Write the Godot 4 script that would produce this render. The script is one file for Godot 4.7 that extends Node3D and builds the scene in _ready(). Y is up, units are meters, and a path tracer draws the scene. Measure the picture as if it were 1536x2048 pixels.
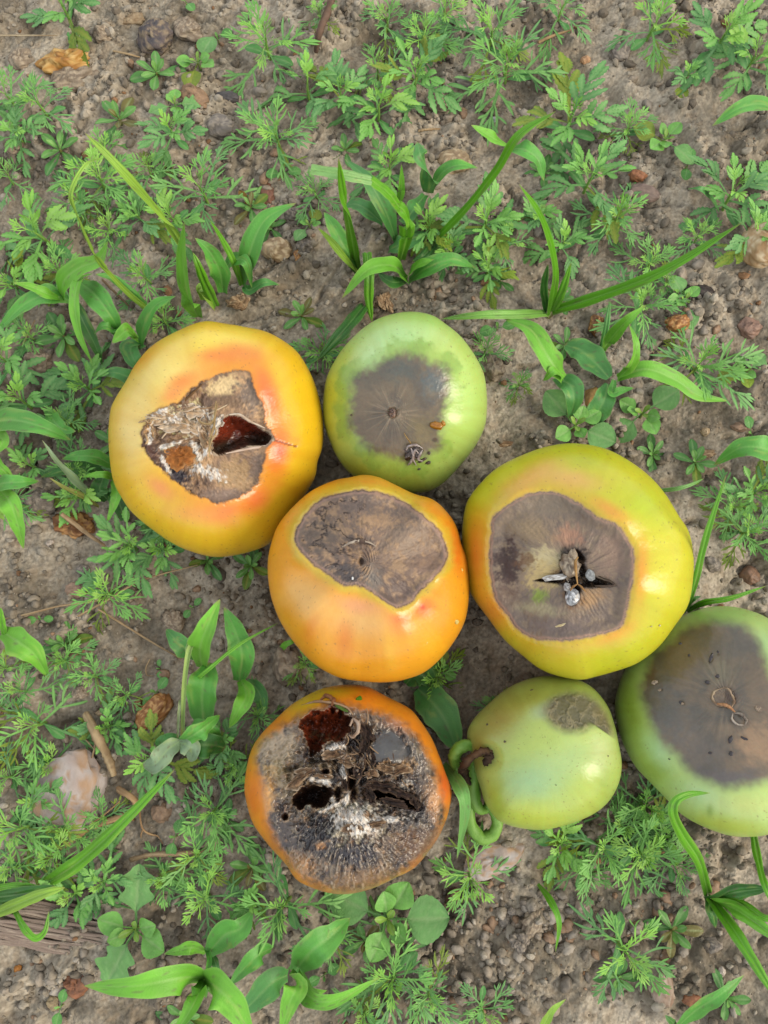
extends Node3D
# Seven rotting tomatoes laid on weedy garden soil, seen from above.

const F_PX := 1607.3            # focal length in photo pixels (vertical field of view 65 degrees, 2048 px high)
const CAM := Vector3(0.0, 0.36, 0.0635)
const CAM_FWD := Vector3(0.0, -0.9848078, -0.1736482)
const CAM_UP := Vector3(0.0, 0.1736482, -0.9848078)
const ALB := 0.62

var rng := RandomNumberGenerator.new()
var n_low := FastNoiseLite.new()
var n_mid := FastNoiseLite.new()
var n_fine := FastNoiseLite.new()
var n_cell := FastNoiseLite.new()
var n_crack := FastNoiseLite.new()
var n_grain := FastNoiseLite.new()
var n_clod := FastNoiseLite.new()
var taken := {}
var mats := {}

func _ready() -> void:
	var cam := Camera3D.new()
	cam.name = "camera"
	cam.fov = 65.0
	cam.near = 0.01
	cam.far = 120.0
	cam.position = CAM
	cam.basis = Basis(Vector3(1, 0, 0), CAM_UP, -CAM_FWD)
	add_child(cam)
	cam.current = true
	var we := WorldEnvironment.new()
	we.name = "environment"
	var env := Environment.new()
	env.background_mode = Environment.BG_SKY
	var sky := Sky.new()
	var sm := ProceduralSkyMaterial.new()
	sm.sky_top_color = Color(0.75, 0.77, 0.79)
	sm.sky_horizon_color = Color(0.90, 0.91, 0.91)
	sm.sky_curve = 0.2
	sm.ground_bottom_color = Color(0.30, 0.28, 0.25)
	sm.ground_horizon_color = Color(0.55, 0.54, 0.50)
	sm.energy_multiplier = 1.08
	sm.sun_angle_max = 50.0
	sm.sun_curve = 0.15
	sky.sky_material = sm
	env.sky = sky
	env.tonemap_mode = Environment.TONE_MAPPER_LINEAR
	env.tonemap_exposure = 2.1
	env.sdfgi_enabled = true
	env.ssao_enabled = true
	env.ssil_enabled = true
	we.environment = env
	add_child(we)
	var sun := DirectionalLight3D.new()
	sun.name = "sun"
	sun.light_color = Color(1.0, 0.955, 0.88)
	sun.light_energy = 0.52
	sun.light_angular_distance = 30.0
	sun.shadow_enabled = true
	add_child(sun)
	sun.look_at_from_position(Vector3(0.90, 0.66, 0.26), Vector3.ZERO)

	set_noise()
	set_materials()
	build_ground()
	build_tomatoes()
	build_stones()
	build_twigs()
	build_grass()
	build_weeds()

# ---------------------------------------------------------------- helpers
func noise(n: FastNoiseLite, type: int, freq: float, octaves: int, s: int) -> void:
	n.noise_type = type
	n.frequency = freq
	n.fractal_type = FastNoiseLite.FRACTAL_FBM if octaves > 1 else FastNoiseLite.FRACTAL_NONE
	n.fractal_octaves = octaves
	n.seed = s

func set_noise() -> void:
	rng.seed = 4711
	noise(n_low, FastNoiseLite.TYPE_SIMPLEX, 9.0, 3, 11)
	noise(n_mid, FastNoiseLite.TYPE_SIMPLEX, 55.0, 4, 12)
	noise(n_fine, FastNoiseLite.TYPE_SIMPLEX, 330.0, 3, 13)
	noise(n_grain, FastNoiseLite.TYPE_SIMPLEX_SMOOTH, 0.05, 4, 17)
	noise(n_cell, FastNoiseLite.TYPE_CELLULAR, 75.0, 1, 14)
	n_cell.cellular_return_type = FastNoiseLite.RETURN_DISTANCE
	n_cell.cellular_jitter = 1.0
	noise(n_clod, FastNoiseLite.TYPE_CELLULAR, 190.0, 1, 19)
	n_clod.cellular_return_type = FastNoiseLite.RETURN_DISTANCE
	noise(n_crack, FastNoiseLite.TYPE_CELLULAR, 30.0, 1, 15)
	n_crack.cellular_return_type = FastNoiseLite.RETURN_DISTANCE2_SUB
	n_crack.domain_warp_enabled = true
	n_crack.domain_warp_amplitude = 0.012
	n_crack.domain_warp_frequency = 45.0

# colour seen in daylight (0..255) -> linear base colour
func cc(r: float, g: float, b: float) -> Color:
	var c := Color(r / 255.0, g / 255.0, b / 255.0).srgb_to_linear()
	return Color(c.r * ALB, c.g * ALB, c.b * ALB)

func ray(px: float, py: float) -> Vector3:
	return CAM_FWD + Vector3((px - 768.0) / F_PX, 0, 0) + CAM_UP * ((1024.0 - py) / F_PX)

# the point at height h that stands where the photo shows it
func at(px: float, py: float, h: float) -> Vector3:
	var r := ray(px, py)
	return CAM + r * ((h - CAM.y) / r.y)

func at_ground(px: float, py: float, above := 0.0) -> Vector3:
	var p := at(px, py, above)
	for i in 3:
		p = at(px, py, gh(p.x, p.z) + above)
	return p

# metres per photo pixel at a point
func mpp(p: Vector3) -> float:
	return (p - CAM).dot(CAM_FWD) / F_PX

func numbered(called: String) -> String:
	var k: int = taken.get(called, 0)
	taken[called] = k + 1
	return called if k == 0 else "%s_%03d" % [called, k]

func thing(called: String, label: String, category: String, pos: Vector3, group := "") -> Node3D:
	var o := Node3D.new()
	o.name = numbered(called)
	o.position = pos
	tag(o, label, category, group)
	add_child(o)
	return o

func tag(o: Node3D, label: String, category: String, group := "") -> void:
	o.set_meta("label", label)
	o.set_meta("category", category)
	if group != "":
		o.set_meta("group", group)

func part(called: String, mesh: Mesh, mat: Material, parent: Node3D) -> MeshInstance3D:
	var o := MeshInstance3D.new()
	var k: int = parent.get_meta("n_" + called, 0)
	parent.set_meta("n_" + called, k + 1)
	o.name = called if k == 0 else "%s_%03d" % [called, k]
	o.mesh = mesh
	o.material_override = mat
	parent.add_child(o, true)
	return o

func array_mesh(v: PackedVector3Array, n: PackedVector3Array, c: PackedColorArray, idx: PackedInt32Array) -> ArrayMesh:
	var a := []
	a.resize(Mesh.ARRAY_MAX)
	a[Mesh.ARRAY_VERTEX] = v
	a[Mesh.ARRAY_NORMAL] = n
	if c.size() > 0:
		a[Mesh.ARRAY_COLOR] = c
	a[Mesh.ARRAY_INDEX] = idx
	var m := ArrayMesh.new()
	m.add_surface_from_arrays(Mesh.PRIMITIVE_TRIANGLES, a)
	return m

func smooth_normals(v: PackedVector3Array, idx: PackedInt32Array) -> PackedVector3Array:
	var n := PackedVector3Array()
	n.resize(v.size())
	for i in range(0, idx.size(), 3):
		var a := idx[i]
		var b := idx[i + 1]
		var c := idx[i + 2]
		var k := (v[c] - v[a]).cross(v[b] - v[a])
		n[a] += k
		n[b] += k
		n[c] += k
	for i in n.size():
		n[i] = n[i].normalized()
	return n

func spline(p: Array, t: float) -> Vector3:      # t in 0..1 over an open Catmull-Rom path of Vector3
	var m := p.size() - 1
	var x := clampf(t, 0.0, 1.0) * m
	var i := mini(int(x), m - 1)
	var f := x - i
	var b: Vector3 = p[i]
	var c: Vector3 = p[i + 1]
	var a: Vector3 = p[i - 1] if i > 0 else b * 2.0 - c
	var d: Vector3 = p[i + 2] if i + 2 <= m else c * 2.0 - b
	return 0.5 * (2.0 * b + (c - a) * f + (2.0 * a - 5.0 * b + 4.0 * c - d) * f * f + (3.0 * b - a - 3.0 * c + d) * f * f * f)

# a tube along points (Vector3) with radii; bumps roughen it
func tube(pts: Array, radii: Array, sides: int, steps: int, col_a: Color, col_b: Color, rough := 0.0, sd := 0) -> ArrayMesh:
	var v := PackedVector3Array()
	var c := PackedColorArray()
	var idx := PackedInt32Array()
	var side := Vector3.ZERO
	for i in steps + 1:
		var t := float(i) / steps
		var p := spline(pts, t)
		var tan := (spline(pts, minf(1.0, t + 0.02)) - spline(pts, maxf(0.0, t - 0.02))).normalized()
		if side == Vector3.ZERO:
			side = tan.cross(Vector3.UP if absf(tan.y) < 0.9 else Vector3.RIGHT).normalized()
		side = (side - tan * side.dot(tan)).normalized()
		var up := side.cross(tan)
		var x := t * (radii.size() - 1)
		var k := mini(int(x), radii.size() - 2)
		var r: float = lerpf(radii[k], radii[k + 1], x - k)
		for j in sides:
			var a := TAU * j / sides
			var w := n_grain.get_noise_3d(j * 9.0 + sd * 37.0, t * 160.0, sd * 11.0)
			var w2 := n_grain.get_noise_3d(j * 40.0 + sd * 7.0, t * 30.0, 50.0 + sd)
			var rr := r * (1.0 + rough * (w + 0.6 * w2) * 1.6)
			v.append(p + (side * cos(a) + up * sin(a)) * rr)
			c.append(col_a.lerp(col_b, clampf(0.5 + w2 * 1.2 + w * 0.6, 0, 1)))
	for i in steps:
		for j in sides:
			var a := i * sides + j
			var b := i * sides + (j + 1) % sides
			idx.append_array([a, b, a + sides, b, b + sides, a + sides])
	for e in 2:
		var row := 0 if e == 0 else steps * sides
		var m := Vector3.ZERO
		for j in sides:
			m += v[row + j]
		v.append(m / sides)
		c.append(col_a)
		for j in sides:
			var q := [v.size() - 1, row + (j + 1) % sides, row + j] if e == 0 else [v.size() - 1, row + j, row + (j + 1) % sides]
			idx.append_array(q)
	return array_mesh(v, smooth_normals(v, idx), c, idx)

# displaced sphere, radii in metres
func lump(radii: Vector3, sd: int, rough: float, facets: float, cols: Array, rows := 14, sides := 22) -> ArrayMesh:
	var v := PackedVector3Array()
	var c := PackedColorArray()
	var idx := PackedInt32Array()
	var r := RandomNumberGenerator.new()
	r.seed = sd * 97 + 5
	var cuts := []
	for i in 9:
		cuts.append([Vector3(r.randfn(), r.randfn(), r.randfn()).normalized(), r.randf_range(0.62, 0.95)])
	for i in rows + 1:
		var th := PI * i / rows
		for j in sides:
			var ph := TAU * (j + 0.5 * (i % 2)) / sides
			var d := Vector3(sin(th) * cos(ph), cos(th), sin(th) * sin(ph))
			var k := 1.0 + rough * (n_grain.get_noise_3d(d.x * 24 + sd * 31.0, d.y * 24, d.z * 24) * 1.3 + 0.35 * n_grain.get_noise_3d(d.x * 110 + sd * 13.0, d.y * 110, d.z * 110))
			for q in cuts:
				var dd: float = d.dot(q[0])
				if dd > 0.0 and k * dd > q[1]:
					k = lerpf(k, q[1] / dd, facets)
			v.append(Vector3(d.x * radii.x, d.y * radii.y, d.z * radii.z) * k)
			var m := clampf(0.5 + 1.3 * n_grain.get_noise_3d(d.x * 30 + sd * 3.0, d.y * 30 + 70.0, d.z * 30), 0, 1)
			var m2 := clampf(0.5 + 1.6 * n_grain.get_noise_3d(d.x * 55 + sd * 5.0, d.y * 55 + 170.0, d.z * 55), 0, 1)
			var col: Color = (cols[0] as Color).lerp(cols[1], m)
			if cols.size() > 2:
				col = col.lerp(cols[2], smoothstep(0.55, 0.9, m2))
			c.append(col * (0.88 + 0.24 * m2))
	for i in rows:
		for j in sides:
			var a := i * sides + j
			var b := i * sides + (j + 1) % sides
			idx.append_array([a, b, a + sides, b, b + sides, a + sides])
	return array_mesh(v, smooth_normals(v, idx), c, idx)

func bump_texture(freq: float, octaves: int, sd: int, cell := false) -> NoiseTexture2D:
	var n := FastNoiseLite.new()
	noise(n, FastNoiseLite.TYPE_CELLULAR if cell else FastNoiseLite.TYPE_SIMPLEX_SMOOTH, freq, octaves, sd)
	var t := NoiseTexture2D.new()
	t.width = 512
	t.height = 512
	t.seamless = true
	t.noise = n
	return t

func surface(called: String, rough: float, spec: float) -> StandardMaterial3D:
	var m := StandardMaterial3D.new()
	m.resource_name = called
	m.vertex_color_use_as_albedo = true
	m.roughness = rough
	m.metallic_specular = spec
	m.cull_mode = BaseMaterial3D.CULL_DISABLED
	mats[called] = m
	return m

func set_bump(m: StandardMaterial3D, t: Texture2D, per_metre: float, cm: float) -> void:
	m.heightmap_enabled = true
	m.heightmap_texture = t
	m.heightmap_scale = cm
	m.uv1_triplanar = true
	m.uv1_world_triplanar = true
	m.uv1_scale = Vector3.ONE * per_metre

func set_materials() -> void:
	var grainy := bump_texture(0.03, 5, 3)
	var pores := bump_texture(0.02, 3, 8)
	var earth := surface("soil", 0.95, 0.2)
	set_bump(earth, grainy, 22.0, 0.08)
	var speckle := bump_texture(0.045, 5, 21)
	var ramp := Gradient.new()
	ramp.offsets = PackedFloat32Array([0.0, 0.36, 0.62, 1.0])
	ramp.colors = PackedColorArray([Color(0.66, 0.63, 0.60), Color(0.84, 0.83, 0.82), Color(0.92, 0.91, 0.90), Color(1, 1, 1)])
	speckle.color_ramp = ramp
	earth.albedo_texture = speckle
	earth.albedo_color = Color(0.945, 0.945, 0.935)
	set_bump(surface("crumb", 0.95, 0.2), grainy, 60.0, 0.03)
	set_bump(surface("stone", 0.55, 0.4), grainy, 30.0, 0.02)
	set_bump(surface("clod", 0.95, 0.2), grainy, 40.0, 0.05)
	var skin := surface("skin", 0.30, 0.5)
	skin.subsurf_scatter_enabled = true
	skin.subsurf_scatter_strength = 0.12
	set_bump(skin, pores, 60.0, 0.004)
	set_bump(surface("rot", 0.5, 0.4), grainy, 60.0, 0.012)
	set_bump(surface("pulp", 0.34, 0.5), grainy, 70.0, 0.03)
	set_bump(surface("wrinkled", 0.27, 0.5), grainy, 70.0, 0.008)
	surface("wet", 0.25, 0.5)
	surface("mould", 1.0, 0.1)
	surface("fibre", 0.8, 0.3)
	set_bump(surface("wood", 0.9, 0.2), grainy, 60.0, 0.02)
	for k in [["leaf_bright", 0.42], ["leaf_mid", 0.48], ["leaf_blue", 0.55], ["leaf_dark", 0.5], ["leaf_dry", 0.8], ["leaf_yellow", 0.6]]:
		var m := surface(k[0], k[1], 0.4)
		m.backlight = Color(0.35, 0.5, 0.12)
		m.albedo_color = Color(0.91, 0.945, 0.90)
		set_bump(m, pores, 90.0, 0.012)
	mats.leaf_yellow.albedo_color = Color(1.0, 0.84, 0.52)
	var drop := StandardMaterial3D.new()
	drop.albedo_color = Color(0.62, 0.33, 0.06, 0.25)
	drop.roughness = 0.05
	drop.metallic_specular = 0.6
	drop.refraction_enabled = true
	drop.refraction_scale = 0.04
	mats.droplet = drop

# ---------------------------------------------------------------- ground
func gh(x: float, z: float) -> float:
	if absf(x) > 1.2 or absf(z) > 1.2:
		return 0.004 * n_low.get_noise_2d(x * 0.3, z * 0.3)
	var low := n_low.get_noise_2d(x, z)
	var mid := n_mid.get_noise_2d(x, z)
	var clod := smoothstep(-0.02, 0.5, n_low.get_noise_2d(x * 1.7 + 5.0, z * 1.7) + 0.3 * mid)
	var lumps := maxf(0.0, 0.62 - 1.3 * pow(n_cell.get_noise_2d(x + mid * 0.004, z - mid * 0.003) + 1.0, 2.0))
	var small := maxf(0.0, 0.6 - 1.4 * pow(n_clod.get_noise_2d(x + mid * 0.002, z) + 1.0, 2.0))
	var crack := smoothstep(0.10, 0.0, n_crack.get_noise_2d(x, z) + 1.0) * smoothstep(0.0, 0.25, n_low.get_noise_2d(x * 2.0 + 9.0, z * 2.0))
	return 0.0065 * low + 0.0018 * mid + clod * (0.0062 * lumps + 0.0026 * small) + 0.00045 * n_fine.get_noise_2d(x, z) - 0.0035 * crack

func axis(lo: float, hi: float, step: float) -> PackedFloat32Array:
	var a := PackedFloat32Array()
	var out := []
	var d := step
	var x := lo
	while x > -18.0:
		d *= 1.5
		x -= d
		out.append(x)
	out.reverse()
	for q in out:
		a.append(q)
	var n := int((hi - lo) / step)
	for i in n + 1:
		a.append(lo + (hi - lo) * i / n)
	d = step
	x = hi
	while x < 18.0:
		d *= 1.5
		x += d
		a.append(x)
	return a

func build_ground() -> void:
	var ax := axis(-0.255, 0.255, 0.00105)
	var az := axis(-0.315, 0.255, 0.00105)
	var w := ax.size()
	var h := az.size()
	var v := PackedVector3Array()
	var n := PackedVector3Array()
	var c := PackedColorArray()
	v.resize(w * h)
	n.resize(w * h)
	c.resize(w * h)
	var tan_ := cc(222, 210, 192)
	var grey := cc(194, 183, 166)
	var damp := cc(142, 132, 118)
	var rust := cc(190, 170, 146)
	for j in h:
		var z := az[j]
		for i in w:
			var x := ax[i]
			var y := gh(x, z)
			v[j * w + i] = Vector3(x, y, z)
			var a := n_low.get_noise_2d(x * 1.3 + 3.0, z * 1.3 + 8.0)
			var b := n_mid.get_noise_2d(x * 0.6 + 2.0, z * 0.6)
			var f := n_fine.get_noise_2d(x * 0.9 + 4.0, z * 0.9)
			var col := grey.lerp(tan_, smoothstep(-0.25, 0.4, a + 0.3 * b + 0.25 * f - z * 0.8))
			col = col.lerp(damp, 0.75 * smoothstep(0.05, 0.5, b * 0.8 - a * 0.7 + z * 0.5))
			col = col.lerp(rust, 0.5 * smoothstep(0.2, 0.5, n_mid.get_noise_2d(x * 1.5 + 7.0, z * 1.5 + 1.0)))
			col *= 1.0 + 0.32 * f
			c[j * w + i] = col.lerp(grey.lerp(tan_, 0.4), smoothstep(0.3, 0.6, maxf(absf(x), absf(z))))
	for j in h:
		for i in w:
			var i0 := maxi(i - 1, 0)
			var i1 := mini(i + 1, w - 1)
			var j0 := maxi(j - 1, 0)
			var j1 := mini(j + 1, h - 1)
			n[j * w + i] = (v[j1 * w + i] - v[j0 * w + i]).cross(v[j * w + i1] - v[j * w + i0]).normalized()
	var idx := PackedInt32Array()
	idx.resize((w - 1) * (h - 1) * 6)
	var k := 0
	for j in h - 1:
		for i in w - 1:
			var a := j * w + i
			idx[k] = a
			idx[k + 1] = a + 1
			idx[k + 2] = a + w
			idx[k + 3] = a + 1
			idx[k + 4] = a + w + 1
			idx[k + 5] = a + w
			k += 6
	var g := MeshInstance3D.new()
	g.name = "ground"
	g.mesh = array_mesh(v, n, c, idx)
	g.material_override = mats.soil
	g.set_meta("kind", "structure")
	g.set_meta("label", "grey brown crumbly garden soil under the tomatoes and weeds")
	add_child(g)
	# crumbs and grit too small and too many to count
	for kind in 3:
		var mm := MultiMesh.new()
		mm.transform_format = MultiMesh.TRANSFORM_3D
		mm.use_colors = true
		mm.mesh = lump(Vector3(1, 0.8, 1), 300 + kind, 0.55, 0.7, [Color.WHITE, Color(0.8, 0.8, 0.8)], 6, 8)
		var tr := []
		var co := []
		var r := RandomNumberGenerator.new()
		r.seed = 60 + kind
		var want := 6500
		while tr.size() < want:
			var x := r.randf_range(-0.25, 0.25)
			var z := r.randf_range(-0.31, 0.25)
			var dens := smoothstep(-0.35, 0.45, n_low.get_noise_2d(x * 1.7 + 5.0, z * 1.7) + 0.6 * n_mid.get_noise_2d(x, z))
			if r.randf() > 0.08 + dens:
				continue
			var s := 0.0004 + 0.0022 * pow(r.randf(), 3.6)
			var b := Basis(Vector3(r.randfn(), r.randfn(), r.randfn()).normalized(), r.randf() * TAU).scaled_local(Vector3(s * r.randf_range(0.8, 1.4), s, s * r.randf_range(0.7, 1.1)))
			tr.append(Transform3D(b, Vector3(x, gh(x, z) + s * 0.25, z)))
			var q := r.randf()
			var col := cc(166, 154, 137) if q < 0.5 else cc(138, 127, 113) if q < 0.75 else cc(188, 177, 160) if q < 0.975 else cc(164, 126, 94)
			co.append(col * r.randf_range(0.8, 1.15))
		mm.instance_count = want
		for i in want:
			mm.set_instance_transform(i, tr[i])
			mm.set_instance_color(i, co[i])
		var o := MultiMeshInstance3D.new()
		o.name = numbered("soil_crumbs")
		o.multimesh = mm
		o.material_override = mats.crumb
		o.set_meta("kind", "stuff")
		o.set_meta("category", "soil crumbs")
		o.set_meta("label", ["loose rounded soil crumbs scattered over the ground", "loose angular grit scattered over the ground", "fine crumbly earth lying in the hollows"][kind])
		add_child(o)

# ---------------------------------------------------------------- tomatoes
# A tomato has an axis from its stem end up to its blossom end. Points of the photograph become places on the plane across that axis.
var t_ctr: Vector3
var t_w: Vector3
var t_u: Vector3
var t_v: Vector3
var t_k: float
var t_d: float
var f_col: Color
var f_disp: float
var f_cls: int
var sk_f: PackedFloat32Array
var sk_c: PackedColorArray
var ro_f: PackedFloat32Array
var ro_c: PackedColorArray
var mo_f: PackedFloat32Array
var tab_a: PackedFloat32Array
var tab_b: PackedFloat32Array
var tab_c: PackedFloat32Array
var tab_d: PackedFloat32Array
var o_a: Vector2
var o_b: Vector2
var o_c: Vector2
var o_d: Vector2
var last_top := {}

func tl(px: float, py: float) -> Vector2:
	var r := ray(px, py)
	var q := r * ((t_ctr - CAM).dot(t_w) / r.dot(t_w)) + CAM - t_ctr
	return Vector2(q.dot(t_u), q.dot(t_v)) / t_k

func polar(o: Vector2, flat: Array) -> PackedFloat32Array:
	var pts := []
	for i in range(0, flat.size(), 2):
		var q := tl(flat[i], flat[i + 1])
		pts.append(Vector3(q.x - o.x, q.y - o.y, 0))
	var m := pts.size()
	var t := PackedFloat32Array()
	t.resize(720)
	t.fill(-1.0)
	for i in m:
		var four := [pts[(i + m - 1) % m], pts[i], pts[(i + 1) % m], pts[(i + 2) % m]]
		for j in 60:
			var q := spline(four, (1.0 + j / 60.0) / 3.0)
			t[int(fposmod(atan2(q.y, q.x), TAU) / TAU * 720.0) % 720] = Vector2(q.x, q.y).length()
	for i in 720:
		if t[i] < 0.0:
			var a := i
			while t[(a + 719) % 720] < 0.0:
				a -= 1
			var b := i
			while t[(b + 1) % 720] < 0.0:
				b += 1
			var va := t[(a + 719) % 720]
			var vb := t[(b + 1) % 720]
			for q in range(a, b + 1):
				t[(q + 720) % 720] = lerpf(va, vb, float(q - a + 1) / (b - a + 2))
	return t

func tab(t: PackedFloat32Array, ang: float) -> float:
	var x := fposmod(ang, TAU) / TAU * 720.0
	var i := int(x) % 720
	return lerpf(t[i], t[(i + 1) % 720], x - int(x))

# px inside the outline (negative outside)
func living(p: Vector2, s: float, th: float, z: float) -> void:
	var st := n_grain.get_noise_3d(cos(th) * 130.0, sin(th) * 130.0, s * 9.0 + z) * smoothstep(0.3, 0.75, s)
	f_col *= Color(1.0 + 0.05 * st, 1.0 + 0.10 * st, 1.0 + 0.16 * st)
	var pore := n_grain.get_noise_3d(p.x * 5.0, p.y * 5.0, z + 3.0)
	f_col *= 1.0 + 0.05 * pore
	f_disp += 0.12 * pore + 0.5 * st * smoothstep(0.3, 0.8, s)
	var dirt := n_grain.get_noise_3d(p.x * 3.2, p.y * 3.2, z + 40.0) + 0.28 * n_grain.get_noise_3d(p.x * 0.4, p.y * 0.4, z + 60.0)
	f_col = f_col.lerp(cc(132, 104, 66), 0.55 * smoothstep(0.50, 0.60, dirt))

func inside(t: PackedFloat32Array, o: Vector2, p: Vector2) -> float:
	var q := p - o
	return tab(t, atan2(q.y, q.x)) - q.length()

func skin_spot(x: float, y: float, rx: float, ry: float, deg: float, col: Color, strength := 0.9, soft := 1.0, nz := 0.15) -> void:
	var q := tl(x, y)
	sk_f.append_array([q.x, q.y, 1.0 / rx, 1.0 / ry, cos(deg_to_rad(deg)), sin(deg_to_rad(deg)), soft, strength, nz])
	sk_c.append(col)

func rot_spot(x: float, y: float, rx: float, ry: float, deg: float, col: Color, strength := 0.9, soft := 0.6, nz := 0.5) -> void:
	var q := tl(x, y)
	ro_f.append_array([q.x, q.y, 1.0 / rx, 1.0 / ry, cos(deg_to_rad(deg)), sin(deg_to_rad(deg)), soft, strength, nz])
	ro_c.append(col)

func paint(fs: PackedFloat32Array, cs: PackedColorArray, p: Vector2, col: Color, nz: float) -> Color:
	var k := 0
	for i in cs.size():
		var dx := p.x - fs[k]
		var dy := p.y - fs[k + 1]
		var ex := (dx * fs[k + 4] + dy * fs[k + 5]) * fs[k + 2]
		var ey := (dy * fs[k + 4] - dx * fs[k + 5]) * fs[k + 3]
		var e := ex * ex + ey * ey
		if e < 2.6:
			var w := fs[k + 7] * smoothstep(1.0, 1.0 - fs[k + 6], sqrt(e) + nz * fs[k + 8])
			if w > 0.0:
				col = col.lerp(cs[i], w)
		k += 9
	return col

# white mould: a raised powdery growth
func mould_spot(x: float, y: float, rx: float, ry: float, deg: float, strength := 1.0) -> void:
	var q := tl(x, y)
	mo_f.append_array([q.x, q.y, 1.0 / rx, 1.0 / ry, cos(deg_to_rad(deg)), sin(deg_to_rad(deg)), strength])

func mould(p: Vector2, nz: float, z: float) -> void:
	var w := 0.0
	for k in range(0, mo_f.size(), 7):
		var dx := p.x - mo_f[k]
		var dy := p.y - mo_f[k + 1]
		var ex := (dx * mo_f[k + 4] + dy * mo_f[k + 5]) * mo_f[k + 2]
		var ey := (dy * mo_f[k + 4] - dx * mo_f[k + 5]) * mo_f[k + 3]
		var e := sqrt(ex * ex + ey * ey)
		if e < 2.0:
			w = maxf(w, mo_f[k + 6] * smoothstep(1.0, 0.45, e + 1.5 * nz))
	if w > 0.0:
		var a := ng(p, 1.7, z)
		var b := ng(p, 4.0, z + 5.0)
		f_col = f_col.lerp(cc(240, 233, 224).lerp(cc(204, 182, 160), smoothstep(0.0, 0.5, a)) * (1.0 + 0.25 * b), w)
		f_disp += w * (4.0 + 7.0 * a + 3.0 * b)

func ng(p: Vector2, k: float, z := 0.0) -> float:
	return n_grain.get_noise_3d(p.x * k, p.y * k, z)

func ridged(p: Vector2, k: float, z: float) -> float:
	return 1.0 - 2.6 * absf(n_grain.get_noise_3d(p.x * k, p.y * k, z))

func frame(px: float, py: float, height: float) -> void:
	t_ctr = at(px, py, height)
	t_w = (CAM - t_ctr).normalized()
	t_u = (Vector3.RIGHT - t_w * t_w.x).normalized()
	t_v = t_u.cross(t_w)
	t_d = (CAM - t_ctr).length()
	t_k = t_d / F_PX
	sk_f = PackedFloat32Array()
	sk_c = PackedColorArray()
	ro_f = PackedFloat32Array()
	ro_c = PackedColorArray()
	mo_f = PackedFloat32Array()

# a place on the tomato (its own plane, in px) as a point in space, above the surface by lift px; only for the body made last
func on_skin(px: float, py: float, lift := 0.0, displaced := false) -> Vector3:
	var q := tl(px, py)
	var grid: Dictionary = last_top
	var o: Vector2 = grid.o
	var d := q - o
	var th := atan2(d.y, d.x)
	var s := minf(d.length() / tab(grid.t, th), 0.98)
	var h: float = grid.c * pow(1.0 - pow(s, grid.e), 0.5)
	q *= 1.0 - h / t_d
	d = q - o
	s = minf(d.length() / tab(grid.t, th), 0.98)
	h = grid.c * pow(1.0 - pow(s, grid.e), 0.5)
	f_disp = 0.0
	if displaced:
		(grid.f as Callable).call(q / (1.0 - h / t_d), s, th)
	return t_ctr + (t_u * q.x + t_v * q.y) * t_k + t_w * (h + (lift + maxf(f_disp, -26.0)) * t_k)

func body(root: Node3D, apex: Vector2, edge: PackedFloat32Array, c_top: float, c_low: float, e: float, ribs: float, nribs: int, field: Callable, parts: Array) -> void:
	last_top = {"o": apex, "t": edge, "c": c_top, "e": e, "f": field}
	var nth := 480
	var rows := 132
	var low := 22
	var total := rows + low
	var v := PackedVector3Array()
	var c := PackedColorArray()
	var cl := PackedByteArray()
	v.resize((total + 1) * nth)
	c.resize((total + 1) * nth)
	cl.resize((total + 1) * nth)
	var org := root.position
	for i in total + 1:
		var top := i <= rows
		var t := float(i) / rows * PI * 0.5 if top else PI * 0.5 + float(i - rows) / low * PI * 0.499
		var s := pow(sin(t), 2.0 / e)
		var h := (c_top if top else c_low) * cos(t)
		for j in nth:
			var th := TAU * j / nth
			var rr := tab(edge, th)
			var rib := 1.0 + ribs * sin(th * nribs + 0.8 * sin(th * 2.0)) * s * s * (1.0 - s * s) * 4.0
			var q := apex + Vector2(cos(th), sin(th)) * rr * s
			f_disp = 0.0
			f_cls = 0
			var hh := h * rib
			field.call(q / (1.0 - maxf(hh, 0.0) / t_d) if top else q, s, th)
			if not top:
				f_disp = 0.0
				f_cls = 0
			var at_ := i * nth + j
			v[at_] = t_ctr - org + (t_u * q.x + t_v * q.y) * t_k + t_w * (hh + f_disp * t_k)
			c[at_] = f_col
			cl[at_] = f_cls
	var n := PackedVector3Array()
	n.resize(v.size())
	for i in total + 1:
		for j in nth:
			var dj := v[i * nth + (j + 1) % nth] - v[i * nth + (j + nth - 1) % nth]
			var di := v[mini(i + 1, total) * nth + j] - v[maxi(i - 1, 0) * nth + j]
			n[i * nth + j] = dj.cross(di).normalized() if i > 0 else t_w
	var tris := []
	for k in parts.size():
		tris.append(PackedInt32Array())
	for i in total:
		for j in nth:
			var a := i * nth + j
			var b := i * nth + (j + 1) % nth
			var k := cl[a]
			tris[k].append_array([a, a + nth, b, b, a + nth, b + nth])
	for k in parts.size():
		var src: PackedInt32Array = tris[k]
		if src.size() == 0:
			continue
		var map := PackedInt32Array()
		map.resize(v.size())
		map.fill(-1)
		var v2 := PackedVector3Array()
		var n2 := PackedVector3Array()
		var c2 := PackedColorArray()
		var id := PackedInt32Array()
		id.resize(src.size())
		for i in src.size():
			var q := src[i]
			if map[q] < 0:
				map[q] = v2.size()
				v2.append(v[q])
				n2.append(n[q])
				c2.append(c[q])
			id[i] = map[q]
		part(parts[k][0], array_mesh(v2, n2, c2, id), mats[parts[k][1]], root)

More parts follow.
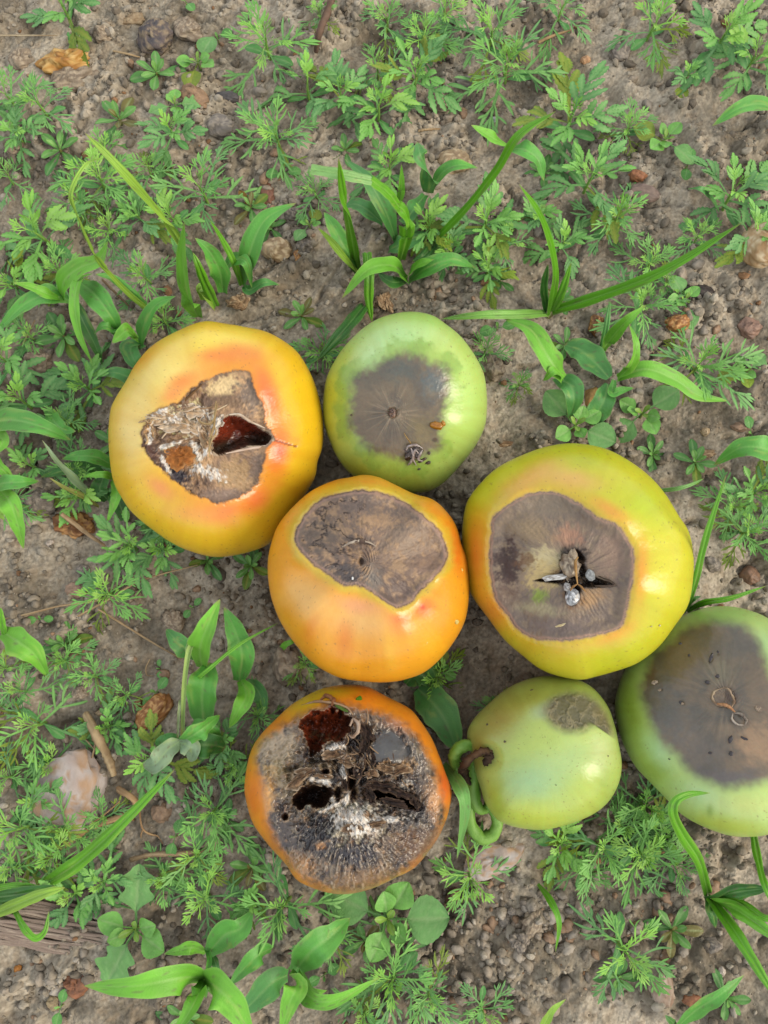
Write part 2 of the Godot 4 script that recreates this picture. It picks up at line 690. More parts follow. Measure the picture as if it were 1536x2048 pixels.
func new_tomato(px: float, py: float, height: float, label: String) -> Node3D:
	frame(px, py, height)
	var g := Vector3(t_ctr.x, gh(t_ctr.x, t_ctr.z), t_ctr.z)
	return thing("tomato", label, "tomato", g, "tomatoes laid out on the soil")

# a thin strand or lip over the tomato: list of px, py, lift
func strand(root: Node3D, called: String, flat: Array, radius_px: float, a: Color, b: Color, mat := "fibre", rough := 0.3, sides := 6) -> void:
	var pts := []
	for i in range(0, flat.size(), 3):
		pts.append(on_skin(flat[i], flat[i + 1], flat[i + 2]) - root.position)
	part(called, tube(pts, [radius_px * t_k * 0.5, radius_px * t_k, radius_px * t_k, radius_px * t_k * 0.4], sides, 20, a, b, rough, int(flat[0])), mats[mat], root)

# small irregular crumb of mould, scar or seed lying on the tomato
func morsel(root: Node3D, called: String, px: float, py: float, lift: float, rx: float, ry: float, rz: float, sd: int, cols: Array, mat := "mould", rough := 0.6, turn := 0.0) -> void:
	var m := lump(Vector3(rx, rz, ry) * t_k, sd, rough, 0.3, cols, 12, 16)
	var o := part(called, m, mats[mat], root)
	o.transform = Transform3D(Basis(t_u, t_w, t_v).rotated(t_w, turn), on_skin(px, py, lift) - root.position)

# many tiny crumbs grown together: a crust of mould or pulp
func crust(root: Node3D, called: String, px: float, py: float, rx: float, ry: float, deg: float, n: int, size: float, cols: Array, mat := "mould") -> void:
	var r := RandomNumberGenerator.new()
	r.seed = int(px * 13.0 + py)
	var v := PackedVector3Array()
	var c := PackedColorArray()
	var idx := PackedInt32Array()
	for i in n:
		var a := r.randf() * TAU
		var d := pow(r.randf(), 0.7)
		var e := Vector2(cos(a) * rx * d, sin(a) * ry * d).rotated(deg_to_rad(deg))
		var p := on_skin(px + e.x, py + e.y, r.randf_range(-0.6, 1.0) + size * 0.5 * (1.0 - d), true) - root.position
		var s := size * pow(r.randf(), 1.6) * (1.0 - 0.5 * d) + size * 0.22
		var b := Basis(Vector3(r.randfn(), r.randfn(), r.randfn()).normalized(), r.randf() * TAU).scaled_local(Vector3(r.randf_range(0.8, 1.6), r.randf_range(0.5, 0.9), 1.0) * s * t_k)
		var col: Color = (cols[0] as Color).lerp(cols[1 + r.randi() % (cols.size() - 1)], r.randf())
		var first := v.size()
		for k in 14:
			var y := 1.0 - 2.0 * k / 13.0
			var f := k * 2.39996
			var q := Vector3(sqrt(maxf(0.0, 1.0 - y * y)) * cos(f), y, sqrt(maxf(0.0, 1.0 - y * y)) * sin(f)) * r.randf_range(0.7, 1.25)
			v.append(p + b * q)
			c.append(col * r.randf_range(0.85, 1.1))
		for k in 11:
			idx.append_array([first + k, first + k + 1, first + k + 3, first + k, first + k + 3, first + k + 2])
	part(called, array_mesh(v, smooth_normals(v, idx), c, idx), mats[mat], root)

# a thin crumpled scrap of dead skin
func flake(root: Node3D, px: float, py: float, rx: float, ry: float, deg: float, lift: float, cols: Array, called := "dry_flap") -> void:
	var z := px * 0.37 + py * 0.11
	var v := PackedVector3Array()
	var c := PackedColorArray()
	var idx := PackedInt32Array()
	var nr := 9
	var na := 34
	for i in nr + 1:
		for j in na:
			var a := TAU * j / na
			var d := float(i) / nr
			var edge := 1.0 + 0.9 * n_grain.get_noise_3d(cos(a) * 13.0, sin(a) * 13.0, z * 3.0) + 0.34 * n_grain.get_noise_3d(cos(a) * 60.0, sin(a) * 50.0, z)
			var e := Vector2(cos(a) * rx, sin(a) * ry) * d * edge
			var f := e.rotated(deg_to_rad(deg))
			var w := n_grain.get_noise_3d(e.x * 1.6 / maxf(1.0, rx / ry) + z, e.y * 3.2, z + 7.0)
			var w2 := n_grain.get_noise_3d(f.x * 2.2, f.y * 2.2, z + 17.0)
			v.append(on_skin(px + f.x, py + f.y, lift * (0.5 + 0.7 * d * sin(a + z)) + 9.0 * w + 4.0 * w2 - 10.0) - root.position)
			c.append((cols[0] as Color).lerp(cols[1], clampf(0.5 + 1.6 * w + 0.8 * w2, 0, 1)).lerp(cols[2], smoothstep(0.7, 1.0, d) * clampf(0.35 + 1.5 * w2, 0.0, 0.7)) * (1.0 + 0.4 * w2))
	for i in nr:
		for j in na:
			var a := i * na + j
			var b := i * na + (j + 1) % na
			idx.append_array([a, a + na, b, b, a + na, b + na])
	part(called, array_mesh(v, smooth_normals(v, idx), c, idx), mats.fibre, root)

# a mat of short hairs and shreds
func hairs(root: Node3D, called: String, px: float, py: float, rx: float, ry: float, n: int, length: float, width: float, lie: float, cols: Array, mat := "fibre") -> void:
	var r := RandomNumberGenerator.new()
	r.seed = int(px * 7.0 + py * 3.0)
	var v := PackedVector3Array()
	var c := PackedColorArray()
	var idx := PackedInt32Array()
	for i in n:
		var e := Vector2(r.randfn() * rx, r.randfn() * ry) * 0.55
		var dir := Vector2.from_angle(lie + r.randfn() * 0.55)
		var l := length * r.randf_range(0.4, 1.3)
		var bend := r.randfn() * 0.5
		var col: Color = (cols[0] as Color).lerp(cols[1], r.randf())
		var first := v.size()
		var pp := Vector2(px, py) + e - dir * l * 0.5
		var hh := r.randf_range(1.0, 4.0)
		for k in 6:
			var t := k / 5.0
			var p := on_skin(pp.x, pp.y, 0.4 + hh * sin(PI * t), true) - root.position
			var sd := Vector2(-dir.y, dir.x)
			var w := width * (1.0 - 0.7 * absf(t - 0.4)) * t_k
			var sv := (t_u * sd.x + t_v * sd.y) * w
			v.append_array([p - sv, p + t_w * w, p + sv])
			for q in 3:
				c.append(col * (0.85 + 0.1 * q))
			pp += dir * l / 5.0
			dir = dir.rotated(bend * 0.3)
		for k in 5:
			for q in 2:
				var a := first + k * 3 + q
				idx.append_array([a, a + 3, a + 1, a + 1, a + 3, a + 4])
	part(called, array_mesh(v, smooth_normals(v, idx), c, idx), mats[mat], root)

func build_tomatoes() -> void:
	tomato_ripped()
	tomato_round_green()
	tomato_shrivelled()
	tomato_orange()
	tomato_star()
	tomato_stalked()
	tomato_corner()

# --- the big yellow one, its skin torn open
func tomato_ripped() -> void:
	var root := new_tomato(432, 878, 0.034, "big yellow tomato torn open by rot, left of the round green one")
	o_a = tl(415, 885)
	tab_a = polar(o_a, [408, 763, 447, 746, 484, 740, 501, 750, 512, 782, 527, 812, 532, 847, 548, 880, 533, 895, 531, 912, 522, 945, 512, 971, 483, 991, 450, 1005, 421, 1002, 388, 987, 356, 968, 323, 938, 297, 912, 286, 888, 283, 868, 294, 847, 307, 825, 336, 810, 362, 802, 382, 782])
	o_b = tl(487, 872)
	tab_b = polar(o_b, [457, 830, 486, 834, 525, 857, 545, 877, 535, 890, 492, 896, 450, 906, 427, 909, 421, 893, 434, 867, 440, 847])
	var orange := cc(238, 148, 62)
	skin_spot(335, 750, 130, 95, -30, cc(243, 222, 128), 0.85)
	skin_spot(275, 860, 75, 120, 0, cc(244, 218, 138), 0.85)
	skin_spot(440, 680, 130, 45, 0, cc(248, 226, 92), 0.9)
	skin_spot(285, 712, 70, 26, -45, cc(236, 158, 34), 0.8)
	skin_spot(604, 810, 55, 140, 0, cc(244, 196, 28), 0.8)
	skin_spot(300, 985, 80, 70, 0, cc(232, 188, 40), 0.7)
	skin_spot(480, 703, 80, 30, 8, orange)
	skin_spot(362, 764, 44, 26, -25, orange)
	skin_spot(535, 790, 34, 100, -14, cc(240, 104, 58), 0.95)
	skin_spot(556, 900, 34, 74, 4, cc(240, 92, 62), 0.95)
	skin_spot(512, 1000, 52, 38, -40, cc(238, 124, 62))
	skin_spot(430, 712, 60, 24, 0, cc(238, 134, 60), 0.8)
	skin_spot(455, 1022, 60, 24, -6, cc(238, 136, 70), 0.8)
	skin_spot(345, 790, 40, 24, -30, cc(238, 150, 80), 0.7)
	skin_spot(410, 1030, 110, 30, 8, cc(240, 168, 74))
	skin_spot(320, 975, 50, 26, 42, cc(240, 158, 84))
	rot_spot(446, 772, 46, 24, -20, cc(238, 208, 154))
	rot_spot(502, 790, 32, 44, -15, cc(120, 106, 97), 0.85)
	rot_spot(455, 805, 46, 18, 10, cc(127, 101, 78))
	rot_spot(478, 948, 62, 40, 0, cc(163, 133, 95))
	rot_spot(440, 990, 60, 16, 0, cc(140, 118, 105))
	rot_spot(512, 935, 18, 40, 10, cc(120, 101, 90))
	rot_spot(300, 905, 20, 46, -20, cc(96, 70, 64), 0.95)
	rot_spot(348, 950, 52, 20, 30, cc(60, 58, 68), 0.95)
	rot_spot(335, 838, 52, 26, -12, cc(238, 225, 169), 0.9, 0.7, 0.9)
	rot_spot(295, 855, 16, 28, 0, cc(223, 176, 120), 0.9, 0.7, 0.9)
	rot_spot(385, 838, 52, 34, 10, cc(238, 228, 171), 0.85, 0.7, 0.9)
	rot_spot(415, 870, 30, 26, 0, cc(237, 190, 141), 0.8, 0.7, 0.9)
	rot_spot(398, 884, 12, 8, 20, cc(52, 36, 28))
	rot_spot(410, 838, 9, 6, 0, cc(62, 50, 40))
	rot_spot(362, 914, 32, 24, 10, cc(196, 122, 60), 0.95, 0.4, 0.3)
	rot_spot(390, 905, 11, 26, -20, cc(230, 238, 219), 0.9, 0.6, 0.8)
	rot_spot(338, 892, 22, 6, -20, cc(230, 235, 204), 0.8, 0.6, 0.8)
	for q in [[420, 947, 38, 12, 12], [400, 936, 18, 8, 30], [391, 902, 9, 26, -22], [338, 890, 28, 5, -18], [436, 852, 13, 22, 20], [392, 816, 30, 7, 8], [330, 928, 5, 24, -30], [412, 905, 8, 14, 20], [345, 838, 56, 12, -8], [372, 856, 46, 10, 16], [318, 828, 26, 10, -20], [405, 830, 24, 12, 20], [300, 872, 8, 22, 0]]:
		mould_spot(q[0], q[1], q[2], q[3], q[4])
	var apex := tl(415, 880)
	var edge := polar(apex, [408, 644, 455, 649, 489, 655, 538, 667, 587, 698, 613, 733, 632, 776, 644, 828, 646, 870, 643, 899, 634, 925, 626, 961, 587, 1023, 548, 1078, 505, 1101, 440, 1113, 388, 1104, 336, 1080, 271, 1030, 242, 991, 225, 951, 218, 880, 221, 828, 229, 802, 253, 763, 274, 727, 307, 691, 356, 663])
	body(root, apex, edge, 0.031, 0.036, 2.5, 0.05, 5, field_ripped, [["skin", "skin"], ["rot_patch", "rot"], ["cavity", "wet"]])
	strand(root, "fibre", [432, 802, 1, 428, 850, 6, 420, 880, 2, 419, 915, 2], 2.0, cc(190, 165, 120), cc(150, 125, 85))
	strand(root, "fibre", [436, 806, 2, 424, 845, 8, 402, 845, 3, 398, 838, 0], 1.6, cc(190, 165, 120), cc(150, 125, 85))
	strand(root, "fibre", [415, 905, 2, 424, 880, 7, 432, 862, 3, 420, 835, 4], 1.6, cc(200, 175, 135), cc(150, 125, 85))
	strand(root, "torn_lip", [458, 829, -5, 478, 829, -3, 500, 842, -4, 530, 856, -4], 2.6, cc(222, 208, 190), cc(170, 140, 115), "fibre", 0.6)
	strand(root, "torn_lip", [545, 878, -3, 534, 892, -4, 500, 897, -5, 452, 907, -5], 2.8, cc(225, 205, 190), cc(170, 140, 115), "fibre", 0.6)
	strand(root, "torn_lip", [290, 868, 0, 296, 880, 2, 288, 893, 1, 275, 900, 0], 2.6, cc(215, 190, 150), cc(160, 120, 80), "fibre", 0.7)
	strand(root, "torn_lip", [278, 845, 0, 292, 842, 2, 300, 846, 1, 306, 838, 1], 2.2, cc(205, 180, 140), cc(150, 110, 70), "fibre", 0.7)
	strand(root, "torn_lip", [344, 812, 0, 362, 806, 2, 384, 788, 1, 404, 768, 0], 2.0, cc(120, 88, 56), cc(90, 66, 46), "fibre", 0.7)
	var tan_ := [cc(228, 208, 182), cc(180, 148, 114), cc(240, 232, 220)]
	flake(root, 322, 834, 30, 13, -12, 5.0, tan_)
	flake(root, 352, 822, 34, 12, -14, 5.0, tan_)
	flake(root, 385, 822, 24, 12, 10, 6.0, tan_)
	flake(root, 345, 852, 30, 12, 8, 5.0, tan_)
	flake(root, 378, 850, 28, 14, 30, 6.0, tan_)
	flake(root, 408, 852, 20, 12, 50, 5.0, tan_)
	flake(root, 412, 884, 20, 10, 62, 5.0, [cc(196, 170, 138), cc(136, 104, 76), cc(214, 198, 178)])
	flake(root, 438, 846, 16, 10, 110, 6.0, [cc(234, 226, 214), cc(190, 164, 138), cc(240, 236, 228)])
	flake(root, 298, 862, 18, 8, 78, 4.0, [cc(206, 176, 134), cc(160, 118, 78), cc(220, 202, 176)])
	flake(root, 360, 912, 30, 22, 4, 4.0, [cc(182, 118, 62), cc(146, 90, 46), cc(206, 156, 100)])
	hairs(root, "shredded_pulp", 360, 838, 60, 22, 16, 40, 1.4, 0.1, [cc(214, 192, 162), cc(150, 118, 88)])

func field_ripped(p: Vector2, s: float, th: float) -> void:
	var m1 := ng(p, 0.35)
	var m2 := ng(p, 1.1, 4.0)
	var d := inside(tab_a, o_a, p) + m2 * 6.0
	if d < 0.0:
		f_col = paint(sk_f, sk_c, p, cc(236, 190, 40), m1)
		f_col = f_col.lerp(cc(240, 126, 62), 0.55 * smoothstep(-62.0, -8.0, d + 26.0 * m1) * smoothstep(-150.0, 30.0, p.x - o_a.x))
		f_col = f_col.lerp(cc(150, 100, 62), 0.65 * smoothstep(-4.0, 0.0, d))
		# puckers where the skin pulls towards the tear
		var pk := smoothstep(-60.0, -4.0, d) * smoothstep(80.0, 140.0, p.x - o_a.x + 10.0)
		f_disp = 1.2 * smoothstep(-40.0, -8.0, d) * smoothstep(0.0, -8.0, d) + pk * 0.5 * n_grain.get_noise_2d((p.y + 0.35 * p.x) * 6.0, p.x * 0.6)
		var ck := absf(p.y - tl(548, 880).y - (p.x - tl(548, 880).x) * 0.3)
		if p.x > tl(546, 880).x and p.x < tl(594, 890).x and ck < 2.0:
			f_col = f_col.lerp(cc(150, 78, 40), 0.8)
			f_disp -= 1.5
		living(p, s, th, 300.0)
		return
	f_cls = 1
	var m3 := ng(p, 2.6, 9.0)
	f_col = cc(154, 123, 96).lerp(cc(197, 159, 119), smoothstep(-0.2, 0.45, m1 + m2 * 0.6)).lerp(cc(108, 87, 75), 0.8 * smoothstep(0.0, 0.45, m2 - m1))
	f_col = paint(ro_f, ro_c, p, f_col, m2 + m3)
	f_col = f_col.lerp(cc(84, 62, 50), 0.7 * smoothstep(7.0, 0.0, d))
	var left := smoothstep(10.0, -40.0, p.x - tl(430, 870).x)
	f_disp = -7.0 * smoothstep(0.0, 14.0, d) + left * (7.0 * m2 + 4.5 * ridged(p, 0.9, 3.0) - 9.0 * smoothstep(4.0, 26.0, d)) + 1.6 * m3 + 1.2 * m2
	f_col *= 1.0 + 0.35 * m3
	mould(p, 0.5 * m2 + 0.5 * m3, 11.0)
	var dh := inside(tab_b, o_b, p) + m2 * 5.0 + m3 * 3.0
	if dh > -3.0:
		f_col = f_col.lerp(cc(205, 188, 165), 0.7 * smoothstep(-3.0, 0.0, dh))
	if dh > 0.0:
		f_cls = 2
		f_disp -= 46.0 * smoothstep(0.0, 13.0, dh) + 26.0 * smoothstep(6.0, 34.0, dh) + 4.0 * m2
		var up := smoothstep(14.0, -12.0, p.y - o_b.y + 0.2 * (p.x - o_b.x))
		f_col = cc(78, 64, 52).lerp(cc(146, 62, 40), up).lerp(cc(90, 34, 24), 0.6 * smoothstep(0.1, 0.5, m2)) * (1.0 + 0.5 * m3)
		if dh < 2.2:
			f_col = cc(190, 168, 142)

# --- the round green one
func tomato_round_green() -> void:
	var root := new_tomato(812, 806, 0.030, "round pale green tomato with a soft-edged brown spot and an amber drop")
	o_a = tl(796, 818)
	tab_a = polar(o_a, [708, 750, 745, 731, 779, 713, 801, 705, 836, 709, 867, 722, 892, 734, 901, 762, 895, 800, 889, 831, 883, 866, 882, 894, 857, 912, 817, 925, 786, 919, 751, 909, 723, 884, 701, 859, 698, 825, 701, 787])
	o_b = tl(785, 826)
	skin_spot(660, 800, 70, 150, 8, cc(200, 204, 58), 0.9)
	skin_spot(720, 950, 120, 70, 20, cc(166, 176, 50), 0.85)
	skin_spot(810, 960, 130, 55, 0, cc(150, 172, 66), 0.8)
	skin_spot(800, 670, 130, 50, 0, cc(186, 226, 150), 0.9)
	skin_spot(745, 720, 50, 60, 30, cc(198, 232, 170), 0.8)
	skin_spot(925, 800, 60, 130, 0, cc(186, 222, 112), 0.8)
	skin_spot(850, 640, 80, 26, 0, cc(166, 212, 104), 0.7)
	rot_spot(800, 738, 70, 36, 0, cc(93, 97, 91), 0.85, 0.9)
	rot_spot(868, 765, 40, 46, 10, cc(93, 104, 108), 0.85, 0.9)
	rot_spot(742, 760, 46, 34, -20, cc(99, 93, 81), 0.7, 0.9)
	rot_spot(735, 860, 50, 50, 0, cc(113, 99, 81), 0.7, 0.9)
	rot_spot(845, 860, 46, 50, 0, cc(132, 117, 81), 0.8, 0.9)
	rot_spot(785, 826, 22, 26, 0, cc(171, 151, 127), 0.55, 1.0)
	rot_spot(785, 826, 9, 10, 0, cc(58, 40, 36), 0.95, 0.6)
	rot_spot(827, 907, 20, 15, -20, cc(60, 46, 42), 0.95, 0.5, 0.8)
	rot_spot(870, 880, 8, 6, 0, cc(70, 56, 40), 0.8)
	var apex := tl(808, 815)
	var edge := polar(apex, [820, 624, 864, 631, 895, 651, 923, 675, 948, 709, 967, 747, 973, 787, 973, 825, 967, 859, 945, 900, 917, 934, 889, 963, 857, 982, 810, 986, 765, 980, 728, 966, 700, 946, 680, 922, 663, 890, 648, 844, 647, 800, 654, 756, 670, 722, 695, 687, 732, 653, 770, 633])
	body(root, apex, edge, 0.027, 0.032, 2.4, 0.03, 4, field_green, [["skin", "skin"], ["rot_patch", "skin"]])
	morsel(root, "amber_droplet", 872, 851, 2, 13, 8, 6, 41, [cc(150, 96, 22), cc(176, 120, 30)], "wet", 0.25, -0.2)
	morsel(root, "amber_droplet", 886, 846, 2, 4, 6, 4, 42, [cc(170, 110, 30), cc(200, 150, 60)], "wet", 0.2, 0.5)
	morsel(root, "rotten_plug", 827, 907, 0, 17, 12, 5, 43, [cc(70, 54, 48), cc(38, 32, 32), cc(120, 108, 104)], "pulp", 0.9)
	for q in [[812, 900, 0, 818, 892, 5, 834, 890, 6, 845, 897, 1], [838, 908, 4, 830, 900, 8, 826, 915, 6, 832, 930, 1], [822, 896, 4, 826, 910, 8, 822, 922, 5, 816, 930, 0], [845, 900, 1, 840, 908, 7, 836, 918, 5, 845, 922, 1]]:
		strand(root, "dry_shred", q, 2.3, cc(205, 196, 196), cc(130, 112, 104), "fibre", 0.7)
	strand(root, "dry_shred", [808, 866, 0, 814, 876, 3, 820, 884, 3, 824, 893, 2], 1.2, cc(180, 150, 96), cc(130, 100, 62))
	morsel(root, "style_scar", 785, 826, 0, 7, 8, 4, 44, [cc(62, 44, 40), cc(110, 82, 70), cc(150, 120, 100)], "pulp", 0.9)
	for q in [[844, 921, 9, 3], [857, 925, 5, 3], [838, 938, 3, 2], [703, 830, 2, 2], [858, 906, 3, 3]]:
		morsel(root, "speck", q[0], q[1], 0, q[2], q[3], 1, int(q[0]), [cc(84, 66, 36), cc(56, 44, 28)], "pulp", 0.6, 0.5)

func field_green(p: Vector2, s: float, th: float) -> void:
	var m1 := ng(p, 0.35, 20.0)
	var m2 := ng(p, 1.1, 24.0)
	var d := inside(tab_a, o_a, p) + m2 * 10.0 + m1 * 6.0
	f_col = paint(sk_f, sk_c, p, cc(188, 214, 112), m1)
	var halo := smoothstep(-34.0, -20.0, d + m1 * 14.0) * (0.55 + 0.45 * smoothstep(-0.3, 0.3, m1)) * (1.0 if p.y < o_a.y - 40.0 or p.x < o_a.x - 40.0 or p.y > o_a.y + 60.0 else 0.35)
	f_col = f_col.lerp(cc(138, 176, 74), 0.75 * halo)
	if d < -14.0:
		living(p, s, th, 320.0)
		return
	var q := p - o_b
	var a := atan2(q.y, q.x)
	var st := n_grain.get_noise_3d(cos(a) * 110.0, sin(a) * 110.0, q.length() * 0.12)
	var rc := cc(120, 106, 87).lerp(cc(101, 91, 79), smoothstep(-0.2, 0.4, m1))
	rc = paint(ro_f, ro_c, p, rc, m2)
	rc = rc.lerp(cc(169, 151, 126), 0.5 * smoothstep(0.12, 0.5, st) * smoothstep(80.0, 12.0, q.length()))
	rc *= 1.0 + 0.14 * ng(p, 2.4, 3.0)
	f_col = f_col.lerp(rc, smoothstep(-14.0, 16.0, d))
	f_cls = 1 if d > 0.0 else 0
	f_disp = -2.5 * smoothstep(-10.0, 50.0, d) - 5.0 * smoothstep(14.0, 2.0, q.length()) + 1.3 * st * smoothstep(90.0, 10.0, q.length()) + 0.2 * ng(p, 2.4, 3.0)

# --- the orange one in the middle
func tomato_orange() -> void:
	var root := new_tomato(738, 1157, 0.040, "orange tomato in the middle with a cracked grey patch tipped upwards")
	o_a = tl(745, 1090)
	tab_a = polar(o_a, [669, 989, 725, 981, 775, 990, 812, 1007, 850, 1036, 880, 1064, 892, 1095, 891, 1126, 869, 1154, 837, 1186, 819, 1207, 791, 1215, 766, 1201, 734, 1179, 712, 1170, 687, 1170, 656, 1148, 625, 1126, 597, 1095, 589, 1070, 600, 1045, 622, 1017, 644, 998])
	o_b = tl(722, 1122)
	skin_spot(620, 1200, 90, 60, 20, cc(242, 190, 108), 0.9)
	skin_spot(720, 1240, 120, 60, 10, cc(244, 192, 118), 0.8)
	skin_spot(730, 1000, 160, 40, 0, cc(224, 190, 56), 0.8)
	skin_spot(600, 1030, 50, 40, -30, cc(232, 180, 80), 0.8)
	skin_spot(910, 1090, 34, 90, -12, cc(228, 108, 32), 0.9)
	skin_spot(860, 1020, 44, 30, 40, cc(236, 150, 40), 0.8)
	skin_spot(700, 1320, 130, 50, 5, cc(242, 164, 36), 0.9)
	skin_spot(860, 1290, 60, 60, 0, cc(244, 178, 44), 0.8)
	skin_spot(715, 1212, 70, 26, 12, cc(240, 166, 118), 0.7)
	skin_spot(800, 1235, 40, 22, -8, cc(236, 128, 88), 0.55)
	skin_spot(845, 1218, 40, 28, -20, cc(232, 108, 62), 0.7)
	skin_spot(845, 1214, 9, 8, 40, cc(214, 70, 46), 0.8)
	skin_spot(560, 1120, 30, 90, 0, cc(240, 165, 50), 0.8)
	skin_spot(690, 1280, 30, 60, 4, cc(230, 122, 40), 0.55)
	skin_spot(620, 1265, 22, 60, 18, cc(232, 136, 44), 0.5)
	skin_spot(780, 1300, 24, 60, -6, cc(244, 190, 60), 0.6)
	skin_spot(800, 1250, 30, 40, 0, cc(232, 126, 62), 0.5)
	rot_spot(640, 1070, 70, 60, 0, cc(106, 94, 85), 0.7, 0.9)
	rot_spot(690, 1150, 60, 30, 20, cc(92, 86, 87), 0.9, 0.8)
	rot_spot(740, 1010, 80, 30, 10, cc(113, 98, 91), 0.75, 0.9)
	rot_spot(820, 1080, 70, 60, 20, cc(166, 142, 120), 0.7, 1.0, 0.9)
	rot_spot(850, 1130, 50, 40, 0, cc(140, 113, 98), 0.6, 0.9)
	rot_spot(745, 1040, 60, 20, 0, cc(170, 138, 105), 0.7, 1.0, 0.8)
	rot_spot(745, 1155, 26, 40, -15, cc(150, 142, 132), 0.55, 0.9)
	rot_spot(800, 1180, 50, 40, 0, cc(120, 100, 93), 0.6, 0.9)
	var apex := tl(742, 1130)
	var edge := polar(apex, [730, 951, 759, 956, 791, 971, 828, 989, 866, 1001, 894, 1026, 912, 1054, 922, 1089, 933, 1123, 937, 1170, 934, 1217, 922, 1257, 891, 1304, 850, 1342, 806, 1359, 766, 1364, 719, 1361, 675, 1353, 631, 1329, 597, 1295, 566, 1251, 547, 1207, 538, 1164, 537, 1120, 545, 1082, 559, 1048, 587, 1014, 625, 982, 669, 962, 700, 956])
	body(root, apex, edge, 0.032, 0.038, 2.35, 0.08, 6, field_orange, [["skin", "skin"], ["rot_patch", "rot"]])
	strand(root, "style_scar", [684, 1094, -6, 700, 1086, -2, 719, 1081, -1, 736, 1084, -2, 752, 1092, -5], 2.8, cc(205, 190, 172), cc(110, 92, 80), "fibre", 0.6)
	strand(root, "style_scar", [692, 1090, -6, 712, 1082, -3, 730, 1083, -3, 748, 1091, -6], 4.5, cc(72, 58, 52), cc(120, 100, 88), "fibre", 0.6)
	for q in [[912, 1243, 4], [921, 1140, 3], [917, 1152, 2], [852, 1284, 3], [706, 1135, 0]]:
		if q[2] > 0:
			morsel(root, "speck", q[0], q[1], 0, q[2], q[2], 1, int(q[1]), [cc(236, 214, 120), cc(220, 190, 90)], "pulp", 0.5)
	morsel(root, "speck", 705, 1157, -5, 2, 3, 2, 77, [cc(250, 250, 250), cc(235, 235, 235)], "pulp", 0.3)

func field_orange(p: Vector2, s: float, th: float) -> void:
	var m1 := ng(p, 0.35, 40.0)
	var m2 := ng(p, 1.1, 44.0)
	var d := inside(tab_a, o_a, p) + m2 * 3.5
	if d < 0.0:
		f_col = paint(sk_f, sk_c, p, cc(240, 166, 42), m1)
		f_col = f_col.lerp(cc(206, 186, 60), 0.7 * smoothstep(-26.0, -6.0, d + m1 * 8.0))
		f_col = f_col.lerp(cc(146, 112, 92), 0.8 * smoothstep(-3.5, 0.0, d))
		f_col *= 1.0 + 0.05 * m2
		f_disp = 3.0 * smoothstep(-40.0, -9.0, d) * smoothstep(2.0, -9.0, d)
		living(p, s, th, 340.0)
		return
	f_cls = 1
	var m3 := ng(p, 2.6, 49.0)
	f_col = cc(133, 111, 97).lerp(cc(168, 138, 109), smoothstep(-0.1, 0.45, m1 * 0.6 + m2)).lerp(cc(103, 91, 85), 0.7 * smoothstep(0.0, 0.4, m2 * -0.7 - m1))
	f_col = paint(ro_f, ro_c, p, f_col, m2 + m3)
	f_col *= 1.0 + 0.09 * m3
	f_col = f_col.lerp(cc(164, 132, 118), 0.75 * smoothstep(9.0, 4.0, d) * smoothstep(1.0, 4.0, d))
	f_col = f_col.lerp(cc(92, 66, 56), 0.7 * smoothstep(2.2, 0.0, d))
	f_disp = -13.0 * smoothstep(0.0, 26.0, d) + 1.4 * m3
	# a whorl of fine folds round the old flower scar
	var q := (p - o_b) / Vector2(0.62, 1.0)
	var rr := q.length() + 5.0 * m1
	var whorl := smoothstep(62.0, 16.0, rr)
	f_disp += whorl * 1.5 * sin(rr * 0.85) - 12.0 * smoothstep(13.0, 3.0, rr)
	f_col = f_col.lerp(cc(70, 60, 58), 0.7 * smoothstep(10.0, 4.0, rr))
	var rad := atan2(p.y - o_b.y, p.x - o_b.x)
	f_disp += 1.5 * n_grain.get_noise_3d(cos(rad) * 150.0, sin(rad) * 150.0, q.length() * 0.3) * smoothstep(6.0, 40.0, d)
	# dry cracks on the left half
	var left := smoothstep(30.0, -40.0, p.x - tl(730, 1060).x + 0.4 * (p.y - tl(730, 1060).y)) * smoothstep(2.0, 14.0, d)
	n_crack.frequency = 0.026
	var w := Vector2(ng(p, 0.9, 60.0), ng(p, 0.9, 66.0)) * 20.0
	n_crack.domain_warp_enabled = false
	var ck := n_crack.get_noise_2d((p.x + w.x) * 0.72, p.y + w.y) + 1.0
	n_crack.domain_warp_enabled = true
	n_crack.frequency = 30.0
	var line := smoothstep(0.10, 0.02, ck) * left * smoothstep(-0.35, 0.15, m1 + 0.5 * m2 + 0.15)
	f_col = f_col.lerp(cc(52, 44, 44), 0.8 * line)
	f_disp -= 2.2 * line

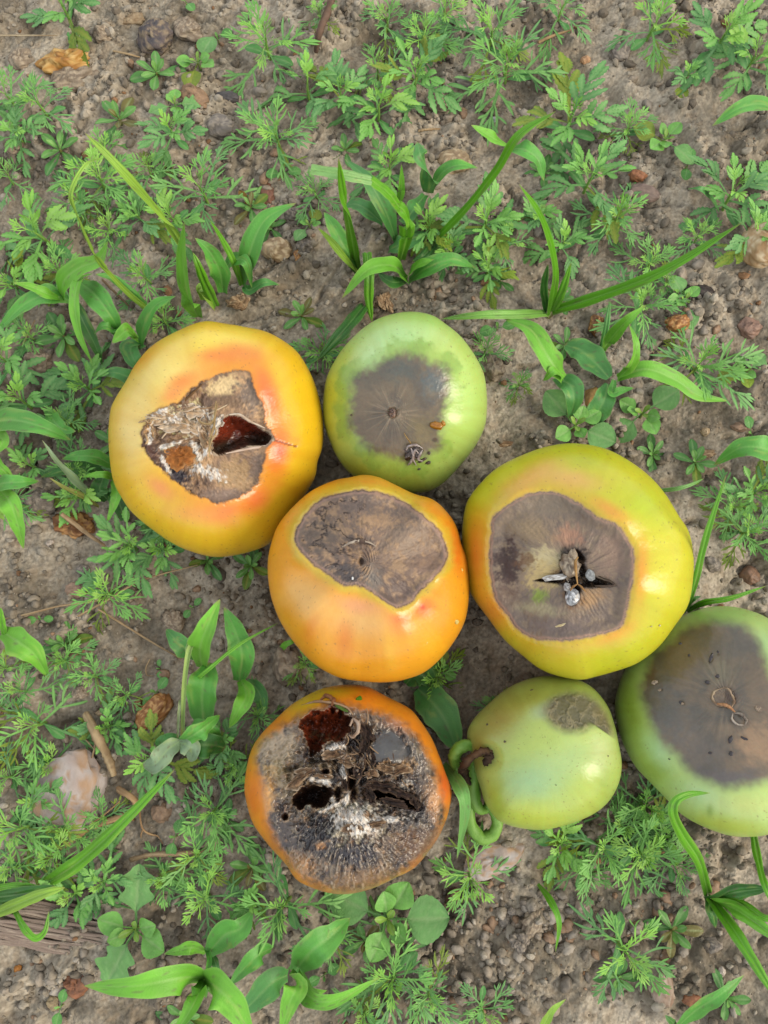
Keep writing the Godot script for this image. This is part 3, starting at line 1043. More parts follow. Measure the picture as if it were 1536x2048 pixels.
# --- the yellow-green one with the star-shaped split
func tomato_star() -> void:
	var root := new_tomato(1156, 1123, 0.041, "yellow green tomato with a star-shaped black split in its grey patch")
	o_a = tl(1122, 1130)
	tab_a = polar(o_a, [988, 1033, 1029, 1002, 1062, 987, 1110, 984, 1137, 995, 1167, 1012, 1198, 1036, 1232, 1048, 1249, 1070, 1266, 1100, 1267, 1148, 1260, 1185, 1252, 1226, 1242, 1253, 1215, 1266, 1171, 1275, 1123, 1281, 1069, 1276, 1035, 1259, 1015, 1229, 991, 1198, 981, 1148, 979, 1104, 983, 1063])
	o_b = tl(1147, 1148)
	tab_b = polar(o_b, [1231, 1171, 1190, 1154, 1172, 1140, 1168, 1114, 1152, 1099, 1136, 1108, 1123, 1118, 1121, 1142, 1106, 1153, 1068, 1161, 1106, 1166, 1127, 1171, 1131, 1190, 1139, 1209, 1151, 1209, 1159, 1192, 1164, 1177, 1188, 1176])
	skin_spot(1330, 1110, 70, 150, 0, cc(220, 214, 54), 0.9)
	skin_spot(1290, 1010, 90, 60, 45, cc(188, 204, 30), 0.9)
	skin_spot(1170, 915, 110, 34, 8, cc(194, 200, 32), 0.9)
	skin_spot(1060, 955, 110, 40, -28, cc(234, 178, 76), 0.9)
	skin_spot(1140, 958, 100, 32, 10, cc(238, 184, 104), 0.8)
	skin_spot(955, 1110, 40, 130, 0, cc(236, 148, 46), 0.95)
	skin_spot(985, 1220, 50, 70, -35, cc(240, 156, 54), 0.9)
	skin_spot(1090, 1325, 130, 40, 12, cc(216, 200, 50), 0.9)
	skin_spot(1240, 1310, 100, 50, -25, cc(200, 202, 46), 0.9)
	skin_spot(1220, 1020, 60, 22, 35, cc(240, 164, 62), 0.8)
	skin_spot(1283, 1140, 18, 90, 4, cc(240, 168, 46), 0.9)
	skin_spot(1230, 1268, 60, 18, -28, cc(238, 172, 50), 0.8)
	rot_spot(1100, 1010, 90, 40, 0, cc(137, 123, 107), 0.8, 0.9)
	rot_spot(1137, 1072, 44, 34, 0, cc(178, 134, 109), 0.85, 0.9)
	rot_spot(1060, 1060, 70, 40, 20, cc(161, 138, 105), 0.7, 0.9)
	rot_spot(1225, 1110, 50, 70, 0, cc(149, 123, 107), 0.7, 0.9)
	rot_spot(1084, 1118, 66, 32, 0, cc(212, 196, 150), 0.9, 0.8, 0.5)
	rot_spot(1086, 1150, 54, 44, 0, cc(200, 176, 120), 0.85, 0.8, 0.6)
	rot_spot(1075, 1218, 66, 18, 8, cc(173, 163, 127), 0.8, 0.9)
	rot_spot(1078, 1192, 24, 18, 0, cc(139, 161, 65), 0.9, 0.9)
	rot_spot(1017, 1128, 34, 62, 8, cc(70, 52, 50), 0.95, 0.6, 0.6)
	rot_spot(1048, 1120, 26, 22, 0, cc(115, 82, 57), 0.8, 0.7, 0.8)
	rot_spot(1012, 1190, 30, 40, -20, cc(116, 94, 83), 0.8, 0.9)
	rot_spot(1130, 1255, 110, 22, 0, cc(129, 113, 107), 0.8, 0.9)
	rot_spot(1180, 1195, 46, 26, -40, cc(187, 146, 100), 0.7, 0.9)
	rot_spot(1146, 1110, 34, 24, 0, cc(40, 30, 28), 0.95, 0.6, 0.5)
	rot_spot(1118, 1150, 22, 16, 0, cc(117, 77, 43), 0.7, 0.9)
	rot_spot(1144, 1195, 26, 32, 0, cc(127, 89, 57), 0.8, 0.8)
	var apex := tl(1135, 1130)
	var edge := polar(apex, [1150, 888, 1205, 897, 1249, 917, 1296, 951, 1330, 989, 1357, 1033, 1377, 1066, 1386, 1114, 1384, 1165, 1374, 1212, 1350, 1249, 1316, 1293, 1276, 1324, 1238, 1339, 1191, 1352, 1157, 1358, 1110, 1349, 1076, 1334, 1042, 1307, 1008, 1276, 978, 1236, 944, 1188, 930, 1144, 926, 1090, 927, 1050, 937, 1002, 968, 961, 1001, 933, 1046, 911, 1096, 894])
	body(root, apex, edge, 0.032, 0.040, 2.6, 0.05, 5, field_star, [["skin", "skin"], ["rot_patch", "rot"], ["cavity", "wet"]])
	morsel(root, "dry_plug", 1139, 1128, -11, 17, 22, 8, 51, [cc(150, 130, 108), cc(96, 78, 62), cc(180, 164, 140)], "pulp", 0.8)
	morsel(root, "silver_bead", 1145, 1195, -9, 13, 16, 8, 52, [cc(170, 172, 176), cc(90, 88, 90), cc(220, 222, 226)], "wet", 0.35)
	morsel(root, "silver_bead", 1134, 1175, -9, 7, 8, 5, 53, [cc(200, 198, 196), cc(110, 100, 96)], "wet", 0.4)
	morsel(root, "silver_film", 1112, 1155, -9, 26, 6, 2, 54, [cc(190, 186, 180), cc(110, 96, 84), cc(225, 225, 225)], "wet", 0.5, 0.12)
	morsel(root, "silver_film", 1181, 1151, -9, 8, 11, 2, 55, [cc(120, 120, 120), cc(170, 172, 172)], "wet", 0.4, 0.5)
	strand(root, "fibre", [1156, 1114, -2, 1151, 1124, 4, 1152, 1145, 3, 1155, 1168, 0], 2.6, cc(190, 150, 96), cc(140, 104, 64))
	strand(root, "fibre", [1155, 1168, 0, 1148, 1172, 1, 1142, 1178, -4, 1140, 1182, -6], 1.8, cc(180, 140, 90), cc(140, 104, 64))
	strand(root, "fibre", [1155, 1168, 0, 1162, 1173, 0, 1168, 1180, -4, 1172, 1184, -6], 1.8, cc(180, 140, 90), cc(140, 104, 64))
	strand(root, "torn_lip", [1196, 1152, -7, 1215, 1160, -6, 1230, 1170, -6, 1212, 1172, -7, 1190, 1172, -8], 2.2, cc(112, 96, 84), cc(60, 50, 44), "fibre", 0.5)
	for q in [[1273, 1002, 3, 4], [1122, 1250, 9, 2], [1318, 1250, 2, 2], [1302, 1252, 2, 1], [1022, 988, 3, 2]]:
		morsel(root, "speck", q[0], q[1], 0, q[2], q[3], 1, int(q[0]), [cc(240, 226, 180), cc(150, 120, 70)], "pulp", 0.6, 0.3)

func field_star(p: Vector2, s: float, th: float) -> void:
	var m1 := ng(p, 0.35, 80.0)
	var m2 := ng(p, 1.1, 84.0)
	var d := inside(tab_a, o_a, p) + m2 * 3.0
	if d < 0.0:
		f_col = paint(sk_f, sk_c, p, cc(210, 206, 44), m1)
		f_col = f_col.lerp(cc(228, 160, 66), 0.45 * smoothstep(-50.0, -4.0, d + m1 * 10.0))
		f_col = f_col.lerp(cc(176, 138, 110), 0.8 * smoothstep(-4.0, 0.0, d))
		f_col *= 1.0 + 0.04 * m2
		f_disp = 4.0 * smoothstep(-60.0, -12.0, d) * smoothstep(2.0, -12.0, d)
		living(p, s, th, 360.0)
		return
	f_cls = 1
	var m3 := ng(p, 2.6, 89.0)
	f_col = cc(135, 117, 102).lerp(cc(117, 103, 95), smoothstep(-0.2, 0.4, m1)).lerp(cc(151, 131, 108), 0.6 * smoothstep(0.0, 0.4, m2))
	f_col = paint(ro_f, ro_c, p, f_col, m2 + 0.6 * m3)
	f_col *= 1.0 + 0.07 * m3
	f_col = f_col.lerp(cc(178, 140, 120), 0.7 * smoothstep(7.0, 3.0, d) * smoothstep(0.5, 3.0, d))
	f_disp = -15.0 * smoothstep(0.0, 30.0, d) + 1.0 * m3
	var q := p - o_b
	var a := atan2(q.y, q.x)
	f_disp += 2.2 * n_grain.get_noise_3d(cos(a) * 95.0, sin(a) * 95.0, q.length() * 0.15) * smoothstep(6.0, 40.0, d)
	var folds := smoothstep(40.0, 10.0, (p - tl(1185, 1205)).length())
	f_disp += folds * 0.7 * sin((p.x - p.y * 0.7) * 0.75 + m1 * 6.0)
	var folds2 := smoothstep(46.0, 16.0, (p - tl(1065, 1058)).length())
	f_disp += folds2 * 0.7 * sin((p.x + p.y * 1.4) * 0.5 + m1 * 6.0)
	var dh := inside(tab_b, o_b, p) + m2 * 3.0
	if dh > -6.0:
		f_col = f_col.lerp(cc(44, 34, 30), 0.8 * smoothstep(-6.0, 0.0, dh))
	if dh > 0.0:
		f_cls = 2
		f_disp -= 12.0 * smoothstep(0.0, 8.0, dh) + 10.0 * smoothstep(6.0, 26.0, dh) - 9.0 * m2 - 4.0 * m3
		f_col = cc(46, 38, 34).lerp(cc(112, 92, 74), smoothstep(0.0, 0.5, m2)) * (1.0 + 0.6 * m3)

# --- the small green one that still has its stalk
func tomato_stalked() -> void:
	var root := new_tomato(1090, 1506, 0.027, "small green tomato with a curled stalk and one wrinkled brown corner")
	o_a = tl(1158, 1425)
	tab_a = polar(o_a, [1086, 1418, 1098, 1398, 1122, 1385, 1150, 1382, 1180, 1390, 1203, 1408, 1218, 1432, 1228, 1462, 1222, 1474, 1206, 1462, 1188, 1452, 1166, 1462, 1138, 1465, 1112, 1456, 1093, 1440])
	skin_spot(1000, 1440, 90, 60, -40, cc(158, 148, 84), 0.8)
	skin_spot(1060, 1395, 110, 36, -14, cc(166, 172, 76), 0.8)
	skin_spot(955, 1500, 40, 60, 0, cc(140, 128, 60), 0.8)
	skin_spot(1070, 1560, 110, 60, -12, cc(160, 198, 146), 0.85)
	skin_spot(1140, 1520, 90, 60, -20, cc(184, 212, 142), 0.7)
	skin_spot(1090, 1420, 50, 22, -25, cc(168, 190, 160), 0.6)
	skin_spot(1060, 1630, 130, 40, 4, cc(190, 206, 74), 0.9)
	skin_spot(1180, 1590, 60, 60, 0, cc(192, 210, 92), 0.8)
	skin_spot(990, 1600, 40, 60, 0, cc(176, 192, 64), 0.8)
	skin_spot(1205, 1500, 40, 60, 0, cc(214, 226, 160), 0.7)
	skin_spot(978, 1512, 22, 26, 0, cc(112, 98, 76), 0.9)
	rot_spot(1150, 1430, 60, 40, 0, cc(98, 88, 78), 0.7, 0.9)
	rot_spot(1120, 1410, 40, 30, 0, cc(112, 104, 86), 0.6, 0.9)
	rot_spot(1210, 1430, 26, 40, -20, cc(120, 104, 76), 0.8, 0.9)
	var apex := tl(1092, 1510)
	var edge := polar(apex, [1101, 1352, 1140, 1356, 1166, 1364, 1192, 1382, 1216, 1414, 1229, 1450, 1237, 1487, 1243, 1526, 1239, 1560, 1224, 1593, 1200, 1619, 1166, 1638, 1127, 1651, 1088, 1659, 1049, 1657, 1015, 1649, 992, 1636, 971, 1606, 961, 1575, 951, 1544, 945, 1513, 937, 1487, 936, 1461, 950, 1435, 979, 1406, 1010, 1380, 1041, 1364, 1070, 1355])
	body(root, apex, edge, 0.026, 0.029, 2.2, 0.02, 3, field_stalked, [["skin", "skin"], ["rot_patch", "rot"]])
	var g1 := cc(120, 170, 66)
	var g2 := cc(150, 192, 92)
	var h := func(x: float, y: float, z: float) -> Vector3: return at(x, y, z) - root.position
	part("stalk", tube([h.call(956, 1499, 0.026), h.call(938, 1490, 0.029), h.call(918, 1497, 0.030), h.call(908, 1514, 0.028), h.call(914, 1534, 0.024), h.call(926, 1545, 0.020)], [0.0016, 0.0024, 0.0026, 0.0024, 0.0022, 0.0016], 12, 26, g1, g2, 0.16, 3), mats.leaf_mid, root)
	part("stalk", tube([h.call(948, 1515, 0.022), h.call(945, 1550, 0.021), h.call(947, 1590, 0.019), h.call(958, 1618, 0.016), h.call(980, 1618, 0.013)], [0.0026, 0.0030, 0.0029, 0.0022, 0.0014], 12, 24, g1, g2, 0.16, 4), mats.leaf_mid, root)
	part("stalk", tube([h.call(945, 1590, 0.017), h.call(939, 1625, 0.015), h.call(944, 1655, 0.013), h.call(964, 1676, 0.012), h.call(986, 1668, 0.012), h.call(994, 1645, 0.013), h.call(985, 1620, 0.014), h.call(972, 1606, 0.015)], [0.0018, 0.0022, 0.0026, 0.0026, 0.0025, 0.0022, 0.0016], 12, 34, g1, g2, 0.16, 5), mats.leaf_mid, root)
	part("dry_sepal", tube([h.call(984, 1504, 0.040), h.call(968, 1502, 0.040), h.call(948, 1510, 0.038), h.call(930, 1528, 0.034), h.call(919, 1548, 0.028)], [0.0009, 0.0012, 0.0011, 0.0014, 0.0008], 8, 26, cc(120, 92, 66), cc(70, 50, 38), 0.8, 6), mats.fibre, root)
	part("dry_sepal", tube([h.call(984, 1503, 0.040), h.call(982, 1515, 0.039), h.call(976, 1528, 0.036), h.call(968, 1540, 0.033)], [0.0012, 0.0020, 0.0016, 0.0006], 8, 20, cc(96, 76, 58), cc(52, 40, 32), 0.8, 7), mats.fibre, root)
	part("dry_sepal", tube([h.call(928, 1530, 0.032), h.call(928, 1545, 0.029), h.call(935, 1560, 0.026), h.call(940, 1570, 0.024)], [0.0018, 0.0014, 0.0010, 0.0005], 8, 20, cc(86, 66, 48), cc(44, 34, 28), 0.9, 8), mats.fibre, root)
	for q in [[1064, 1382, 3], [975, 1449, 2], [1039, 1435, 1.5], [1215, 1512, 1.5], [1010, 1483, 2], [1112, 1570, 1]]:
		morsel(root, "speck", q[0], q[1], 0, q[2], q[2], 0.6, int(q[0]), [cc(92, 84, 40), cc(70, 60, 34)], "pulp", 0.6)

func field_stalked(p: Vector2, s: float, th: float) -> void:
	var m1 := ng(p, 0.35, 120.0)
	var m2 := ng(p, 1.1, 124.0)
	var d := inside(tab_a, o_a, p) + m2 * 4.0
	f_col = paint(sk_f, sk_c, p, cc(184, 206, 106), m1)
	f_col *= 1.0 + 0.05 * m2
	var q := p - tl(975, 1515)
	f_disp = -12.0 * smoothstep(34.0, 4.0, q.length())
	if d < -14.0:
		living(p, s, th, 380.0)
		return
	var m3 := ng(p, 2.4, 129.0)
	var wr := ridged(p + Vector2(m1, m2) * 14.0, 0.5, 133.0)
	var rc := cc(108, 98, 84).lerp(cc(84, 76, 68), smoothstep(-0.2, 0.4, m1))
	rc = paint(ro_f, ro_c, p, rc, m2)
	rc = rc.lerp(cc(177, 159, 126), 0.35 * smoothstep(0.62, 0.95, wr)) * (1.0 + 0.05 * m3)
	f_col = f_col.lerp(rc, 0.92 * smoothstep(-14.0, 14.0, d))
	f_cls = 1 if d > 0.0 else 0
	f_disp -= 5.0 * smoothstep(-6.0, 22.0, d)
	f_disp += smoothstep(0.0, 10.0, d) * (1.9 * smoothstep(0.2, 1.0, wr) + 0.4 * m3)

# --- the green one cut by the right edge of the picture
func tomato_corner() -> void:
	var root := new_tomato(1462, 1447, 0.031, "large green tomato at the right edge with a wide grey brown patch")
	o_a = tl(1430, 1405)
	tab_a = polar(o_a, [1409, 1242, 1454, 1245, 1491, 1254, 1515, 1275, 1526, 1301, 1538, 1338, 1560, 1400, 1582, 1470, 1562, 1540, 1536, 1563, 1496, 1570, 1457, 1574, 1425, 1568, 1391, 1552, 1370, 1533, 1351, 1507, 1320, 1483, 1304, 1452, 1293, 1417, 1280, 1378, 1293, 1338, 1304, 1312, 1338, 1283, 1370, 1256])
	o_b = tl(1452, 1392)
	skin_spot(1420, 1235, 120, 26, 0, cc(160, 200, 110), 0.8)
	skin_spot(1262, 1420, 40, 130, -6, cc(146, 172, 60), 0.9)
	skin_spot(1310, 1540, 60, 50, 40, cc(156, 184, 72), 0.8)
	skin_spot(1315, 1500, 34, 60, -30, cc(172, 212, 152), 0.8)
	skin_spot(1400, 1590, 80, 34, 20, cc(188, 220, 156), 0.85)
	skin_spot(1500, 1610, 90, 34, 0, cc(204, 218, 128), 0.8)
	skin_spot(1440, 1650, 130, 26, 6, cc(188, 204, 80), 0.85)
	skin_spot(1535, 1290, 24, 60, 0, cc(180, 216, 140), 0.8)
	skin_spot(1420, 1622, 10, 20, 10, cc(140, 168, 76), 0.7)
	rot_spot(1380, 1310, 90, 60, -20, cc(113, 97, 72), 0.7, 0.9)
	rot_spot(1480, 1290, 60, 46, 10, cc(105, 99, 91), 0.8, 0.9)
	rot_spot(1340, 1440, 60, 70, 0, cc(102, 99, 95), 0.8, 0.9)
	rot_spot(1400, 1500, 60, 50, 30, cc(113, 104, 97), 0.7, 0.9)
	rot_spot(1515, 1485, 52, 46, -20, cc(172, 140, 108), 0.75, 0.7, 0.4)
	rot_spot(1440, 1555, 110, 24, 0, cc(108, 101, 100), 0.8, 0.9)
	rot_spot(1440, 1345, 40, 36, 0, cc(132, 123, 100), 0.7, 0.9)
	rot_spot(1300, 1350, 26, 30, 0, cc(101, 75, 50), 0.7, 0.9)
	rot_spot(1452, 1392, 34, 34, 0, cc(151, 125, 102), 0.5, 1.0)
	rot_spot(1462, 1392, 16, 18, 0, cc(83, 62, 56), 0.7, 0.8)
	var apex := tl(1452, 1430)
	var edge := polar(apex, [1430, 1214, 1470, 1215, 1510, 1225, 1545, 1242, 1585, 1268, 1630, 1315, 1658, 1380, 1664, 1450, 1652, 1530, 1620, 1600, 1575, 1648, 1536, 1668, 1496, 1673, 1457, 1670, 1417, 1657, 1380, 1639, 1351, 1618, 1330, 1594, 1299, 1562, 1272, 1533, 1251, 1496, 1238, 1459, 1231, 1425, 1233, 1391, 1248, 1345, 1276, 1300, 1310, 1268, 1350, 1240, 1396, 1221])
	body(root, apex, edge, 0.030, 0.034, 2.5, 0.03, 5, field_corner, [["skin", "skin"], ["rot_patch", "skin"]])
	var beige := [cc(200, 178, 150), cc(140, 116, 96), cc(90, 72, 62)]
	strand(root, "style_scar", [1446, 1376, 0, 1430, 1382, 2, 1425, 1395, 2, 1432, 1408, 1, 1446, 1412, 0], 2.0, cc(198, 178, 152), cc(120, 96, 78), "fibre", 1.1)
	strand(root, "style_scar", [1446, 1376, 0, 1456, 1378, 2, 1464, 1390, 2, 1468, 1404, 2, 1462, 1416, 1], 1.8, cc(190, 166, 140), cc(120, 96, 78), "fibre", 0.7)
	strand(root, "style_scar", [1434, 1408, 2, 1448, 1410, 3, 1458, 1414, 3, 1470, 1424, 2], 3.0, cc(206, 160, 120), cc(150, 104, 72), "fibre", 0.4)
	strand(root, "style_scar", [1466, 1426, 1, 1464, 1438, 2, 1474, 1448, 1, 1488, 1450, 0], 2.0, cc(190, 178, 166), cc(110, 94, 84), "fibre", 0.7)
	strand(root, "style_scar", [1468, 1426, 2, 1480, 1428, 2, 1492, 1438, 2, 1490, 1450, 1], 2.6, cc(176, 164, 152), cc(90, 78, 70), "fibre", 0.7)
	for q in [[1422, 1316, 3, 8], [1361, 1288, 3, 2], [1378, 1311, 2, 2], [1415, 1364, 4, 3], [1434, 1352, 4, 3], [1461, 1478, 3, 6], [1489, 1477, 6, 2], [1462, 1507, 3, 4], [1420, 1506, 3, 2], [1362, 1405, 4, 3], [1436, 1304, 2, 2], [1339, 1518, 2, 1]]:
		morsel(root, "speck", q[0], q[1], 0, q[2], q[3], 0.8, int(q[0]), [cc(58, 52, 60), cc(44, 36, 36)], "pulp", 0.6, -0.4)
	for q in [[1310, 1365, 6, 4], [1516, 1417, 4, 5], [1365, 1407, 2, 2], [1431, 1350, 2, 1], [1320, 1380, 3, 2]]:
		morsel(root, "skin_flake", q[0], q[1], 0.5, q[2], q[3], 0.7, int(q[0]) + 9, beige, "pulp", 0.8, 0.4)

func field_corner(p: Vector2, s: float, th: float) -> void:
	var m1 := ng(p, 0.35, 160.0)
	var m2 := ng(p, 1.1, 164.0)
	var d := inside(tab_a, o_a, p) + m2 * 6.0 + m1 * 4.0
	f_col = paint(sk_f, sk_c, p, cc(188, 216, 124), m1)
	f_col *= 1.0 + 0.05 * m2
	if d < -16.0:
		living(p, s, th, 400.0)
		return
	var q := p - o_b
	var a := atan2(q.y, q.x)
	var st := n_grain.get_noise_3d(cos(a) * 90.0, sin(a) * 90.0, q.length() * 0.12 + 170.0)
	var rc := cc(123, 107, 89).lerp(cc(101, 93, 83), smoothstep(-0.25, 0.4, m1))
	rc = paint(ro_f, ro_c, p, rc, m2)
	rc = rc.lerp(cc(151, 131, 108), 0.4 * smoothstep(0.1, 0.5, st) * smoothstep(110.0, 20.0, q.length()))
	rc *= 1.0 + 0.14 * ng(p, 2.4, 173.0)
	f_col = f_col.lerp(rc, smoothstep(-16.0, 14.0, d))
	f_cls = 1 if d > 0.0 else 0
	f_disp = -3.0 * smoothstep(-8.0, 50.0, d) - 4.0 * smoothstep(24.0, 4.0, (p - tl(1449, 1393)).length()) + 1.6 * st * smoothstep(130.0, 20.0, q.length())

# --- the lowest one, almost wholly eaten by rot
func tomato_shrivelled() -> void:
	var root := new_tomato(697, 1578, 0.030, "shrivelled orange tomato caved in and mouldy, lowest in the photo")
	o_a = tl(690, 1595)
	tab_a = polar(o_a, [597, 1434, 647, 1413, 697, 1413, 741, 1421, 788, 1434, 819, 1459, 844, 1490, 866, 1527, 876, 1559, 882, 1590, 886, 1625, 879, 1652, 851, 1709, 788, 1750, 741, 1768, 690, 1776, 647, 1772, 597, 1752, 563, 1702, 541, 1652, 532, 1609, 526, 1565, 513, 1527, 520, 1490, 554, 1462])
	o_b = tl(648, 1455)
	tab_b = polar(o_b, [594, 1449, 612, 1432, 635, 1423, 666, 1419, 690, 1428, 703, 1440, 696, 1462, 679, 1478, 652, 1484, 634, 1500, 622, 1506, 612, 1480])
	o_c = tl(615, 1598)
	tab_c = polar(o_c, [572, 1599, 591, 1577, 610, 1567, 630, 1562, 655, 1572, 664, 1590, 661, 1607, 635, 1621, 612, 1630, 590, 1628])
	o_d = tl(775, 1588)
	tab_d = polar(o_d, [722, 1590, 726, 1575, 742, 1566, 770, 1564, 800, 1567, 820, 1575, 840, 1598, 848, 1622, 820, 1622, 786, 1618, 750, 1610])
	skin_spot(610, 1400, 80, 40, -30, cc(212, 186, 40), 0.9)
	skin_spot(660, 1385, 90, 24, -8, cc(216, 190, 40), 0.9)
	skin_spot(790, 1410, 70, 40, 35, cc(240, 158, 42), 0.9)
	skin_spot(515, 1500, 30, 60, 10, cc(222, 168, 56), 0.8)
	skin_spot(503, 1600, 24, 60, 0, cc(232, 126, 38), 0.9)
	skin_spot(890, 1570, 24, 60, 0, cc(238, 110, 50), 0.9)
	skin_spot(540, 1700, 40, 60, -30, cc(214, 134, 62), 0.8)
	skin_spot(860, 1690, 60, 70, 20, cc(176, 128, 92), 0.9)
	skin_spot(720, 1780, 160, 40, -10, cc(176, 142, 98), 0.9)
	rot_spot(554, 1496, 50, 48, 0, cc(173, 153, 127), 0.95, 0.5, 0.4)
	rot_spot(550, 1540, 34, 30, 0, cc(163, 144, 104), 0.8, 0.8, 0.5)
	rot_spot(535, 1590, 20, 70, 6, cc(226, 172, 104), 0.8, 0.9)
	rot_spot(800, 1450, 60, 30, 35, cc(176, 125, 96), 0.8, 0.9)
	rot_spot(846, 1545, 34, 80, -10, cc(96, 84, 78), 0.8, 0.9)
	rot_spot(870, 1600, 22, 60, 0, cc(216, 160, 110), 0.8, 0.9)
	rot_spot(830, 1690, 74, 54, 20, cc(112, 84, 66), 0.9, 0.9)
	rot_spot(720, 1756, 130, 22, -8, cc(140, 110, 80), 0.9, 0.9)
	rot_spot(600, 1735, 40, 40, 20, cc(206, 150, 96), 0.7, 0.9)
	rot_spot(772, 1492, 40, 34, 0, cc(71, 73, 72), 0.95, 0.4, 0.3)
	rot_spot(825, 1500, 26, 50, -20, cc(105, 99, 93), 0.8, 0.8)
	rot_spot(732, 1500, 40, 66, 0, cc(56, 40, 34), 0.9, 0.7, 0.8)
	rot_spot(660, 1530, 60, 34, -10, cc(96, 81, 64), 0.9, 0.7, 0.9)
	rot_spot(590, 1560, 44, 26, -35, cc(171, 148, 114), 0.8, 0.7, 0.9)
	rot_spot(700, 1570, 34, 50, 0, cc(48, 40, 38), 0.85, 0.7, 0.9)
	rot_spot(790, 1532, 44, 20, 10, cc(187, 146, 102), 0.85, 0.6, 0.9)
	rot_spot(640, 1665, 60, 50, -10, cc(58, 58, 64), 0.95, 0.6, 0.6)
	rot_spot(570, 1660, 40, 34, 20, cc(84, 75, 73), 0.8, 0.8, 0.5)
	rot_spot(715, 1706, 50, 30, -10, cc(62, 58, 64), 0.95, 0.6, 0.6)
	rot_spot(640, 1692, 14, 10, 0, cc(190, 130, 70), 0.8, 0.6)
	rot_spot(700, 1622, 70, 18, 10, cc(202, 202, 178), 0.8, 0.7, 0.9)
	rot_spot(720, 1650, 60, 32, 0, cc(202, 187, 154), 0.85, 0.7, 0.9)
	rot_spot(820, 1640, 60, 24, -10, cc(93, 89, 89), 0.8, 0.8, 0.7)
	for q in [[712, 1640, 52, 26, 4], [690, 1626, 40, 12, 24], [745, 1662, 18, 14, -20], [772, 1640, 44, 7, -6], [640, 1560, 36, 8, 10], [662, 1582, 6, 26, -24], [664, 1495, 34, 8, -12], [812, 1574, 17, 14, 0], [688, 1546, 8, 22, -10], [692, 1600, 8, 24, 20], [664, 1613, 34, 5, -30], [785, 1577, 9, 6, 0], [720, 1655, 40, 18, 0], [700, 1632, 30, 12, 10]]:
		mould_spot(q[0], q[1], q[2], q[3], q[4])
	var apex := tl(697, 1585)
	var edge := polar(apex, [697, 1370, 735, 1374, 772, 1393, 819, 1418, 841, 1443, 863, 1477, 879, 1515, 888, 1540, 902, 1584, 897, 1621, 885, 1656, 866, 1690, 829, 1734, 788, 1756, 741, 1777, 694, 1787, 654, 1784, 616, 1771, 591, 1756, 569, 1724, 541, 1693, 513, 1656, 501, 1631, 493, 1599, 490, 1571, 496, 1527, 507, 1493, 526, 1465, 551, 1440, 585, 1409, 629, 1384, 660, 1374])
	body(root, apex, edge, 0.028, 0.033, 2.7, 0.03, 5, field_shrivelled, [["skin", "skin"], ["rotten_flesh", "wrinkled"], ["cavity", "pulp"]])
	var tan_ := [cc(168, 138, 108), cc(92, 70, 54), cc(206, 190, 168)]
	for q in [[800, 1540, 20, 10, -25], [770, 1538, 18, 9, 20], [742, 1546, 12, 11, 0], [690, 1522, 22, 12, 20], [668, 1508, 20, 9, -8], [592, 1562, 24, 11, -40], [610, 1545, 20, 9, -20], [640, 1552, 22, 7, 6], [752, 1648, 18, 8, -10], [705, 1655, 20, 12, 0]]:
		flake(root, q[0], q[1], q[2], q[3], q[4], 1.0, tan_, "dry_pulp")
	var dark := [cc(74, 58, 50), cc(40, 32, 30), cc(118, 94, 76)]
	for q in [[736, 1470, 20, 10, 60], [728, 1496, 16, 9, 100], [742, 1512, 16, 8, 70], [715, 1545, 14, 9, 90], [760, 1574, 30, 10, 10], [800, 1586, 26, 9, 20], [785, 1604, 30, 9, 8], [740, 1590, 16, 10, 60], [830, 1604, 14, 9, 60], [690, 1568, 12, 8, 90]]:
		flake(root, q[0], q[1], q[2], q[3], q[4], 2.0, dark, "black_pulp")
	hairs(root, "shredded_pulp", 740, 1520, 50, 60, 26, 34, 1.3, 1.0, [cc(176, 146, 116), cc(84, 66, 54)])
	strand(root, "skin_ring", [700, 1452, -6, 706, 1438, -3, 716, 1446, -3, 716, 1462, -5, 706, 1474, -7, 698, 1470, -8], 3.4, cc(196, 176, 158), cc(130, 100, 80), "fibre", 0.6)
	strand(root, "skin_scar", [640, 1402, 0, 650, 1394, 3, 658, 1394, 4, 666, 1402, 2, 664, 1412, 0], 4.2, cc(176, 120, 80), cc(130, 86, 58), "fibre", 0.6)
	morsel(root, "leaf_scrap", 718, 1398, 1, 6, 4, 1, 96, [cc(92, 130, 40), cc(70, 110, 34)], "mould", 0.6, 0.6)
	morsel(root, "leaf_scrap", 684, 1418, 2, 14, 3, 1.5, 97, [cc(92, 120, 60), cc(70, 90, 44)], "mould", 0.4, -0.45)
	strand(root, "torn_lip", [604, 1412, -2, 640, 1404, 2, 690, 1414, 1, 706, 1430, -2], 2.6, cc(196, 164, 130), cc(120, 88, 62), "fibre", 0.7)

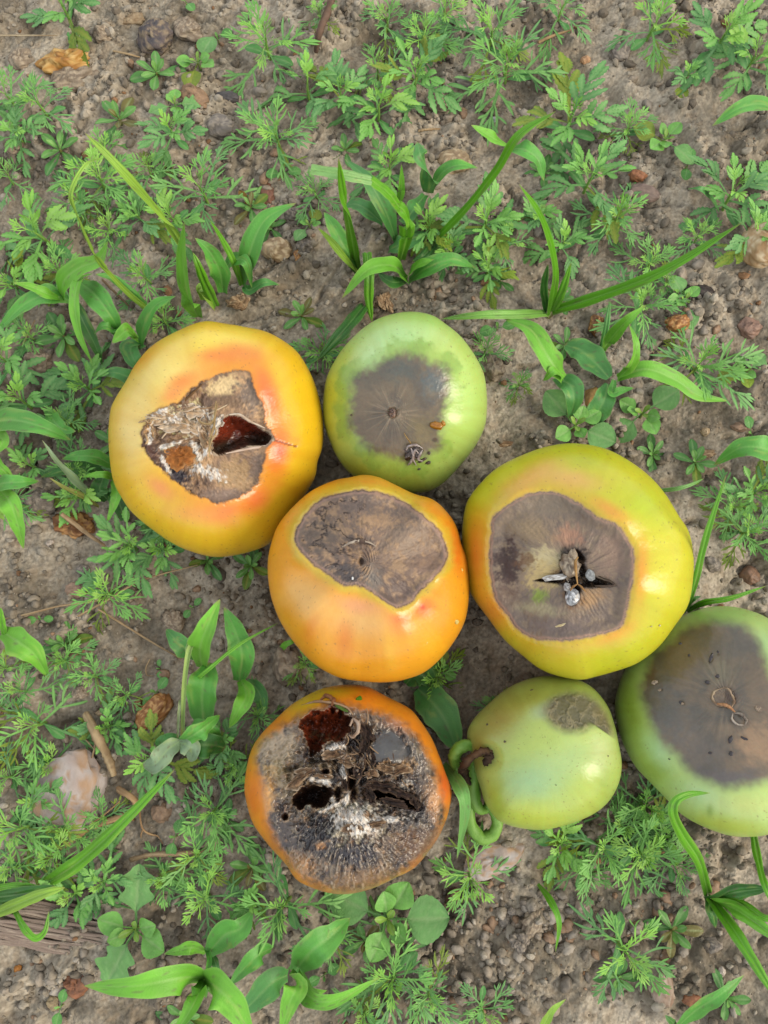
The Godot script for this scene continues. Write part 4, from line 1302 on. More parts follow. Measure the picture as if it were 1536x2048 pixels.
func field_shrivelled(p: Vector2, s: float, th: float) -> void:
	var m1 := ng(p, 0.35, 200.0)
	var m2 := ng(p, 1.1, 204.0)
	var d := inside(tab_a, o_a, p) + m2 * 8.0 + m1 * 6.0
	var low := smoothstep(20.0, 120.0, p.y - o_a.y)
	f_col = paint(sk_f, sk_c, p, cc(238, 146, 40), m1)
	var wr := ridged(p + Vector2(m1, m2) * 16.0, 0.7, 211.0)
	if d < -14.0:
		f_col *= 1.0 + 0.06 * m2
		living(p, s, th, 420.0)
		f_disp += low * 2.0 * wr
		return
	var m3 := ng(p, 2.6, 209.0)
	var rc := cc(105, 89, 75).lerp(cc(66, 58, 58), smoothstep(-0.15, 0.3, m1 + 0.5 * m2)).lerp(cc(194, 152, 114), 0.4 * smoothstep(0.2, 0.5, m2 - 0.4 * m1))
	rc = paint(ro_f, ro_c, p, rc, m2 + 0.8 * m3)
	var q := p - tl(700, 1620)
	var a := atan2(q.y, q.x)
	var st := n_grain.get_noise_3d(cos(a) * 190.0, sin(a) * 190.0, q.length() * 0.5 + 220.0)
	rc = rc.lerp(cc(201, 182, 154), 0.25 * smoothstep(0.75, 1.0, wr))
	var wk := n_grain.get_noise_3d(cos(a) * 330.0 + 9.0 * m1, sin(a) * 330.0, q.length() * 0.55 + 240.0)
	rc = rc.lerp(cc(206, 186, 162), 0.5 * low * smoothstep(0.26, 0.5, wk))
	rc = rc.lerp(cc(48, 42, 44), 0.6 * low * smoothstep(-0.1, -0.4, wk) * smoothstep(150.0, 90.0, q.length()))
	rc *= 1.0 + (0.35 - 0.25 * low) * m3 + 0.25 * st * low
	f_col = f_col.lerp(rc, smoothstep(-14.0, 10.0, d))
	f_cls = 1 if d > 0.0 else 0
	var mid := smoothstep(10.0, 60.0, d)
	var up := 1.0 - low
	var fold := ridged(p + Vector2(m1, -m1) * 30.0, 0.26, 251.0)
	f_disp = -14.0 * smoothstep(-6.0, 30.0, d) - 14.0 * mid * up + mid * up * 12.0 * smoothstep(0.1, 1.0, fold)
	f_col = f_col.lerp(cc(44, 36, 34) * (1.0 + 0.5 * m3), 0.75 * mid * up * smoothstep(0.45, -0.15, fold + 0.5 * m2))
	f_disp += smoothstep(0.0, 16.0, d) * (3.8 * smoothstep(-0.2, 1.0, wr) + (1.3 - 1.1 * low) * m3 + low * (4.0 * st + 4.6 * wk)) + mid * up * (9.0 * m2 + 4.0 * ridged(p, 1.3, 217.0))
	var sl := smoothstep(1.15, 0.8, ((p - tl(773, 1494)) / Vector2(38.0, 32.0)).length() + 0.6 * m1 + 0.3 * m2)
	f_disp = lerpf(f_disp, -19.0 + 3.0 * m1, sl)
	f_col = f_col.lerp(cc(82, 82, 84) * (1.0 + 0.3 * m2), sl * 0.9)
	mould(p, 0.5 * m2 + 0.5 * m3, 230.0)
	var pit := smoothstep(-2.0, 10.0, inside(tab_d, o_d, p) + m2 * 14.0)
	f_disp -= pit * (9.0 - 12.0 * m2)
	f_col = f_col.lerp(cc(60, 46, 40) * (1.0 + 0.8 * m3), pit * 0.85)
	var h := maxf(maxf(inside(tab_b, o_b, p) + m1 * 10.0, inside(tab_c, o_c, p) - 3.0 + m1 * 22.0) + m2 * 13.0, inside(tab_d, o_d, p) - 14.0 + m2 * 26.0) + m3 * 3.0
	for spot in [[704, 1559, 9.0, 30.0], [676, 1587, 7.0, 14.0], [568, 1634, 7.0, 7.0], [822, 1573, 4.0, 4.0], [706, 1586, 8.0, 12.0], [735, 1475, 10.0, 14.0], [650, 1543, 9.0, 6.0]]:
		var e := p - tl(spot[0], spot[1])
		h = maxf(h, (1.0 - Vector2(e.x / spot[2], e.y / spot[3]).length()) * spot[2] + m3 * 2.0)
	if h > -5.0:
		f_col = f_col.lerp(cc(176, 146, 112), 0.6 * smoothstep(-5.0, -1.0, h) * smoothstep(0.25, -0.1, m2))
		f_disp += 3.0 * smoothstep(-6.0, 0.0, h) * (0.6 + m2)
	if h > 0.0:
		f_cls = 2
		f_disp -= 34.0 * smoothstep(0.0, 11.0, h) + 30.0 * smoothstep(6.0, 30.0, h)
		var red := smoothstep(70.0, 20.0, (p - tl(640, 1440)).length())
		f_col = cc(56, 38, 28).lerp(cc(136, 58, 30), red).lerp(cc(40, 28, 24), 0.7 * smoothstep(0.0, 0.4, m2)) * (1.0 + 0.6 * m3)
		if red > 0.0:
			f_col = f_col.lerp(cc(120, 92, 62), red * smoothstep(0.15, 0.5, m2 + m3) * smoothstep(0.0, 30.0, p.y - tl(640, 1440).y))

# ---------------------------------------------------------------- stones, clods, wood and straw
func stone(called: String, category: String, px: float, py: float, rx: float, ry: float, deg: float, tall: float, facets: float, rough: float, cols: Array, mat: String, label: String, group := "") -> void:
	var p := at_ground(px, py)
	var k := mpp(p)
	var hgt := minf(rx, ry) * k * tall
	p = at_ground(px, py, hgt * 0.35)
	var root := thing(called, label, category, Vector3(p.x, gh(p.x, p.z), p.z), group)
	var m := part("body", lump(Vector3(rx * k, hgt, ry * k), int(px * 3.0 + py), rough, facets, cols, 22, 34), mats[mat], root)
	m.rotation.y = -deg_to_rad(deg)
	m.position.y = hgt * 0.25

func build_stones() -> void:
	var amber := [cc(176, 118, 62), cc(138, 88, 52), cc(206, 160, 104)]
	var quartz := [cc(206, 196, 190), cc(184, 164, 152), cc(178, 146, 116)]
	var tan_ := [cc(190, 164, 128), cc(160, 132, 100), cc(208, 186, 150)]
	var grey := [cc(146, 136, 126), cc(120, 112, 104), cc(164, 152, 138)]
	var brown := [cc(164, 148, 129), cc(138, 122, 106), cc(182, 166, 145)]
	var pale := [cc(196, 182, 168), cc(170, 152, 138), cc(210, 198, 184)]
	var rust := [cc(168, 116, 70), cc(122, 82, 54), cc(196, 150, 92)]
	stone("stone", "stone", 135, 128, 52, 30, -8, 0.9, 0.8, 0.5, [cc(196, 146, 70), cc(170, 118, 60), cc(214, 176, 110)], "stone", "amber yellow chipped stone below the drooping leaf at the upper left")
	stone("soil_clod", "clod", 142, 158, 52, 30, -14, 0.7, 0.6, 0.5, brown, "clod", "pale tan clod against the lower side of the amber chipped stone")
	stone("soil_clod", "clod", 307, 68, 36, 36, 0, 0.9, 0.7, 0.5, [cc(124, 112, 106), cc(90, 88, 94), cc(150, 134, 114)], "clod", "big grey cracked clod near the top edge, left of centre")
	stone("soil_clod", "clod", 265, 40, 22, 15, -20, 0.6, 0.9, 0.4, [cc(178, 158, 130), cc(150, 128, 102)], "clod", "small straw-coloured chip left of the big grey cracked clod")
	stone("soil_clod", "clod", 202, 65, 22, 20, 0, 0.9, 0.7, 0.5, brown, "clod", "brown angular clod between the straw-coloured chip and the feathery leaf at upper left")
	stone("soil_clod", "clod", 375, 60, 30, 26, 10, 0.7, 0.7, 0.5, brown, "clod", "brown clod touching the right side of the big grey cracked clod")
	stone("soil_clod", "clod", 40, 118, 26, 24, 0, 0.7, 0.5, 0.5, brown, "clod", "round brown clod at the far upper left, left of the amber stone")
	stone("soil_clod", "clod", 392, 196, 32, 26, 20, 0.7, 0.8, 0.5, [cc(172, 142, 116), cc(146, 120, 98)], "clod", "pinkish tan clod below the round leaf of the oval-leaved seedling at upper left")
	stone("stone", "stone", 443, 254, 33, 24, 0, 0.9, 0.3, 0.3, grey, "stone", "smooth grey-brown stone with a notch in the upper left quarter")
	stone("stone", "stone", 455, 194, 28, 12, 10, 0.8, 0.6, 0.4, [cc(96, 92, 92), cc(80, 76, 76)], "stone", "dark slate chip above the notched grey-brown stone")
	stone("soil_clod", "clod", 28, 292, 22, 20, 0, 0.9, 0.8, 0.6, brown, "clod", "small brown clod near the left edge above the long thin blade")
	stone("stone", "stone", 908, 322, 34, 26, 5, 0.8, 0.2, 0.25, tan_, "stone", "smooth pale tan stone right of the tallest broad grass leaf, top centre")
	stone("stone", "stone", 945, 165, 36, 20, 0, 0.7, 0.8, 0.4, grey, "stone", "flat grey angular stone below the bluish feathery weeds at upper right centre")
	stone("soil_clod", "clod", 975, 205, 24, 20, 0, 0.8, 0.6, 0.6, brown, "clod", "crumbly clod just below the flat grey angular stone")
	stone("soil_clod", "clod", 880, 205, 26, 20, 0, 0.8, 0.6, 0.6, brown, "clod", "crumbly clod left of the dry twig scrap in the upper middle")
	stone("stone", "stone", 987, 237, 10, 8, 0, 0.8, 0.8, 0.3, [cc(206, 204, 206), cc(180, 178, 180)], "stone", "tiny white angular pebble left of the bright broad leaf tip")
	stone("stone", "stone", 555, 500, 30, 26, 15, 0.8, 0.2, 0.25, tan_, "stone", "rounded tan stone right of the broad curled grass leaf above the ripped tomato")
	stone("stone", "stone", 594, 512, 9, 15, -10, 0.8, 0.6, 0.3, rust, "stone", "small rusty pebble on the right of the rounded tan stone")
	stone("stone", "stone", 534, 385, 14, 26, -10, 0.8, 0.4, 0.3, [cc(150, 106, 84), cc(122, 84, 68)], "stone", "reddish upright pebble in the dark grit above the rounded tan stone")
	stone("soil_clod", "clod", 608, 490, 18, 17, 0, 0.8, 0.5, 0.6, grey, "clod", "grey lump of soil below the round single leaf, top centre")
	stone("soil_clod", "clod", 590, 430, 20, 17, 0, 0.8, 0.5, 0.6, grey, "clod", "dark lump of soil left of the round single leaf, top centre")
	stone("stone", "stone", 1522, 492, 42, 44, 0, 0.8, 0.15, 0.2, [cc(206, 176, 134), cc(184, 146, 104), cc(216, 196, 164)], "stone", "large smooth cream stone at the right edge under the lobed leaf")
	stone("stone", "stone", 1357, 645, 24, 19, -8, 0.9, 0.25, 0.25, amber, "stone", "glossy amber pebble under the small seedling on the right")
	stone("stone", "stone", 1193, 648, 17, 24, 10, 0.9, 0.7, 0.4, rust, "stone", "rough orange pebble behind the narrow upright leaf right of the green tomato")
	stone("stone", "stone", 1185, 797, 20, 24, 30, 0.8, 0.3, 0.3, [cc(196, 158, 94), cc(170, 130, 76)], "stone", "ochre pebble half hidden by leaves above the oval-leaved seedling")
	stone("stone", "stone", 1290, 387, 36, 18, 12, 0.8, 0.7, 0.3, [cc(150, 128, 116), cc(126, 108, 98)], "stone", "flat pinkish grey stone in open soil at the right")
	stone("stone", "stone", 1281, 340, 17, 13, 0, 0.8, 0.5, 0.3, [cc(176, 120, 84), cc(150, 100, 70)], "stone", "small rust-red stone above the flat pinkish grey stone")
	stone("stone", "stone", 1398, 582, 32, 17, 4, 0.8, 0.6, 0.5, [cc(72, 62, 58), cc(50, 44, 42)], "stone", "nearly black flaky lump beside the small seedling on the right")
	stone("stone", "stone", 1498, 655, 24, 22, 0, 0.7, 0.5, 0.4, [cc(160, 126, 108), cc(140, 112, 98)], "stone", "pinkish weathered stone near the right edge below the cream stone")
	stone("stone", "stone", 1485, 720, 16, 12, 0, 0.8, 0.4, 0.3, pale, "stone", "pale pebble left of the small seedling at the right edge")
	stone("stone", "stone", 1170, 120, 12, 10, 0, 0.8, 0.7, 0.4, [cc(200, 160, 120), cc(180, 136, 100)], "stone", "little orange-tan chip in the bare soil, upper right")
	stone("stone", "stone", 1240, 105, 24, 20, 20, 0.8, 0.6, 0.4, grey, "stone", "grey-brown stone beside a crack in the bare soil, upper right")
	stone("soil_clod", "clod", 76, 1000, 30, 34, 10, 0.9, 0.5, 0.4, grey, "clod", "grey clod beside the drooping grass leaf at the left edge")
	stone("stone", "stone", 148, 1050, 40, 26, 8, 0.8, 0.5, 0.7, rust, "stone", "rough orange-brown stone with a straw across it, left of the ripped tomato")
	stone("stone", "stone", 155, 1180, 24, 15, 10, 0.7, 0.3, 0.3, [cc(176, 146, 122), cc(150, 124, 104)], "stone", "pinkish flat pebble under a feathery leaf, left of centre")
	stone("stone", "stone", 166, 1140, 14, 12, 0, 0.8, 0.2, 0.2, grey, "stone", "smooth dark grey pebble above the pinkish flat pebble")
	stone("stone", "stone", 100, 1086, 8, 8, 0, 0.8, 0.5, 0.3, pale, "stone", "tiny white pebble in bare soil below the rough orange-brown stone")
	stone("soil_clod", "clod", 265, 1190, 18, 20, 0, 0.8, 0.5, 0.5, brown, "clod", "brown clod where the thin straws cross, left of centre")
	stone("soil_clod", "clod", 348, 1240, 22, 24, 0, 0.7, 0.6, 0.5, brown, "clod", "brown angular clod left of the broad pointed grass leaves")
	stone("soil_clod", "clod", 575, 1330, 34, 40, -10, 0.8, 0.6, 0.4, brown, "clod", "large brown clod in the shade under the orange tomato's left side")
	stone("stone", "stone", 306, 1424, 26, 44, 48, 0.7, 0.2, 0.25, amber, "stone", "long glossy amber pebble under the two-leaved sprout, left of the lowest tomato")
	stone("stone", "stone", 207, 1425, 16, 9, -8, 0.8, 0.5, 0.3, tan_, "stone", "small tan pebble left of the long glossy amber pebble")
	stone("soil_clod", "clod", 160, 1385, 18, 15, 0, 0.8, 0.5, 0.5, brown, "clod", "dark clod under the feathery seedling with one yellow leaf")
	stone("stone", "stone", 140, 1590, 80, 90, -20, 0.5, 0.75, 0.30, quartz, "stone", "biggest stone, milky grey-pink quartz among weeds at the lower left")
	stone("stone", "stone", 325, 1625, 22, 20, 0, 0.7, 0.3, 0.3, [cc(170, 140, 112), cc(144, 118, 96)], "stone", "tan stone half sunk beside the fork of the dry stalk")
	stone("stone", "stone", 990, 1718, 66, 34, -14, 0.45, 0.75, 0.3, quartz, "stone", "flat quartz stone below the curled tomato stalk")
	stone("stone", "stone", 908, 1798, 17, 22, 0, 0.9, 0.4, 0.4, [cc(140, 108, 90), cc(110, 86, 74)], "stone", "reddish brown pebble right of the big oval-leaved seedling")
	stone("soil_clod", "clod", 855, 1826, 26, 18, 10, 0.8, 0.6, 0.7, [cc(176, 146, 112), cc(130, 106, 86)], "clod", "crusty straw-coloured clod above the large right oval leaf")
	stone("stone", "stone", 928, 1834, 6, 8, 0, 0.8, 0.7, 0.2, pale, "stone", "tiny cream pebble right of the crusty straw-coloured clod")
	stone("soil_clod", "clod", 912, 1850, 15, 16, 0, 0.8, 0.6, 0.6, brown, "clod", "brown lump right below the tiny cream pebble")
	stone("stone", "stone", 1024, 1822, 9, 8, 0, 0.8, 0.5, 0.3, grey, "stone", "left one of two small grey pebbles in the grit right of the drooping feathery leaf")
	stone("stone", "stone", 1042, 1824, 10, 8, 0, 0.8, 0.5, 0.3, grey, "stone", "right one of two small grey pebbles in the grit right of the drooping feathery leaf")
	stone("stone", "stone", 1008, 1842, 13, 12, 30, 0.8, 0.6, 0.3, grey, "stone", "grey angular pebble below the two small grey pebbles")
	stone("stone", "stone", 1036, 1846, 14, 13, 0, 0.8, 0.6, 0.4, brown, "stone", "tan and black pebble right of the grey angular pebble")
	stone("soil_clod", "clod", 1066, 1845, 20, 28, 30, 0.8, 0.6, 0.5, brown, "clod", "long rough clod between the tan and black pebble and the hanging grass blade")
	stone("soil_clod", "clod", 1040, 1882, 20, 20, 0, 0.8, 0.4, 0.6, grey, "clod", "dark crumbly clod under the tan and black pebble")
	stone("stone", "stone", 1017, 1975, 14, 14, 0, 0.7, 0.7, 0.3, grey, "stone", "flat grey chip in the gritty soil at the bottom, right of centre")
	stone("stone", "stone", 1108, 1912, 8, 7, 0, 0.8, 0.6, 0.3, pale, "stone", "pale pebble left of the lowest right feathery weed")
	stone("stone", "stone", 1165, 1812, 18, 26, 10, 0.7, 0.7, 0.4, brown, "stone", "upright brown flat stone above the lowest right feathery weed")
	stone("stone", "stone", 1332, 1910, 17, 22, 25, 0.8, 0.7, 0.3, [cc(174, 142, 114), cc(146, 116, 92)], "stone", "orange-tan angular stone right of the lowest right feathery weed")
	stone("stone", "stone", 1322, 1968, 24, 46, -12, 0.6, 0.3, 0.3, [cc(182, 166, 150), cc(160, 132, 112)], "stone", "long pale stone behind thin leaf tips at the bottom right")
	stone("stone", "stone", 1386, 2002, 20, 12, 0, 0.8, 0.4, 0.3, [cc(176, 122, 88), cc(150, 100, 74)], "stone", "rust-coloured stone beside the long pale stone at the bottom right")
	stone("stone", "stone", 1441, 1942, 8, 10, 10, 0.8, 0.6, 0.2, pale, "stone", "small white pebble at the bottom right below the stiff sedge blades")
	stone("stone", "stone", 1425, 1888, 22, 20, 20, 0.9, 0.8, 0.3, grey, "stone", "dark grey angular stone casting a crack, right of the small rosette at bottom right")
	stone("stone", "stone", 155, 1970, 24, 22, 0, 0.8, 0.5, 0.6, [cc(150, 100, 70), cc(112, 76, 56)], "stone", "rusty flaky stone at the tip of the big grass leaf, lower left")
	stone("stone", "stone", 36, 1937, 9, 7, 0, 0.8, 0.5, 0.3, [cc(206, 140, 66), cc(170, 110, 56)], "stone", "small orange pebble below the old plank, lower left")
	stone("stone", "stone", 107, 2006, 14, 14, 0, 0.8, 0.6, 0.4, [cc(180, 160, 122), cc(150, 130, 100)], "stone", "sand-coloured pebble below the rusty flaky stone")
	stone("soil_clod", "clod", 985, 735, 24, 30, -10, 0.9, 0.5, 0.6, brown, "clod", "rough round clod right of the round green tomato")
	stone("soil_clod", "clod", 75, 725, 30, 28, 0, 0.8, 0.4, 0.5, brown, "clod", "brown clod under the fleshy rosette left of the ripped tomato")
	stone("stone", "stone", 1425, 1130, 20, 16, 20, 0.8, 0.6, 0.4, grey, "stone", "grey-brown stone right of the tall sedge blade beside the star-split tomato")
	stone("stone", "stone", 1500, 1150, 20, 22, 20, 0.9, 0.7, 0.3, [cc(150, 116, 92), cc(122, 96, 80)], "stone", "brown angular stone near the right edge above the thin bent blade")
	stone("stone", "stone", 1480, 855, 18, 10, 0, 0.8, 0.3, 0.3, [cc(160, 130, 106), cc(140, 116, 96)], "stone", "tan pebble in bare soil at the right, above the wide leaf at the edge")
	stone("stone", "stone", 1411, 864, 9, 9, 0, 0.8, 0.5, 0.3, tan_, "stone", "small ochre pebble left of the tan pebble in bare soil at the right")
	# loose gravel too small to tell apart
	var mm := MultiMesh.new()
	mm.transform_format = MultiMesh.TRANSFORM_3D
	mm.use_colors = true
	mm.mesh = lump(Vector3(1, 0.75, 1), 411, 0.6, 0.9, [Color.WHITE, Color(0.8, 0.8, 0.8)], 8, 11)
	var r := RandomNumberGenerator.new()
	r.seed = 99
	var spots := [[900, 1830, 160, 70, 150], [1050, 1860, 120, 80, 170], [1180, 1850, 110, 120, 160], [1300, 1830, 90, 60, 60], [960, 1990, 160, 60, 90], [560, 400, 60, 90, 90], [830, 590, 120, 40, 90], [500, 470, 60, 60, 40], [960, 210, 90, 50, 60], [420, 150, 400, 170, 110], [1300, 640, 200, 130, 70], [1250, 250, 250, 170, 60], [250, 1300, 250, 170, 60], [150, 1960, 150, 80, 50], [820, 1790, 60, 40, 40]]
	var tr := []
	var co := []
	for s in spots:
		for i in s[4]:
			var p := at_ground(s[0] + r.randfn() * s[2] * 0.6, s[1] + r.randfn() * s[3] * 0.6)
			if r.randf() < 0.35:
				continue
			var q := (0.0005 + 0.0026 * pow(r.randf(), 2.8))
			tr.append(Transform3D(Basis(Vector3(r.randfn() * 0.3, 1, r.randfn() * 0.3).normalized(), r.randf() * TAU).scaled_local(Vector3(q * r.randf_range(0.8, 1.4), q, q)), Vector3(p.x, gh(p.x, p.z) + q * 0.15, p.z)))
			var c: Color = [cc(158, 147, 133), cc(172, 157, 138), cc(134, 123, 110), cc(190, 178, 162), cc(170, 138, 110)][r.randi() % 5]
			co.append(c)
	mm.instance_count = tr.size()
	for i in tr.size():
		mm.set_instance_transform(i, tr[i])
		mm.set_instance_color(i, co[i])
	var o := MultiMeshInstance3D.new()
	o.name = "gravel"
	o.multimesh = mm
	o.material_override = mats.stone
	o.set_meta("kind", "stuff")
	o.set_meta("category", "gravel")
	o.set_meta("label", "small loose gravel strewn in patches over the soil")
	add_child(o)

func stick(called: String, category: String, label: String, flat: Array, w_px: float, a: Color, b: Color, rough: float, forks: Array = []) -> void:
	var p0 := at_ground(flat[0], flat[1])
	var root := thing(called, label, category, p0)
	var pts := []
	for i in range(0, flat.size(), 3):
		pts.append(at_ground(flat[i], flat[i + 1], flat[i + 2] * 0.001) - p0)
	var w := w_px * mpp(p0) * 0.5
	part("stem", tube(pts, [w * 0.9, w, w * 0.9, w * 0.55], 10, 40, a, b, rough, int(flat[0])), mats.wood, root)
	for f in forks:
		var q := []
		for i in range(1, f.size(), 3):
			q.append(at_ground(f[i], f[i + 1], f[i + 2] * 0.001) - p0)
		part("rootlet", tube(q, [f[0] * mpp(p0) * 0.5, f[0] * mpp(p0) * 0.5, f[0] * mpp(p0) * 0.25], 7, 24, a, b, rough, int(f[1])), mats.wood, root)

func build_twigs() -> void:
	var straw := cc(196, 172, 136)
	var straw2 := cc(150, 126, 96)
	stick("dry_stalk", "dry stalk", "thick pale dry stalk slanting down beside the big quartz stone", [172, 1428, 5, 195, 1475, 6, 218, 1520, 5, 228, 1552, 4], 17, cc(206, 180, 140), straw2, 0.35, [[4, 152, 1460, 3, 168, 1475, 4, 190, 1500, 3], [4, 180, 1530, 3, 188, 1500, 4, 192, 1480, 3]])
	stick("dry_stalk", "dry stalk", "bent pale dry root crossing the soil right of the big quartz stone", [236, 1578, 4, 256, 1590, 5, 272, 1605, 4, 268, 1622, 5, 230, 1638, 5, 190, 1652, 5, 152, 1675, 3, 122, 1698, 2], 13, cc(196, 166, 126), cc(150, 116, 84), 0.4, [[4, 278, 1618, 3, 284, 1655, 2, 300, 1668, 1, 315, 1672, 1, 326, 1688, 0], [3, 285, 1660, 2, 282, 1670, 1, 282, 1676, 0], [3, 240, 1602, 4, 205, 1632, 4, 178, 1650, 4], [2, 128, 1660, 2, 140, 1650, 3, 152, 1654, 2]])
	stick("dry_stalk", "dry stalk", "short dry stalk lying level, left of the lowest tomato", [261, 1720, 2, 300, 1710, 4, 350, 1708, 4, 402, 1703, 2, 440, 1694, 1], 10, straw, straw2, 0.4)
	stick("straw", "straw", "stiff straw lying across the rough orange-brown stone", [122, 1028, 14, 150, 1048, 12, 178, 1070, 8, 210, 1092, 3], 9, cc(190, 164, 130), straw2, 0.2)
	stick("straw", "straw", "long thin straw rising to the right across the soil at the left", [8, 1238, 2, 60, 1227, 3, 120, 1212, 3, 190, 1202, 3, 250, 1186, 2], 4, straw, straw2, 0.2)
	stick("straw", "straw", "thin straw slanting down right towards the broad pointed grass leaves", [196, 1218, 3, 240, 1245, 3, 300, 1282, 3, 362, 1318, 2], 4.5, straw, straw2, 0.2)
	stick("straw", "straw", "thin straw passing under the feathery weed below the ripped tomato", [156, 1232, 2, 215, 1200, 3, 285, 1160, 3, 395, 1130, 2], 5, straw, straw2, 0.2)
	stick("straw", "straw", "level pale straw at the far upper left edge", [-10, 71, 4, 50, 71, 4, 115, 71, 3], 3.5, cc(206, 190, 160), straw2, 0.1)
	stick("straw", "straw", "short straw below the upper right feathery weed", [1076, 85, 2, 1105, 72, 3, 1142, 60, 2], 6, cc(190, 160, 120), straw2, 0.2)
	stick("twig", "twig", "brown weathered twig standing in the soil at the top edge", [664, -6, 8, 655, 25, 8, 640, 60, 6, 632, 105, 2], 15, cc(140, 116, 100), cc(104, 84, 74), 0.3)
	stick("twig", "twig", "short pale twig scrap in the upper middle", [836, 262, 2, 856, 259, 3, 880, 258, 2], 5, straw, straw2, 0.3)
	stick("twig", "twig", "curved rootlet in open soil right of the upper middle", [902, 204, 1, 915, 214, 2, 935, 220, 1], 3.5, straw, straw2, 0.2)
	stick("twig", "twig", "fine pale rootlet left of the fleshy rosette at upper left", [226, 102, 2, 255, 108, 3, 285, 116, 1], 4, straw, straw2, 0.2)
	stick("straw", "straw", "thin dry stem under the grass blades above the ripped tomato", [205, 560, 2, 230, 585, 3, 258, 612, 2], 5, straw2, cc(130, 106, 84), 0.2)
	stick("straw", "straw", "thin straw near the left edge between weeds", [32, 712, 2, 50, 680, 3, 70, 640, 2], 4, straw, straw2, 0.2)
	stick("straw", "straw", "white leafstalk showing right at the edge beside the feathery weed", [1455, 1084, 2, 1468, 1076, 4, 1478, 1068, 5], 6, cc(206, 196, 180), straw2, 0.1)
	stick("rootlet", "rootlet", "curly fine rootlet in bare soil left of the broad pointed grass", [300, 1318, 1, 292, 1335, 2, 294, 1350, 1, 308, 1352, 1], 2.5, straw, straw2, 0.1)
	# papery brown plant litter
	for q in [[478, 612, 30, 22, "crumpled tan leaf litter above the ripped tomato"], [1003, 888, 28, 7, "flat dry brown leaf blade left of the star-split tomato's top"], [1405, 908, 26, 10, "curled brown dry leaf under the small weed at the right"], [770, 612, 34, 16, "brown fibrous litter touching the top of the round green tomato"]]:
		var p := at_ground(q[0], q[1])
		var k := mpp(p)
		var root := thing("dry_litter", q[4], "dry leaf", p)
		for i in (5 if q[2] > 28 and q[3] > 12 else 1):
			var m := part("flake", lump(Vector3(q[2] * k * (0.5 if q[3] > 12 else 1.0), 0.0012, q[3] * k * (0.5 if q[3] > 12 else 1.0)), int(q[0]) + i, 0.8, 0.5, [cc(168, 138, 108), cc(120, 96, 74), cc(190, 164, 132)], 10, 16), mats.wood, root)
			if q[3] > 12:
				m.position = Vector3(rng.randf_range(-0.5, 0.5) * q[2] * k, 0.002 + 0.001 * i, rng.randf_range(-0.6, 0.6) * q[3] * k)
				m.rotation = Vector3(rng.randf_range(-0.6, 0.6), rng.randf() * 3.0, rng.randf_range(-0.6, 0.6))
	# the old plank end: long splinters of grey wood side by side
	var p1 := at_ground(120, 1860)
	var pk := mpp(p1)
	var plank := thing("old_plank", "weathered grey plank end lying in the soil at the lower left", "plank", p1)
	plank.rotation.y = -deg_to_rad(8)
	var r := RandomNumberGenerator.new()
	r.seed = 8
	for i in 26:
		var across := lerpf(-50.0, 36.0, i / 25.0) + r.randf_range(-2, 2)
		var x0 := r.randf_range(-190.0, -150.0) * pk
		var x1 := (r.randf_range(96.0, 124.0) if across < 14.0 else r.randf_range(20.0, 90.0)) * pk
		var high := 0.0030 * sin(PI * clampf((across + 58.0) / 110.0, 0, 1)) + r.randf_range(-0.0006, 0.0008)
		var pts := []
		for j in 7:
			pts.append(Vector3(lerpf(x0, x1, j / 6.0), high / 0.5, across * pk + 0.0005 * sin(j * 1.7 + i)))
		var w := r.randf_range(2.4, 5.4) * pk
		var m := part("splinter", tube(pts, [w * 0.9, w, w, w * 0.7], 9, 60, [cc(182, 164, 148), cc(166, 148, 134), cc(196, 178, 160)][i % 3], [cc(136, 120, 110), cc(122, 104, 94), cc(148, 130, 118)][(i + 1) % 3], 0.34, 70 + i), mats.wood, plank)
		m.scale.y = 0.5
# ---------------------------------------------------------------- grasses: every blade follows its own curve through the air
const BRIGHT := [130, 198, 66]
const MID := [106, 178, 78]
const BLUE := [96, 160, 86]
const DARK := [74, 130, 58]
const SEDGE := [112, 180, 42]
const YELLOW := [160, 200, 78]
const GREY := [150, 172, 140]

func tone(t: Array) -> Color:
	return cc(t[0], t[1], t[2])

